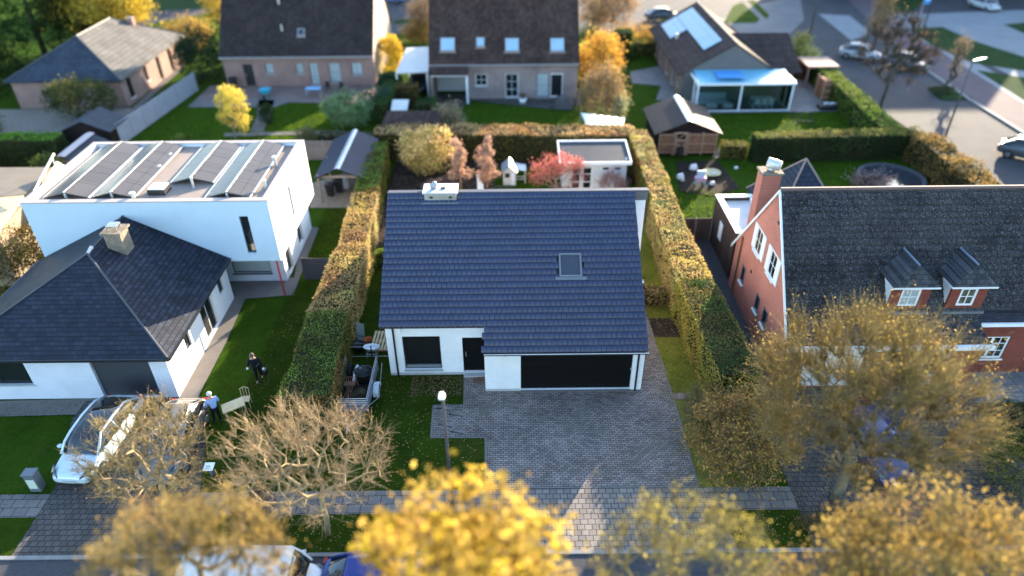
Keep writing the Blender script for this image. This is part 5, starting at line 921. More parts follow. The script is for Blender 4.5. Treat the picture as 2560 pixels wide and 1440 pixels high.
# gardens behind
bush('grey_green_shrub', 'rounded grey-green willow-like shrub at the end of the lawn', (-13.8, 56.8, 0), (2.0, 1.8, 1.5), 5000, .18, [(.12, .20, .09), (.17, .26, .12), (.09, .15, .07)])
bush('dark_shrub', 'dark bluish shrub right of the grey-green one', (-11.7, 59.5, 0), (1.3, 1.2, 1.3), 2500, .18, [(.05, .09, .06), (.08, .13, .08)])
bush('dark_shrub', 'dark evergreen shrub beside the steep plain-roofed house corner', (-11.3, 64.6, 0), (1.2, 1.2, 1.1), 2500, .2, [(.03, .06, .03), (.05, .09, .04)])
bush('yellow_bush', 'bright yellow bush between the two steep-roofed houses', (-12.3, 71.5, 0), (1.5, 1.4, 1.8), 3500, .22, YEL)
g = G(598, 352); tree('yellow_column_tree', 'slender bright yellow young tree on the lawn', (-22.3, 53.3, 0), (-22.2, 54.0, 2.6), (1.25, 1.1, 2.0), (-22.3, 53.5, .9), pts=160, rmin=.01, rmax=.06, leaves=3000, lsize=.17, pal=[(.66, .52, .08), (.55, .45, .08), (.6, .38, .08)], lsig=.17)
bush('topiary', 'dark egg-shaped topiary beside the slender yellow tree', (-21.0, 57.8, 0), (.72, .72, .95), 2200, .12, [(.02, .04, .015), (.035, .06, .02)])
bush('small_bush', 'olive bush at the near end of the grass path', (-16.6, 53.6, 0), (.85, .8, .6), 1500, .13, [(.14, .13, .06), (.2, .18, .08)])
bush('small_bush', 'small green bush on the lawn left of the slender yellow tree', (-26.8, 53.6, 0), (.8, .5, .4), 900, .13, GRN)
bush('dark_tree', 'dark evergreen shrub mass beside the plain steep-roofed house, left', (-30.6, 69.5, 0), (2.2, 2.6, 2.4), 5000, .24, [(.018, .035, .018), (.03, .05, .022)])
bush('magnolia_bush', 'large dark shrub with a golden tip before the pink brick wall', (-36.9, 58.9, 0), (3.0, 1.8, 1.9), 6500, .2, [(.03, .05, .02), (.05, .07, .025), (.09, .09, .03), (.25, .2, .05)])
bush('orange_bush', 'small orange shrub behind the solar-panel roof', (-29.6, 49.8, 0), (.95, .6, .9), 1400, .14, [(.55, .34, .05), (.5, .25, .05), (.35, .30, .05)])
bush('yellow_green_bush', 'yellow-green leafy bush beside the bright green hedge', (-33.0, 45.8, 0), (1.2, 1.0, 1.3), 3000, .14, [(.05, .07, .02), (.12, .15, .03), (.34, .32, .05)])
bush('olive_bush', 'olive garden bush at the left edge before the gravel yard', (-44.2, 56.5, 0), (1.3, 1.1, .9), 1800, .16, [(.09, .11, .04), (.15, .15, .06)])
P0 = G(50, 700); bush('autumn_shrubbery', 'yellow and dark autumn shrubs between the box house and the flat-roofed building', (-27.9, 33.0, 0), (2.0, 3.8, 1.7), 12000, .12, [(.05, .05, .015), (.28, .18, .035), (.03, .03, .012), (.20, .12, .03), (.30, .22, .05)])
def conifer(name, label, base, rx, ry, ht, n, pal):
    t = thing(name, label, 'tree', base, 'dark conifers in the top left corner'); MB().tube([base, (base[0], base[1], ht*.9)], [.35, .05], 8).build('trunk', M['bark_dark'], t, True); P = []
    for i in range(46):
        k = RNG.random()**.8; a = RNG.uniform(0, 6.28); r = (1-k)**.55*.78; P.append(in_ellipsoid(n//46, (base[0]+rx*r*math.cos(a), base[1]+ry*r*math.sin(a), .6+ht*k*.92), (rx*.36, ry*.36, ht*.13), .8))
    P = np.concatenate(P); leaf_cloud('crown', P, .30, pick(P, pal, .5), t)
CP = [(.010, .022, .006), (.018, .036, .009), (.034, .055, .012), (.008, .016, .005)]
conifer('conifer', 'dark conifer at the left edge nearest the pink brick house', (-51.5, 66.5, 0), 4.6, 4, 9.0, 9000, CP); conifer('conifer', 'dark conifer behind the nearest one, tops out of the photo', (-50.5, 77, 0), 4.6, 4.5, 11.5, 9000, CP); conifer('conifer', 'dark conifer touching the roof hip of the pink brick house', (-46.0, 82, 0), 3.4, 3.4, 9, 6000, CP); conifer('conifer', 'dark conifer furthest left in the top corner', (-58, 73, 0), 5, 5, 12, 9000, CP)
def far_tree(name, label, px, zc, r, n, ls, pal, base=None, cat='tree', group=None, twigs=0, fork=None, crown_at=None, **k):
    c = Vector(crown_at) if crown_at else G(px[0], px[1], zc); b = base or (c.x, c.y, 0); return tree(name, label, b, c, r, fork or (b[0]*.5+c.x*.5, b[1]*.5+c.y*.5, max(.8, zc-r[2]*.9)), pts=120, rmin=.02, rmax=.14, leaves=n, lsize=ls, pal=pal, lsig=ls*1.8, twigs=twigs, twlen=.8, twr=.014, cat=cat, group=group, bark=M['bark_dark'], step=.9, **k)
far_tree('far_yellow_tree', 'large yellow tree behind the pink brick house, left of its ridge', (195, 0), 5, (4.2, 3.5, 3.2), 7000, .32, [(.45, .32, .04), (.55, .42, .05), (.26, .2, .04), (.5, .34, .05)]); far_tree('far_yellow_tree', 'large bright yellow tree behind the pink brick house, above its ridge', (268, 12), 5, (4.4, 3.5, 3.2), 7500, .32, [(.6, .44, .04), (.5, .36, .04), (.3, .22, .04), (.62, .46, .05)])
far_tree('dark_far_tree', 'dark leafy tree between the yellow trees and the pink house chimney', (250, 62), 3, (2.2, 2, 1.8), 2500, .28, [(.06, .05, .03), (.12, .09, .03)])
far_tree('brown_yellow_tree', 'brownish yellow bush by the street right of the pink brick house', (470, 82), 1.8, (2.4, 2, 1.7), 3600, .24, [(.32, .18, .07), (.45, .30, .06), (.24, .15, .07)]); far_tree('brown_yellow_tree', 'small yellow tree beside the left wall of the steep plain-roofed house', (548, 20), 2.5, (1.6, 1.6, 2.2), 2000, .26, [(.42, .28, .05), (.5, .36, .05)])
far_tree('orange_tree', 'vivid orange garden tree right of the skylight house', (1502, 148), 2.6, (1.9, 1.6, 2.3), 4600, .22, [(.62, .36, .05), (.55, .28, .05), (.60, .42, .06)], base=(9.6, 68.5, 0)); far_tree('orange_tree', 'pale yellow bush in front of the vivid orange tree', (1455, 150), 1.8, (.9, .9, 1.3), 1500, .2, [(.6, .48, .10), (.4, .4, .08)])
far_tree('brown_tree', 'rusty brown tree in front of the orange one, at the corner of the far lawn', (1508, 232), 2.0, (1.6, 1.4, 2.0), 3600, .18, [(.30, .18, .10), (.38, .24, .10), (.20, .13, .08)], base=(9.4, 60.0, 0), twigs=900)
far_tree('pale_shrub', 'pale grey-green shrub by the end of the white canopy', (1550, 268), 1.2, (.55, .9, 1.2), 1100, .15, [(.34, .36, .22), (.45, .40, .15)])
far_tree('street_maple', 'brown autumn street tree above the right of the skylight house', (1520, 18), 3.6, (3.0, 2.6, 2.0), 4200, .26, [(.36, .20, .12), (.28, .17, .08), (.4, .28, .12)], twigs=600, base=(13.4, 90, 0)); far_tree('street_maple', 'brown autumn tree at the top edge between the two steep-roofed houses', (1065, 30), 3.0, (1.9, 1.8, 1.7), 2200, .26, [(.22, .15, .10), (.3, .2, .1)])
far_tree('street_shrub', 'green and yellow shrubs behind the orange tree', (1475, 95), 1.2, (1.4, 1.2, 1.2), 1600, .22, [(.10, .16, .05), (.4, .36, .08)]); far_tree('street_shrub', 'yellow hedge-like shrubs at the street behind the skylight house', (1590, 92), 1.2, (2.6, 1.0, 1.0), 2400, .22, [(.5, .38, .06), (.5, .26, .06), (.2, .22, .05)])
far_tree('street_shrub', 'orange and green shrubs behind the carport of the skylight house', (1050, 82), 1.0, (2.0, 1.0, 1.2), 2400, .22, [(.10, .13, .04), (.4, .24, .06), (.05, .08, .03)])
far_tree('gable_shrub', 'yellow shrub at the right corner of the bungalow roof', (2003, 118), 1.6, (.8, .8, 1.3), 1500, .2, [(.5, .36, .05), (.2, .22, .06), (.6, .5, .14)]); far_tree('gable_shrub', 'pale yellow shrub at the start of the street hedge', (2022, 145), .9, (1.0, .8, .8), 1100, .18, [(.55, .5, .2), (.4, .38, .1)])
far_tree('street_bare_tree', 'bare dark street tree leaning over the hedge by the street', (2205, 135), 5.0, (3.0, 2.8, 2.7), 700, .12, [(.30, .13, .05), (.2, .14, .08)], base=(33.0, 59.9, 0), crown_at=(33.2, 60.2, 5.0), fork=(33.1, 60.0, 2.9), twigs=2600, twmat=M['bark_dark'])
far_tree('slender_street_tree', 'slender brown-leaved young street tree near the top right', (2205, 42), 3.2, (.9, .9, 2.4), 1500, .2, [(.28, .17, .09), (.36, .22, .09)], twigs=500); far_tree('slender_street_tree', 'very thin pale young tree in the planting island', (2395, 150), 2.8, (.5, .5, 2.0), 300, .14, [(.3, .2, .14)], twigs=300, base=(G(2352, 236).x, G(2352, 236).y, .12))
bush('island_shrub', 'low shrub planted in the street island', (G(2355, 236).x, G(2355, 236).y, .13), (1.3, .8, .3), 900, .14, [(.06, .07, .03), (.1, .1, .04)])
far_tree('ornamental_grass', 'pale feathery grass clump behind the back hedge', (1115, 300), .8, (1.1, .8, .9), 1100, .14, [(.34, .30, .2), (.5, .36, .2), (.2, .22, .12)], cat='plant', twigs=500, twmat=M['twig'])
far_tree('pond_shrub', 'pale dry shrub at the rim of the round pond', (2180, 452), .45, (.9, .5, .4), 500, .12, [(.45, .36, .30), (.3, .24, .2)], cat='shrub', twigs=300, twmat=M['twig_pink'])
def lawn_leaves(name, area, n, size, pal, seed, kind='stuff', z=.03, clump=.0):
    P = []; random.seed(seed)
    while len(P) < n:
        x, y = random.uniform(area[0], area[1]), random.uniform(area[2], area[3])
        if clump and noise.noise(Vector((x*.6, y*.6, seed))) < clump-random.random()*.5: continue
        P.append((x, y, z))
    P = np.array(P); A = RNG.uniform(0, 6.28, n); c, s = np.cos(A), np.sin(A); k = size*RNG.uniform(.6, 1.3, n)
    d = np.stack([c*k, s*k, np.zeros(n)], 1); e = np.stack([-s*k*.6, c*k*.6, RNG.uniform(0, .35, n)*k], 1)
    V = np.stack([P-d, P+e, P+d, P-e*[1, 1, -.6]], 1).reshape(-1, 3); o = np_mesh(name, V, np.arange(4*n).reshape(-1, 4), M['leaf'], None, ('leafcol', np.repeat(pick(P, pal, 1), 4, 0))); o['kind'] = kind; return o
def grass_blades(name, rect, dens, h_, pal, seed, holes=()):
    n = int((rect[1]-rect[0])*(rect[3]-rect[2])*dens); P = np.stack([RNG.uniform(rect[0], rect[1], n), RNG.uniform(rect[2], rect[3], n), np.full(n, .012)], 1)
    for q in holes: P = P[~((P[:, 0] > q[0]) & (P[:, 0] < q[1]) & (P[:, 1] > q[2]) & (P[:, 1] < q[3]))]
    n = len(P); a = RNG.uniform(0, 6.28, n); w3 = (h_*.35*RNG.uniform(.6, 1.3, n))[:, None]; u_ = np.stack([np.cos(a), np.sin(a), np.zeros(n)], 1)*w3; t_ = np.stack([RNG.normal(0, .35, n), RNG.normal(0, .35, n), np.ones(n)], 1)*(h_*RNG.uniform(.5, 1.2, n))[:, None]
    V = np.stack([P-u_, P+u_, P+u_*.3+t_, P-u_*.3+t_], 1).reshape(-1, 3); o = np_mesh(name, V, np.arange(4*n).reshape(-1, 4), M['leaf_thin'], None, ('leafcol', np.repeat(pick(P, pal, .5, seed=seed), 4, 0))); o['kind'] = 'stuff'
GP = [(.024, .045, .003), (.05, .085, .005), (.04, .065, .005), (.10, .09, .012)]; GB = [(.07, .12, .003), (.12, .18, .004), (.09, .14, .004)]
DWH = [(-4.6, 8.2, 18.2, 21.2), (-2.35, 8.2, 21.1, 26)]
grass_blades('grass', (-12.6, -.95, 18.3, 24.9), 130, .05, GP, 1, [(-4.65, -.9, 19.85, 22.6), (-2.4, -.9, 22.5, 26)]); grass_blades('grass', (-12.4, -9.9, 24.9, 32.6), 130, .05, GP, 2); grass_blades('grass', (-14.2, -12.3, 23.8, 30.5), 130, .05, GP, 2); grass_blades('grass', (-8.0, -6.0, 24.9, 44), 90, .05, GP, 3); grass_blades('grass', (8.3, 9.2, 18.4, 21.5), 120, .05, GP, 3)
grass_blades('grass', (6.9, 8.7, 23.2, 28.0), 150, .05, [(.08, .13, .01), (.14, .17, .02), (.18, .16, .04)], 4); grass_blades('grass', (6.8, 8.6, 29.2, 37), 130, .05, GP, 5); grass_blades('grass', (-12.5, -10.3, 33.6, 42), 90, .06, GB, 6); grass_blades('grass', (-12, 8, 15.6, 17.1), 110, .05, GP, 7, [(-1.2, 8.2, 15, 17.3)]); grass_blades('grass', (-23.5, -19.5, 17.3, 23.5), 70, .05, GP, 8, [(-19.9, -10, 15, 30)])
grass_blades('grass', (-30.5, -13.5, 51.5, 62), 30, .09, GB, 9); grass_blades('grass', (-6.0, 7.5, 52.5, 60.5), 30, .09, GB, 10); grass_blades('grass', (16.5, 31.0, 50.4, 59), 34, .09, GB, 11); grass_blades('grass', (10.2, 30, 39.5, 48.4), 34, .09, GB, 12, [(11, 17.3, 44.2, 48.6)]); grass_blades('grass', (-1.2, 3.6, 43.4, 48.2), 60, .07, GB, 13); grass_blades('grass', (9.8, 15, 55.5, 62), 30, .09, GB, 14)
LV_ = [(.34, .20, .10), (.26, .15, .07), (.42, .30, .14), (.18, .10, .05)]
lawn_leaves('fallen_leaves', (-8.2, -1.0, 18.4, 25.0), 900, .035, LV_, 1); lawn_leaves('fallen_leaves', (-4.8, -2.4, 23.6, 25.0), 420, .045, [(.28, .15, .10), (.2, .11, .07)], 2, clump=.0); lawn_leaves('fallen_leaves', (6.1, 9.0, 18.4, 31), 900, .035, LV_, 3); lawn_leaves('fallen_leaves', (-12.6, -9.5, 18.3, 30), 300, .035, LV_, 4); lawn_leaves('fallen_leaves', (-12, 9, 15.5, 17.2), 900, .035, LV_, 5, z=.028)
lawn_leaves('fallen_leaves', (-8.6, -1.2, 37.5, 48.5), 3500, .05, [(.30, .17, .12), (.2, .12, .08), (.42, .27, .18)], 6); lawn_leaves('fallen_leaves', (-1.9, -1.3, 24.4, 25.1), 60, .05, [(.30, .12, .06), (.36, .18, .08)], 7, z=.05); lawn_leaves('fallen_leaves', (-1, 8, 15.6, 24), 120, .03, LV_, 8, z=.045); lawn_leaves('fallen_leaves', (5, 20, 15.5, 18.2), 1200, .04, LV_, 9, z=.04)
# ================================================================ VEHICLES
def car(name, label, loc, heading, pm, L=4.3, Wd=1.8, Hh=1.48, kind='hatch', glassroof=False, group=None, cat='car'):
    """front towards local -y"""
    t = thing(name, label, cat, (0, 0, 0), group); w_ = Wd/2; f = L/2
    belt = .92 if kind != 'van' else 1.15
    st = [(-f, .35, .52, .62), (-f+.06, .28, .66, .80), (-f+.35, .24, .74, .93), (-f+1.15, .22, belt-.06, 1.0), (-.1*L, .22, belt, 1.0), (.15*L, .22, belt+.02, 1.0), (f-.55, .24, belt+.04, .97), (f-.12, .3, belt+.02, .90), (f, .42, belt-.18, .80)]
    rings = []
    for y, zb, zt, k in st:
        ww = w_*k; m = (zb+zt)/2; half = [(ww*.90, zb), (ww, zb+.12), (ww, m+.05), (ww*.95, zt-.04), (ww*.80, zt+.02), (ww*.4, zt+.05)]
        rings.append([(x, y, z) for x, z in half]+[(-x, y, z) for x, z in half[::-1]])
    b = MB(); b.loft(rings); body = b.build('body', pm, t, True); m_ = body.modifiers.new('sub', 'SUBSURF'); m_.levels = m_.render_levels = 2
    y0, y1, y2, y3 = (-f+1.05, -f+1.75, f-1.05, f-.30) if kind == 'hatch' else ((-f+.75, -f+1.25, f-.25, f-.06) if kind == 'van' else (-f+1.2, -f+1.95, f-1.45, f-.6))
    wb, wr = w_*.90, w_*.70 if kind != 'van' else w_*.84; zb = belt-.02
    def ring(y, zr, wr_): return [(-wb*.98 if zr > zb+.05 else -wb*.85, y, zb), (-wr_, y, zr-.03), (-wr_*.6, y, zr+.015), (wr_*.6, y, zr+.015), (wr_, y, zr-.03), (wb*.98 if zr > zb+.05 else wb*.85, y, zb)]
    gr_ = [(y0, zb+.03, wb*.80), ((y0+y1)/2, (zb+Hh)/2+.06, (wb+wr)/2-.03), (y1, Hh-.05, wr), ((y1+y2)/2, Hh, wr), (y2, Hh-.06, wr), (y3, zb+.08, wb*.82)]
    MB().loft([ring(*g_) for g_ in gr_], closed=False, cap=False).build('windows', M['carglass'], t, True)
    if not glassroof:
        r = MB(); rr_ = [(y1-.12, Hh-.055, wr*.97), (y1+.15, Hh+.0, wr*.99), ((y1+y2)/2, Hh+.03, wr), (y2, Hh-.03, wr*.99), (y2+.1, Hh-.07, wr*.97)]
        if kind == 'van': rr_ = [(y1-.1, Hh-.055, wr*.97), (y1+.15, Hh+.0, wr), ((y1+y2)/2, Hh+.05, wr*1.02), (y3-.05, Hh-.0, wr)]
        r.loft([[(-ww, y, z), (-ww*.5, y, z+.035), (ww*.5, y, z+.035), (ww, y, z), (ww, y, z-.04), (-ww, y, z-.04)] for y, z, ww in rr_]); r.build('roof', pm, t, True)
    p = MB()
    for s in (-1, 1):
        p.tube([(s*wb*.93, y0-.05, zb+.02), (s*((wb+wr)/2+.0), (y0+y1)/2, (zb+Hh)/2+.04), (s*wr*1.0, y1, Hh-.06), (s*wr*1.03, (y1+y2)/2, Hh-.02), (s*wr*1.0, y2, Hh-.08), (s*wb*.86, y3, zb+.08)], .055 if glassroof else .04, 6)
        p.tube([(s*(wb*.99), .05*L, zb), (s*wr*1.02, .04*L, Hh-.05)], .035, 5)
    p.build('pillars', pm, t, True)
    if kind == 'van':
        p = MB(); [p.loft([[(s*(wb*.99), y, zb), (s*(wb*.99+.015), y, zb), (s*(wr+.02), y, Hh-.02), (s*(wr), y, Hh-.02)] for y in (-.12*L, f-.15)]) for s in (-1, 1)]; p.build('side_panel', pm, t)
    for s in (-1, 1):
        for y in (-f+.85, f-.85):
            wv = MB(lambda q, s=s, y=y: Vector((s*(w_-.11)+q[2]*s, y+q[0], .33+q[1]))); wv.lathe((0, 0, 0), [(.05, -.1), (.31, -.1), (.33, -.04), (.33, .07), (.30, .12), (.2, .12)], 18); o = wv.build('wheel', M['tyre'], t, True)
            wv = MB(lambda q, s=s, y=y: Vector((s*(w_-.11)+q[2]*s, y+q[0], .33+q[1]))); wv.lathe((0, 0, 0), [(.02, .125), (.19, .135), (.2, .122)], 12); wv.build('rim', M['rim'], o)
        MB().loft([[(s*w_*.50, -f+.02, .60), (s*w_*.84, -f+.22, .66), (s*w_*.90, -f+.62, .86), (s*w_*.72, -f+.36, .80)], [(s*w_*.50, -f+.04, .66), (s*w_*.84, -f+.20, .73), (s*w_*.90, -f+.60, .90), (s*w_*.72, -f+.36, .87)]]).build('headlight', M['lamp_clear'], t, True)
        MB().box(*sorted((s*w_*.62, s*w_*.9)), f-.14, f-.02, belt-.22, belt-.06).build('tail_light', M['lamp_red'], t, bevel=.02)
        MB().loft([[(s*(w_*.95), y0+.25, zb+.04), (s*(w_+.14), y0+.2, zb+.06), (s*(w_+.14), y0+.2, zb+.2), (s*(w_*.95), y0+.25, zb+.17)], [(s*(w_*.95), y0+.38, zb+.04), (s*(w_+.12), y0+.34, zb+.06), (s*(w_+.12), y0+.34, zb+.2), (s*(w_*.95), y0+.38, zb+.17)]]).build('mirror', pm, t, bevel=.02)
    MB().box(-.26, .26, -f-.03, -f-.005, .42, .53).build('number_plate', M['plinth'], t); MB().box(-w_*.5, w_*.5, -f-.02, -f+.1, .28, .38).build('grille', M['black'], t)
    t.location = loc; t.rotation_euler = (0, 0, heading); return t
car('parked_car', 'pale blue car with a dark panoramic roof parked on the paved drive at the left', (-17.55, 20.75, .03), R(-4), M['carblue'], 4.6, 1.85, 1.5, glassroof=True)
car('parked_car', 'dark car with a beige sunlit roof behind the bare tree, nose to the street', (-14.35, 20.6, .03), R(2), paint('car_beige', (.10, .095, .09), .3), 4.4, 1.8, 1.5)
c = G(640, 1395, 1.9); car('parked_van', 'white van at the kerb under the mustard treetop', (c.x-.1, 13.6, 0), R(90), paint('van_white', (.62, .62, .61), .35), 4.9, 1.95, 1.95, 'van', cat='van')
c = G(860, 1395, 1.3); car('parked_car', 'deep blue car at the kerb beside the yellow tree', (-4.6, 13.9, 0), R(90), paint('car_deepblue', (.012, .03, .17), .25), 4.2, 1.8, 1.45)
c = G(2185, 1125, .8); car('parked_car', 'indigo car parked under the big olive-brown tree', (14.9, 20.1, .03), R(5), paint('car_indigo', (.012, .018, .09), .25), 4.3, 1.8, 1.45)
c = G(1655, 50); car('parked_car', 'black car with light reflections on the street behind the bungalow', (c.x, c.y, 0), R(100), paint('car_black', (.02, .022, .026), .2), 4.4, 1.8, 1.45)
c = G(2147, 146); car('parked_car', 'white-roofed hatchback parked by the street, left of the bare tree crown', (c.x, c.y, 0), R(60), paint('car_white', (.30, .31, .32), .3), 4.2, 1.8, 1.5)
c = G(2262, 170); car('parked_car', 'dark car with a pale roof right of the bare tree crown', (c.x, c.y, 0), R(40), paint('car_graphite', (.05, .06, .065), .3), 4.2, 1.8, 1.5)
c = G(2457, 22); car('parked_car', 'silver-white car at the top edge on the far car park', (c.x, c.y, 0), R(10), paint('car_silver', (.42, .44, .46), .3), 4.4, 1.8, 1.5)
c = G(2545, 395); car('parked_car', 'dark grey car half out of the photo at the right edge of the street', (c.x+.6, c.y-.2, 0), R(50), paint('car_graphite', (.05, .06, .065), .3), 4.3, 1.8, 1.5)
car('parked_car', 'black car under the corrugated carport', (-8.8, 66.6, 0), R(3), paint('car_black', (.02, .022, .026), .2), 4.3, 1.75, 1.45)
c = G(975, 5); car('parked_car', 'small blue car at the top edge between the steep-roofed houses', (c.x, c.y, 0), R(80), paint('car_midblue', (.10, .20, .40), .3), 4.2, 1.8, 1.45)

# trailer and its load
t = thing('trailer', 'galvanised open car trailer with mesh front on the lawn beside the left hedge', 'trailer', (-7.15, 23.6, 0)); x0, x1, y0, y1 = -7.85, -6.45, 22.3, 25.1
MB().box(x0, x1, y0, y1, .45, .5).build('bed', M['wood_dark'], t)
k = MB(); k.box(x0, x1, y0-.03, y0-.002, .45, .8); k.box(x0-.03, x0-.002, y0, y1, .45, .8); k.box(x1+.002, x1+.03, y0, y1, .45, .8); k.build('side_board', mat('trailer_board', (.13, .14, .17), .5, .1, 3), t)
k = MB(); [k.tube([(x0-.02, y0-.02, z), (x1+.02, y0-.02, z)], .018, 5) for z in (.88, .98, 1.08, 1.2)]; [k.tube([(x, y, .4), (x, y, 1.2)], .02, 5) for x in (x0-.02, x1+.02) for y in (y0-.02, (y0+y1)/2, y1)]
[k.tube([(x, y0, z), (x, y1, z)], .018, 5) for x in (x0-.02, x1+.02) for z in (1.0, 1.2)]; k.build('railing', M['steel'], t)
for s, xx in ((-1, x0-.18), (1, x1+.18)):
    wv = MB(lambda q, xx=xx, s=s: Vector((xx+q[2]*s, 23.75+q[0], .3+q[1]))); wv.lathe((0, 0, 0), [(.03, -.08), (.28, -.08), (.3, 0), (.28, .08), (.03, .08)], 16); wv.build('wheel', M['tyre'], t, True)
    fd = MB(); arc = [(23.75+.42*math.cos(a), .28+.42*math.sin(a)) for a in [math.pi*i/8 for i in range(9)]]; fd.loft([[(xx-.13, y, z), (xx+.13, y, z), (xx+.13, y, z+.02), (xx-.13, y, z+.02)] for y, z in arc]); fd.build('mudguard', mat('mudguard', (.45, .5, .53), .4, .05, 2) if s < 0 else bpy.data.materials['mudguard'], t)
k = MB(); k.tube([(-7.5, y0, .42), (-7.15, 21.3, .42)], .035, 6); k.tube([(-6.8, y0, .42), (-7.15, 21.3, .42)], .035, 6); k.tube([(-7.15, 21.5, .42), (-7.15, 20.95, .45)], .04, 6); k.tube([(-7.0, 21.4, .02), (-7.0, 21.4, .6)], .03, 6); k.tube([(x1+.02, y0, .7), (x1+.35, 23.2, .4)], .015, 4); k.tube([(x1+.35, 23.2, .4), (x1+.30, 24.9, 1.0)], .015, 4); k.build('drawbar', M['steel'], t)
t = thing('black_tub', 'large round black tub in the trailer', 'tub', (-6.9, 24.2, .5)); MB().lathe((-6.9, 24.2, .5), [(.28, 0), (.38, .6), (.42, .62), (.36, .58), (.27, .1), (.01, .1)], 20).build('tub', M['black'], t, True); k = MB(); k.tube([(-7.2, 24.2, 1.13), (-6.9, 24.2, 1.2), (-6.6, 24.2, 1.13)], .012, 5); k.build('handle', M['black'], t)
t = thing('spare_tyre', 'black tyre standing at the back of the trailer', 'tyre', (-7.6, 24.6, .5)); MB(lambda q: Vector((-7.6+q[2], 24.6+q[0], .82+q[1]))).lathe((0, 0, 0), [(.2, -.08), (.3, -.09), (.33, 0), (.3, .09), (.2, .08), (.18, 0)], 18).build('tyre', M['tyre'], t, True)
t = thing('foil_roll', 'crumpled silver foil bundle in the trailer', 'foil', (-7.3, 24.3, .5)); MB().tube([(-7.38, 23.95, .55), (-7.32, 24.3, .95), (-7.22, 24.6, 1.1), (-7.1, 24.5, 1.0)], [.08, .1, .09, .05], 7).build('foil', mat('foil', (.7, .72, .78), .25, .3, 12, metal=.9, bump=1, bs=20), t)
t = thing('garden_chair', 'rusty wire garden chair lying in the trailer', 'chair', (-7.45, 23.3, .5)); k = MB(); k.tube([(-7.75, 23.75, .55), (-7.7, 23.8, 1.1), (-7.2, 23.8, 1.12), (-7.1, 23.75, .6)], .015, 5); [k.tube([(-7.6+.1*i, 23.8, 1.1), (-7.5+.05*i, 23.2, .75)], .01, 4) for i in range(5)]; [k.tube([(-7.7+.15*i, 22.6, .55), (-7.55+.06*i, 23.2, .8)], .01, 4) for i in range(5)]; k.build('frame', mat('rust', (.20, .10, .06), .8, .3, 6), t); MB().box(-7.7, -7.2, 23.5, 23.78, .85, .87).build('seat', bpy.data.materials['rust'], t)
bush('cuttings', 'pile of green cuttings in the trailer', (-6.95, 23.2, .5), (.3, .3, .18), 600, .05, [(.08, .12, .06), (.16, .14, .08)], cat='cuttings', stems=6)
t = thing('pallet', 'pale wooden pallet leaning flat behind the trailer', 'pallet', (-6.7, 27.3, 0)); T = lambda p: Vector((-7.1+p[0]+.1*p[1], 26.7+p[1]*.95, .18+p[2]+p[1]*.2))
for i in range(6): MB(T).box(.17*i, .17*i+.10, 0, 1.25, .1, .12).build('slat', M['wood_new'], t)
k = MB(T); [k.box(-.02, .98, y, y+.09, 0, .098) for y in (.02, .58, 1.14)]; k.build('bearer', M['wood_pale'], t)
t = thing('water_basin', 'white plastic basin beside the pallet', 'basin', (-6.95, 26.55, 0)); MB().lathe((-6.95, 26.5, .5), [(.26, 0), (.32, .16), (.34, .17), (.3, .13), (.24, .03), (.01, .03)], 18, 1.2, .7).build('bowl', M['white'], t, True); k = MB(); [k.tube([(-6.95+a, 26.5+b, .02), (-6.95+a*.8, 26.5+b*.8, .5)], .015, 5) for a in (-.25, .25) for b in (-.15, .15)]; k.tube([(-7.2, 26.35, .3), (-6.7, 26.35, .3), (-6.7, 26.65, .3), (-7.2, 26.65, .3), (-7.2, 26.35, .3)], .015, 5); k.build('stand', M['steel'], t)
t = thing('black_bucket', 'black round mortar bucket by the left hedge', 'bucket', (-7.7, 27.0, 0)); MB().lathe((-7.7, 27.0, 0), [(.22, 0), (.32, .4), (.34, .42), (.29, .38), (.2, .06), (.01, .06)], 18).build('bucket', M['black'], t, True); MB().tube([(-8.0, 27, .42), (-7.7, 27, .5), (-7.4, 27, .42)], .01, 4).build('handle', M['steel'], t)
t = thing('orange_pot', 'terracotta orange pot between the black bucket and the pallet', 'pot', (-7.3, 27.45, 0)); MB().lathe((-7.3, 27.45, 0), [(.12, 0), (.2, .35), (.22, .38), (.17, .35), (.1, .06), (.01, .06)], 16).build('pot', mat('terracotta', (.42, .12, .04), .7, .1, 5), t, True); MB().lathe((-7.3, 27.45, -.0), [(.15, 0), (.15, .015)], 12).build('saucer', bpy.data.materials['terracotta'], t)
t = thing('white_board', 'pale grey board leaning on the left hedge', 'board', (-7.85, 27.9, 0)); T = lambda p: Vector((-7.95+p[0], 27.75+p[2]*.3, p[2]+.0+p[0]*-.3)); MB(T).box(0, .4, 0, .03, .1, 1.0).build('board', M['blind'], t); MB(T).box(0.02, .38, -.02, -.002, .3, .34).build('strap', M['black'], t)

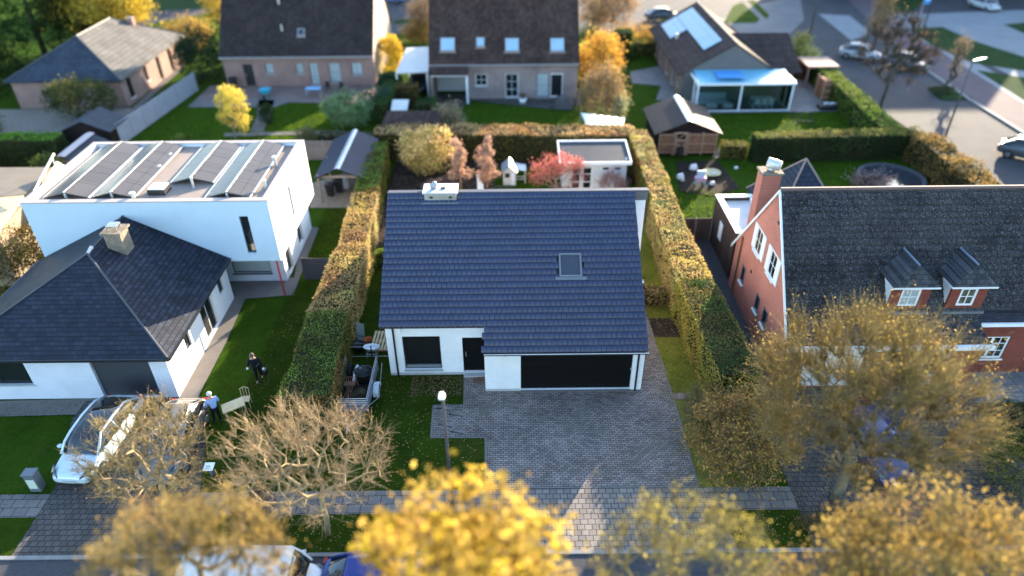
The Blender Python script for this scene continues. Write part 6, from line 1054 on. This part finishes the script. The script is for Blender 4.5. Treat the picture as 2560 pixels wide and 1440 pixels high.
# ================================================================ STREET FURNITURE
def street_lamp(name, label, base, ht, arm, group, face=-1):
    t = thing(name, label, 'street lamp', base, group); b = Vector(base); MB().tube([b, b+Vector((0, 0, ht))], [.075, .05], 10).build('pole', mat('lamp_pole', (.055, .05, .055), .5, .1, 2) if 'lamp_pole' not in bpy.data.materials else bpy.data.materials['lamp_pole'], t, True)
    tp = b+Vector((0, 0, ht)); e = tp+Vector(arm); d = Vector(arm).normalized(); s = Vector((-d.y, d.x, 0)); MB().tube([tp, tp+Vector(arm)*.4], [.05, .04], 8).build('bracket', bpy.data.materials['lamp_pole'], t, True)
    r = []
    for q, w2, z0, z1 in ((.0, .07, -.02, .04), (.3, .12, -.04, .06), (.8, .13, -.04, .05), (1.15, .08, -.02, .03)): c_ = tp+Vector(arm)*q; r.append([c_-s*w2+Vector((0, 0, z0)), c_+s*w2+Vector((0, 0, z0)), c_+s*w2*.8+Vector((0, 0, z1)), c_-s*w2*.8+Vector((0, 0, z1))])
    hd = MB(); hd.loft(r); o = hd.build('lamp_head', M['white'], t, bevel=.015); c_ = tp+Vector(arm)*.75; MB().loft([[c_-s*.09-d*.08+Vector((0, 0, -.09)), c_+s*.09-d*.08+Vector((0, 0, -.09)), c_+s*.09+d*.08+Vector((0, 0, -.09)), c_-s*.09+d*.08+Vector((0, 0, -.09))], [c_-s*.1-d*.09+Vector((0, 0, -.055)), c_+s*.1-d*.09+Vector((0, 0, -.055)), c_+s*.1+d*.09+Vector((0, 0, -.055)), c_-s*.1+d*.09+Vector((0, 0, -.055))]]).build('lens', M['blind'], o)
    return t
bL = Vector((-2.62, 16.9, 0)); zt = GY(1105, 975, 16.9); street_lamp('street_lamp', 'street lamp with white head standing before the front lawn of the white house', (zt.x-.0, 16.9, 0), zt.z-.1, (.0, -.34, .03), 'street lamps')
bf_ = G(2362, 345); zt = GY(2425, 155, bf_.y); street_lamp('street_lamp', 'tall street lamp at the sunlit street behind the rusty hedge', (bf_.x, bf_.y, 0), 6.2, (1.0, .3, .1), 'street lamps')
for px, ht, lab in (((2020, 105), 7, 'dark pole at the kerb near the bungalow corner'), ((2310, 68), 7, 'thin dark pole beside the blue banner')):
    g = G(*px); t = thing('street_pole', lab, 'pole', (g.x, g.y, 0)); MB().tube([(g.x, g.y, 0), (g.x, g.y, ht)], [.09, .06], 8).build('pole', bpy.data.materials['lamp_pole'], t, True); MB().cyl((g.x, g.y, 0), .16, .25, 8).build('base', M['black'], t)
g = G(2296, 50); t = thing('banner_flag', 'blue and white banner on a pole at the top right', 'banner', (g.x, g.y, 0)); MB().tube([(g.x, g.y, 0), (g.x, g.y, 4.0)], .05, 6).build('pole', M['steel'], t); MB().box(g.x+.06, g.x+.75, g.y-.02, g.y+.02, 1.9, 2.4).build('banner', paint('banner_blue', (.03, .25, .60), .6), t); MB().box(g.x+.06, g.x+.75, g.y-.02, g.y+.02, 2.403, 3.1).build('banner', M['white'], t); MB().box(g.x+.06, g.x+.75, g.y-.02, g.y+.02, 3.103, 3.9).build('banner', bpy.data.materials['banner_blue'], t)
g = G(92, 1230); t = thing('meter_cabinet', 'grey letter cabinet with a pale green front at the left edge of the drive', 'cabinet', (g.x, g.y, 0)); MB().box(g.x-.24, g.x+.22, g.y, g.y+.35, 0, .95).build('cabinet', paint('cab_grey', (.10, .115, .125), .5), t, bevel=.02); MB().box(g.x-.17, g.x+.16, g.y-.02, g.y-.002, .22, .72).build('door', mat('pale_green', (.52, .58, .46), .6, .04, 3), t); MB().box(g.x-.26, g.x+.24, g.y-.03, g.y+.38, .953, 1.0).build('lid', bpy.data.materials['cab_grey'], t)
g = G(530, 1190); t = thing('info_sign', 'small white tilted sign on a short grey post in the lawn', 'sign', (g.x, g.y, 0)); T = lambda p: Vector((g.x+p[0]+p[1]*.12, g.y+p[1], .52+p[2]+p[1]*.45)); MB().cyl((g.x, g.y+.08, 0), .09, .5, 10).build('post', paint('cab_grey', (.10, .115, .125), .5), t); MB(T).box(-.20, .20, -.13, .17, 0, .03).build('sign_board', M['white'], t)
k = MB(T); [k.box(-.10+.045*i, -.075+.045*i, .0, .05, .031, .034) for i in range(4)]; k.box(-.12, .12, -.06, -.045, .031, .034); k.build('lettering', M['black'], t)
g = G(1165, 1055); 
for px in ((1108, 1024), (1140, 1039), (1112, 1065), (1140, 1082)):
    g = G(*px); t = thing('drain_grate', 'dark slanted slot drain let into the paved corner, %s' % {1108: 'nearest the house', 1140: 'right of the lamp, farther one' if px[1] < 1050 else 'right of the lamp, nearer one', 1112: 'left of the lamp, nearer the street'}[px[0]], 'drain', (g.x, g.y, .02), 'slot drains in the paving'); MB(lambda p: Vector((g.x+p[0], g.y-p[0]*.28+p[1], p[2]))).box(-.32, .32, -.025, .025, .018, .032).build('slot', M['black'], t); MB().box(g.x-.05, g.x+.40, g.y-.1, g.y+.14, .019, .024).build('cover', mat('cover_slab', (.21, .19, .18), .85, .2, 3) if 'cover_slab' not in bpy.data.materials else bpy.data.materials['cover_slab'], t)
g = G(1702, 992); t = thing('manhole_cover', 'square brownish manhole cover at the edge of the drive', 'manhole', (g.x, g.y, 0)); MB().box(g.x-.4, g.x+.4, g.y-.2, g.y+.2, .01, .05).build('cover', mat('cover_stone', (.20, .14, .11), .8, .2, 4), t); MB().box(g.x-.15, g.x+.2, g.y-.13, g.y+.13, .052, .06).build('plate', M['wood_grey'], t)
g = G(1607, 745); t = thing('water_butt', 'dark grey round water butt with a white lid at the right house wall', 'water butt', (6.28, 31.3, 0)); MB().lathe((6.98, 31.6, 0), [(.22, 0), (.27, .4), (.26, .85)], 18).build('barrel', paint('butt_grey', (.07, .075, .08), .6), t, True); MB().lathe((6.98, 31.6, .853), [(.28, 0), (.28, .04), (.15, .06), (.01, .06)], 18).build('lid', M['white'], t, True)

# ================================================================ GARDEN THINGS
def table(name, label, c, w2, d2, ht, m, legm, group=None):
    t = thing(name, label, 'table', (c[0], c[1], 0), group); x, y = c[:2]; MB().box(x-w2/2, x+w2/2, y-d2/2, y+d2/2, ht-.04, ht).build('tabletop', m, t)
    for a in (-1, 1):
        for b in (-1, 1): MB().box(x+a*(w2/2-.05)-.025, x+a*(w2/2-.05)+.025, y+b*(d2/2-.05)-.025, y+b*(d2/2-.05)+.025, 0, ht-.041).build('leg', legm, t)
def chair(label, c, m, rot=0, group=None):
    t = thing('garden_chair', label, 'chair', (0, 0, 0), group); MB().box(-.22, .22, -.22, .22, .42, .46).build('seat', m, t); MB().box(-.22, .22, .19, .23, .46, .95).build('backrest', m, t)
    for a in (-.19, .19):
        for b in (-.19, .19): MB().box(a-.02, a+.02, b-.02, b+.02, 0, .419).build('leg', m, t)
    t.location = (c[0], c[1], 0.03); t.rotation_euler = (0, 0, rot)
table('garden_table', 'pale blue garden table on the pink terrace of the plain steep-roofed house', (-18.5, 64.6), 1.4, .8, .75, paint('table_blue', (.22, .42, .62), .5), M['steel'])
chair('black chair behind the pale blue table, left one', (-17.4, 65.6), M['black'], .2, 'dark terrace chairs'); chair('black chair right of the pale blue table', (-16.1, 65.3), M['black'], -.3, 'dark terrace chairs')
t = thing('wheelbarrow', 'turquoise wheelbarrow tipped on the terrace', 'wheelbarrow', (-23.0, 64.5, 0)); MB().loft([[(-23.3, 64.2, .35), (-22.7, 64.2, .35), (-22.7, 64.7, .35), (-23.3, 64.7, .35)], [(-23.5, 64.0, .75), (-22.5, 64.0, .75), (-22.5, 64.95, .75), (-23.5, 64.95, .75)]]).build('tray', paint('teal', (.03, .35, .45), .5), t); k = MB(); [k.tube([(-23.0+s*.1, 63.8, .3), (-23+s*.3, 65.4, .6)], .02, 5) for s in (-1, 1)]; k.build('handles', M['steel'], t); MB(lambda q: Vector((-23.0+q[2], 63.7+q[0], .2+q[1]))).lathe((0, 0, 0), [(.05, -.05), (.2, -.04), (.2, .04), (.05, .05)], 14).build('wheel', M['tyre'], t, True)
t = thing('waste_bin', 'dark wheeled bin at the wall beside the dark door', 'bin', (-26.8, 66.9, 0)); MB().loft([[(-27.05, 66.7, .05), (-26.6, 66.7, .05), (-26.6, 67.1, .05), (-27.05, 67.1, .05)], [(-27.1, 66.6, 1.0), (-26.5, 66.6, 1.0), (-26.5, 67.2, 1.0), (-27.1, 67.2, 1.0)]]).build('body', M['black'], t); MB().box(-27.13, -26.47, 66.57, 67.22, 1.003, 1.07).build('lid', M['black'], t)
for q, lab, s in (((1080, 258), 'white flower pot with a plant at the porch corner', .35), ((1307, 258), 'white bowl planter on the edge of the terrace', .45)):
    g = G(*q); t = thing('planter', lab, 'planter', (g.x, g.y, 0)); MB().lathe((g.x, g.y, .02), [(.18*s/.35, 0), (.3*s/.35, s), (.25*s/.35, s*.9), (.02, s*.85)], 16).build('pot', M['white'], t, True); P = in_ellipsoid(350, (g.x, g.y, s+.25), (.3, .3, .25)); leaf_cloud('plant', P, .1, pick(P, [(.06, .1, .03), (.3, .12, .06)], 2), t)
t = thing('covered_furniture', 'dark tarpaulin-covered garden furniture on the terrace before the open door', 'cover', (4.6, 60.9, 0)); MB().loft([[(3.9, 60.2, .02), (5.6, 60.0, .02), (5.8, 61.6, .02), (4.0, 61.8, .02)], [(4.1, 60.5, .95), (5.3, 60.4, 1.15), (5.4, 61.3, 1.05), (4.2, 61.4, .9)]]).build('cover', mat('tarpaulin', (.10, .09, .09), .7, .3, 2, bump=.5, bs=4), t, bevel=.08); MB().tube([(3.85, 60.1, .1), (4.1, 60.4, 1.0)], .02, 4).build('strap', M['black'], t)
t = thing('parasol_canopy', 'white triangular shade sail behind the back hedge', 'shade sail', (7.2, 53.6, 0)); a, b, c_, d_ = G(1452, 282, 2.3), G(1562, 296, 2.1), G(1556, 312, 2.0), G(1466, 312, 1.9); sl2 = MB(); n_ = 6
for i in range(n_):
    for j in range(n_):
        P = lambda u, v: (a.lerp(b, u)).lerp(d_.lerp(c_, u), v)-Vector((0, 0, .08*math.sin(math.pi*u)*math.sin(math.pi*v))); sl2.face(P(i/n_, j/n_), P(i/n_, (j+1)/n_), P((i+1)/n_, (j+1)/n_), P((i+1)/n_, j/n_))
s_ = sl2.build('sail', M['white'], t, True); m_ = s_.modifiers.new('thick', 'SOLIDIFY'); m_.thickness = .01; [MB().tube([(p.x, p.y, 0), (p.x, p.y, p.z+.05)], .04, 6).build('pole', M['steel'], t) for p in (a, b, d_)]
# garden room furniture
t = thing('outdoor_sofa', 'pale grey corner sofa inside the glass garden room', 'sofa', (17.8, 61.3, 0)); MB().box(16.7, 19.6, 60.9, 61.7, .05, .45).build('seat', M['blind'], t, bevel=.04); MB().box(16.7, 19.6, 61.72, 61.9, .05, .9).build('backrest', M['blind'], t, bevel=.04)
for x in (18.0, 19.4): t = thing('stool', 'white upholstered stool before the sofa, %s' % ('left one' if x < 19 else 'right one'), 'stool', (x, 60.2, 0)); MB().box(x-.4, x+.4, 59.9, 60.5, .12, .42).build('cushion', M['white'], t, bevel=.05); MB().box(x-.34, x+.34, 59.96, 60.44, .04, .118).build('base', M['blind'], t)
table('dining_table', 'white dining table inside the glass garden room', (22.5, 60.6), 1.9, .9, .76, M['white'], M['white'])
for i, x in enumerate((21.9, 22.5, 23.1)): chair('white dining chair in the glass garden room, %s' % ('leftmost of the front row', 'middle of the front row', 'rightmost of the front row')[i], (x, 60.0), M['white'], math.pi, 'white dining chairs around the white table')
t = thing('fire_pit', 'dark low fire table with white stones on the bungalow terrace', 'fire pit', (28.4, 59.8, 0)); MB().box(27.4, 29.6, 59.3, 60.3, .02, .4).build('base', M['black'], t, bevel=.03); k = MB(); [k.sphere((27.9+.25*i, 59.8+.1*(i % 2), .48), .12, .12, .09, 8, 6) for i in range(5)]; k.build('stones', M['white'], t, True)
t = thing('pond', 'round dark garden pond with grey stone rim behind the mossy roof', 'pond', (26.6, 44.8, 0)); c_ = G(2225, 450); rr_ = 2.3; MB().lathe((c_.x, c_.y, 0), [(rr_, .02), (rr_, .30), (rr_-.25, .30), (rr_-.25, .12)], 36).build('rim', mat('pond_rim', (.10, .10, .11), .6, .2, 3), t); MB().lathe((c_.x, c_.y, .12), [(rr_-.26, 0), (rr_-.27, .03)], 36).build('water', mat('pond_water', (.04, .045, .055), .05, .1, 1, spec=.8), t)
g = G(1779, 436); t = thing('sand_tub', 'round pale yellow tub on the play lawn', 'tub', (g.x, g.y, 0)); MB().lathe((g.x, g.y, .02), [(.35, 0), (.62, .16), (.66, .17), (.55, .12), (.33, .04), (.01, .04)], 24).build('tub', mat('tub_yellow', (.62, .50, .25), .5, .08, 2), t, True); MB().sphere((g.x+.15, g.y, .1), .25, .2, .06).build('sand', M['offwhite'], t, True)
g = G(1750, 462); t = thing('toy_kitchen', 'pale pink and turquoise toy kitchen on the bare soil', 'toy', (g.x, g.y, 0)); MB().box(g.x-.42, g.x+.35, g.y-.2, g.y+.2, .3, .62).build('counter', mat('toy_pink', (.65, .42, .52), .5, .1, 3), t, bevel=.03); MB().box(g.x-.3, g.x+.3, g.y+.05, g.y+.2, .623, 1.05).build('shelf', mat('toy_pale', (.55, .70, .78), .5, .1, 3), t, bevel=.02); k = MB(); [k.box(g.x+a-.04, g.x+a+.04, g.y+b-.04, g.y+b+.04, 0, .299) for a in (-.35, .28) for b in (-.15, .15)]; k.build('legs', mat('toy_teal', (.15, .55, .65), .5, .1, 3), t)
for q, lab, c_, s in (((1733, 424), 'white toy box on the soil by the log store', 'white', .3), ((1700, 447), 'white and green toy tractor on the soil', 'white', .28), ((1781, 462), 'white ball-like toy beside the toy kitchen', 'white', .18), ((1706, 453), 'small white toy bucket on the soil', 'offwhite', .14), ((1840, 422), 'pair of white garden shoes on the lawn', 'white', .14)):
    g = G(*q); t = thing('garden_toy', lab, 'toy', (g.x, g.y, 0)); MB().loft([[(g.x-s, g.y-s*.7, .02), (g.x+s, g.y-s*.7, .02), (g.x+s, g.y+s*.7, .02), (g.x-s, g.y+s*.7, .02)], [(g.x-s*.8, g.y-s*.5, s*1.3), (g.x+s*.6, g.y-s*.5, s*1.6), (g.x+s*.6, g.y+s*.5, s*1.5), (g.x-s*.8, g.y+s*.5, s*1.2)]]).build('body', M[c_], t, bevel=s*.15); k = MB(); [k.sphere((g.x+a*s, g.y-s*.75, s*.3), s*.28, s*.12, s*.28, 8, 6) for a in (-.6, .6)]; k.build('wheels', paint('toy_green', (.35, .55, .15), .5) if 'tractor' in lab else M['zinc'], t, True)
g = G(1202, 475); t = thing('white_display_board', 'white board standing between the two tiered trees', 'board', (g.x, g.y, 0)); MB().slab([(g.x-.22, g.y-.15, .05), (g.x+.22, g.y-.15, .05), (g.x+.16, g.y+.15, 1.15), (g.x-.26, g.y+.15, 1.15)], .03, (0, -1, 0)).build('board', M['white'], t); MB().tube([(g.x, g.y+.5, 0), (g.x, g.y+.17, .8)], .02, 5).build('prop', M['wood_pale'], t)
t = thing('picnic_frame', 'dark metal climbing frame on the sunlit patch of lawn', 'frame', (25.6, 53.5, 0)); k = MB(); c_ = G(2002, 312); [k.tube([(c_.x+a, c_.y-.5, 0), (c_.x+a*.6, c_.y, 1.1)], .03, 5) for a in (-1, -.4, .4, 1)]; [k.tube([(c_.x+a, c_.y+.5, 0), (c_.x+a*.6, c_.y, 1.1)], .03, 5) for a in (-1, 1)]; k.tube([(c_.x-.6, c_.y, 1.1), (c_.x+.6, c_.y, 1.1)], .03, 5); k.tube([(c_.x-.85, c_.y-.28, .45), (c_.x+.85, c_.y-.28, .45)], .03, 5); k.build('frame', M['black'], t); t.location = t.location
for px, lab in (((828, 490), 'black wheelie bin under the carport roof, left one'), ((850, 480), 'dark grill under the carport roof'), ((868, 470), 'white canister under the carport roof')):
    g = G(*px); t = thing('carport_item', lab, 'bin' if 'bin' in lab else ('grill' if 'grill' in lab else 'canister'), (g.x, g.y, 0))
    if 'canister' in lab: MB().lathe((g.x, g.y, 0), [(.2, 0), (.22, .1), (.22, .75), (.1, .9)], 14).build('body', M['offwhite'], t, True); MB().cyl((g.x, g.y, .903), .06, .08, 8).build('cap', M['black'], t)
    else: MB().loft([[(g.x-.2, g.y-.2, .05), (g.x+.2, g.y-.2, .05), (g.x+.2, g.y+.2, .05), (g.x-.2, g.y+.2, .05)], [(g.x-.27, g.y-.27, .9), (g.x+.27, g.y-.27, .9), (g.x+.27, g.y+.27, .9), (g.x-.27, g.y+.27, .9)]]).build('body', M['black'], t); MB().box(g.x-.3, g.x+.3, g.y-.3, g.y+.3, .903, .98).build('lid', M['black'], t, bevel=.03)

# ================================================================ PEOPLE
def skin_mesh(name, J, E, m, parent, sub=1):
    """one continuous surface over a jointed skeleton; J: {joint: (xyz, radius)}"""
    names = list(J); me = bpy.data.meshes.new('sk'); me.from_pydata([J[n][0] for n in names], [(names.index(a), names.index(b)) for a, b in E], []); o = bpy.data.objects.new('sk', me); COL.objects.link(o)
    s = o.modifiers.new('s', 'SKIN'); s.use_smooth_shade = True; o.modifiers.new('ss', 'SUBSURF').levels = sub
    for i, n in enumerate(names): r = J[n][1]; me.skin_vertices[0].data[i].radius = (r, r) if not isinstance(r, tuple) else r; me.skin_vertices[0].data[i].use_root = (i == 0)
    dg = bpy.context.evaluated_depsgraph_get(); dg.update(); nm = bpy.data.meshes.new_from_object(o.evaluated_get(dg)); bpy.data.objects.remove(o); nm.materials.clear(); nm.materials.append(m)
    nm.polygons.foreach_set('use_smooth', [True]*len(nm.polygons)); q = bpy.data.objects.new(name, nm); COL.objects.link(q); q.parent = parent; OFF[q] = OFF[parent]; return q
def person(label, loc, rot, hands, feet, lean, top, trouser, hair, glove=None, extra=None):
    t = thing('person', label, 'person', (0, 0, 0)); J, E = {}, []
    def add(n, p, r, to=None):
        J[n] = (p, r)
        if to: E.append((to, n))
    l = lean; add('pelvis', (0, 0, .93), .125); add('waist', (0, -l*.35, 1.08), .115, 'pelvis'); add('chest', (0, -l*.8, 1.30), (.16, .12), 'waist'); add('neck', (0, -l*1.15, 1.46), .055, 'chest'); add('head0', (0, -l*1.35, 1.53), .075, 'neck'); add('head1', (0, -l*1.5-.01, 1.62), .098, 'head0'); add('head2', (0, -l*1.5, 1.70), .075, 'head1')
    for s, nm in ((-1, 'r'), (1, 'l')):
        add('sh'+nm, (s*.19, -l*.85, 1.38), .07, 'chest'); h_ = hands[nm]; el = Vector((s*.26, -l*.7, 1.12)).lerp(Vector(h_), .12); add('el'+nm, tuple(el), .045, 'sh'+nm); add('wr'+nm, h_, .032, 'el'+nm)
        d = (Vector(h_)-el).normalized(); pc = Vector(h_)+d*.06; add('pa'+nm, tuple(pc), (.038, .022), 'wr'+nm); sd_ = Vector((0, 1, 0)) if abs(d.y) < .8 else Vector((1, 0, 0))
        for i, (o_, ln) in enumerate(((-.03, .07), (-.01, .08), (.01, .075), (.03, .06))):
            a_ = pc+sd_*o_+d*.03; add('f%s%d' % (nm, i), tuple(a_+d*ln*.5), .010, 'pa'+nm); add('g%s%d' % (nm, i), tuple(a_+d*ln*.9+Vector((-s*.02, 0, 0))), .008, 'f%s%d' % (nm, i))
        add('th'+nm, tuple(pc+sd_*-.045-d*.01), .011, 'pa'+nm); add('ti'+nm, tuple(pc+sd_*-.06+d*.03), .009, 'th'+nm)
        ft = feet[nm]; add('hip'+nm, (s*.09, 0, .88), .09, 'pelvis'); kn = Vector((s*.10, 0, .88)).lerp(Vector(ft), .5)+Vector((0, -.04, 0)); add('kn'+nm, tuple(kn), .06, 'hip'+nm); add('an'+nm, (ft[0], ft[1], .09), .04, 'kn'+nm); add('toe'+nm, (ft[0], ft[1]-.16, .035), .035, 'an'+nm)
    skin_mesh('body', J, E, M['skin'], t)
    grow_ = lambda ns, k: {n: (J[n][0], (J[n][1]+k) if not isinstance(J[n][1], tuple) else (J[n][1][0]+k, J[n][1][1]+k)) for n in ns}
    skin_mesh('jacket', grow_(['waist', 'pelvis', 'chest', 'shr', 'elr', 'wrr', 'shl', 'ell', 'wrl'], .022), [('waist', 'pelvis'), ('waist', 'chest'), ('chest', 'shr'), ('shr', 'elr'), ('elr', 'wrr'), ('chest', 'shl'), ('shl', 'ell'), ('ell', 'wrl')], top, t)
    skin_mesh('trousers', grow_(['pelvis', 'hipr', 'knr', 'anr', 'hipl', 'knl', 'anl'], .014), [('pelvis', 'hipr'), ('hipr', 'knr'), ('knr', 'anr'), ('pelvis', 'hipl'), ('hipl', 'knl'), ('knl', 'anl')], trouser, t)
    hd = Vector(J['head1'][0])+Vector((0, .02, .05)); MB().sphere(hd, .112, .118, .105, 14, 10).build('hair', hair, t, True)
    fc = MB(); hc_ = Vector(J['head1'][0]); [fc.sphere(hc_+Vector((s*.034, -.092, .0)), .012, .01, .01, 8, 6) for s in (-1, 1)]; fc.build('eyes', M['black'], t, True); MB().loft([[hc_+Vector((-.014, -.09, -.035)), hc_+Vector((.014, -.09, -.035)), hc_+Vector((.008, -.085, .01)), hc_+Vector((-.008, -.085, .01))], [hc_+Vector((-.008, -.122, -.035)), hc_+Vector((.008, -.122, -.035)), hc_+Vector((.004, -.1, 0)), hc_+Vector((-.004, -.1, 0))]]).build('nose', M['skin'], t); MB().sphere(hc_+Vector((0, -.088, -.06)), .026, .01, .007, 8, 6).build('mouth', paint('lips', (.35, .13, .11), .6), t, True)
    k = MB(); [k.sphere(hc_+Vector((s*.10, .0, -.01)), .015, .02, .03, 8, 6) for s in (-1, 1)]; k.build('ears', M['skin'], t, True)
    for nm in 'rl':
        ft = feet[nm]; MB().loft([[(ft[0]-.045, ft[1]+.07, 0), (ft[0]+.045, ft[1]+.07, 0), (ft[0]+.05, ft[1]-.2, 0), (ft[0]-.05, ft[1]-.2, 0)], [(ft[0]-.04, ft[1]+.06, .11), (ft[0]+.04, ft[1]+.06, .11), (ft[0]+.035, ft[1]-.17, .06), (ft[0]-.035, ft[1]-.17, .06)]]).build('shoe', M['black'], t, bevel=.015)
        if glove: g_ = J['pa'+nm][0]; MB().sphere(g_, .06, .06, .075, 10, 8).build('glove', glove, t, True)
    t.location = loc; t.rotation_euler = (0, 0, rot); return t
p1_ = G(650, 950); person('person in black jacket and trousers with white gloves walking down the lawn', (p1_.x, p1_.y, .01), R(4), {'r': (-.34, -.12, .92), 'l': (.36, -.16, .88)}, {'r': (-.05, -.16, 0), 'l': (.10, .22, 0)}, .10, M['cloth_black'], M['cloth_black'], M['hair_dark'], M['glove'])
t = thing('black_bag', 'black bag carried by the person in black', 'bag', (p1_.x+.42, p1_.y-.1, .45)); MB().box(p1_.x+.32, p1_.x+.50, p1_.y-.25, p1_.y+.05, .48, .78).build('bag', M['black'], t, bevel=.03); MB().tube([(p1_.x+.4, p1_.y-.2, .78), (p1_.x+.38, p1_.y-.14, .88), (p1_.x+.4, p1_.y-.02, .78)], .012, 5).build('handle', M['black'], t)
p2_ = G(548, 1056); person('white-haired person in pale blue jumper and dark trousers holding the wooden table', (p2_.x, p2_.y, .01), R(-140), {'r': (-.30, -.34, 1.0), 'l': (.34, -.24, 1.0)}, {'r': (-.10, .03, 0), 'l': (.13, -.12, 0)}, .06, M['cloth_blue'], M['cloth_black'], M['hair_white'])
t = thing('wooden_table', 'pale wooden table carried by the white-haired person', 'table', (0, 0, 0)); MB().box(-.48, .48, -.3, .3, .72, .76).build('tabletop', M['wood_new'], t)
for a in (-.42, .42):
    for b in (-.24, .24): MB().box(a-.025, a+.025, b-.025, b+.025, .05, .719).build('leg', M['wood_pale'], t)
t.location = (p2_.x+.80, p2_.y+.25, .10); t.rotation_euler = (0, R(-5), R(28))
t = thing('wooden_chair', 'light wooden chair on the lawn behind the carried table', 'chair', (0, 0, 0)); k = MB(); k.box(-.2, .2, -.2, .2, .43, .46); k.build('seat', M['wood_new'], t); k = MB(); [k.tube([(a, .2, .44), (a, .26, .88)], .015, 6) for a in (-.18, -.06, .06, .18)]; k.tube([(-.2, .26, .86), (0, .28, .94), (.2, .26, .86)], .02, 6); k.build('backrest', M['wood_new'], t)
for a in (-.17, .17):
    for b in (-.17, .17): MB().tube([(a, b, .43), (a*1.15, b*1.15, 0)], .016, 6).build('leg', M['wood_new'], t)
c_ = G(572, 1050); t.location = (p2_.x+.95, p2_.y+1.0, .01); t.rotation_euler = (0, 0, R(10))
# ================================================================ NEIGHBOURHOOD BEYOND THE PHOTO'S TOP EDGE (throws the shade seen on the street)
for i, (x, y, w2, d2, ze, zr_) in enumerate(((57, 110, 28, 12, 8, 13.6), (86, 104, 26, 12, 8, 12.8), (-2, 118, 16, 11, 5, 10), (-40, 122, 16, 11, 5, 10))):
    h = thing('distant_house', 'brick house beyond the street past the top edge, %s' % ('right of centre', 'far right', 'centre', 'left')[i], 'house', (x, y, 0)); MB().box(x-w2/2, x+w2/2, y-d2/2, y+d2/2, 0, ze).build('wall', M['pinkbrick_x'], h)
    MB().loft([[(x-w2/2-.3, y-d2/2-.4, ze), (x-w2/2-.3, y+d2/2+.4, ze), (x-w2/2-.3, y, zr_)], [(x+w2/2+.3, y-d2/2-.4, ze), (x+w2/2+.3, y+d2/2+.4, ze), (x+w2/2+.3, y, zr_)]]).build('roof', M['roof_brown'], h)
    for j in range(int(w2/3)): MB().box(x-w2/2+1+3*j, x-w2/2+2.3+3*j, y-d2/2-.04, y-d2/2-.005, 1, 2.4).build('window', M['glass'], h)
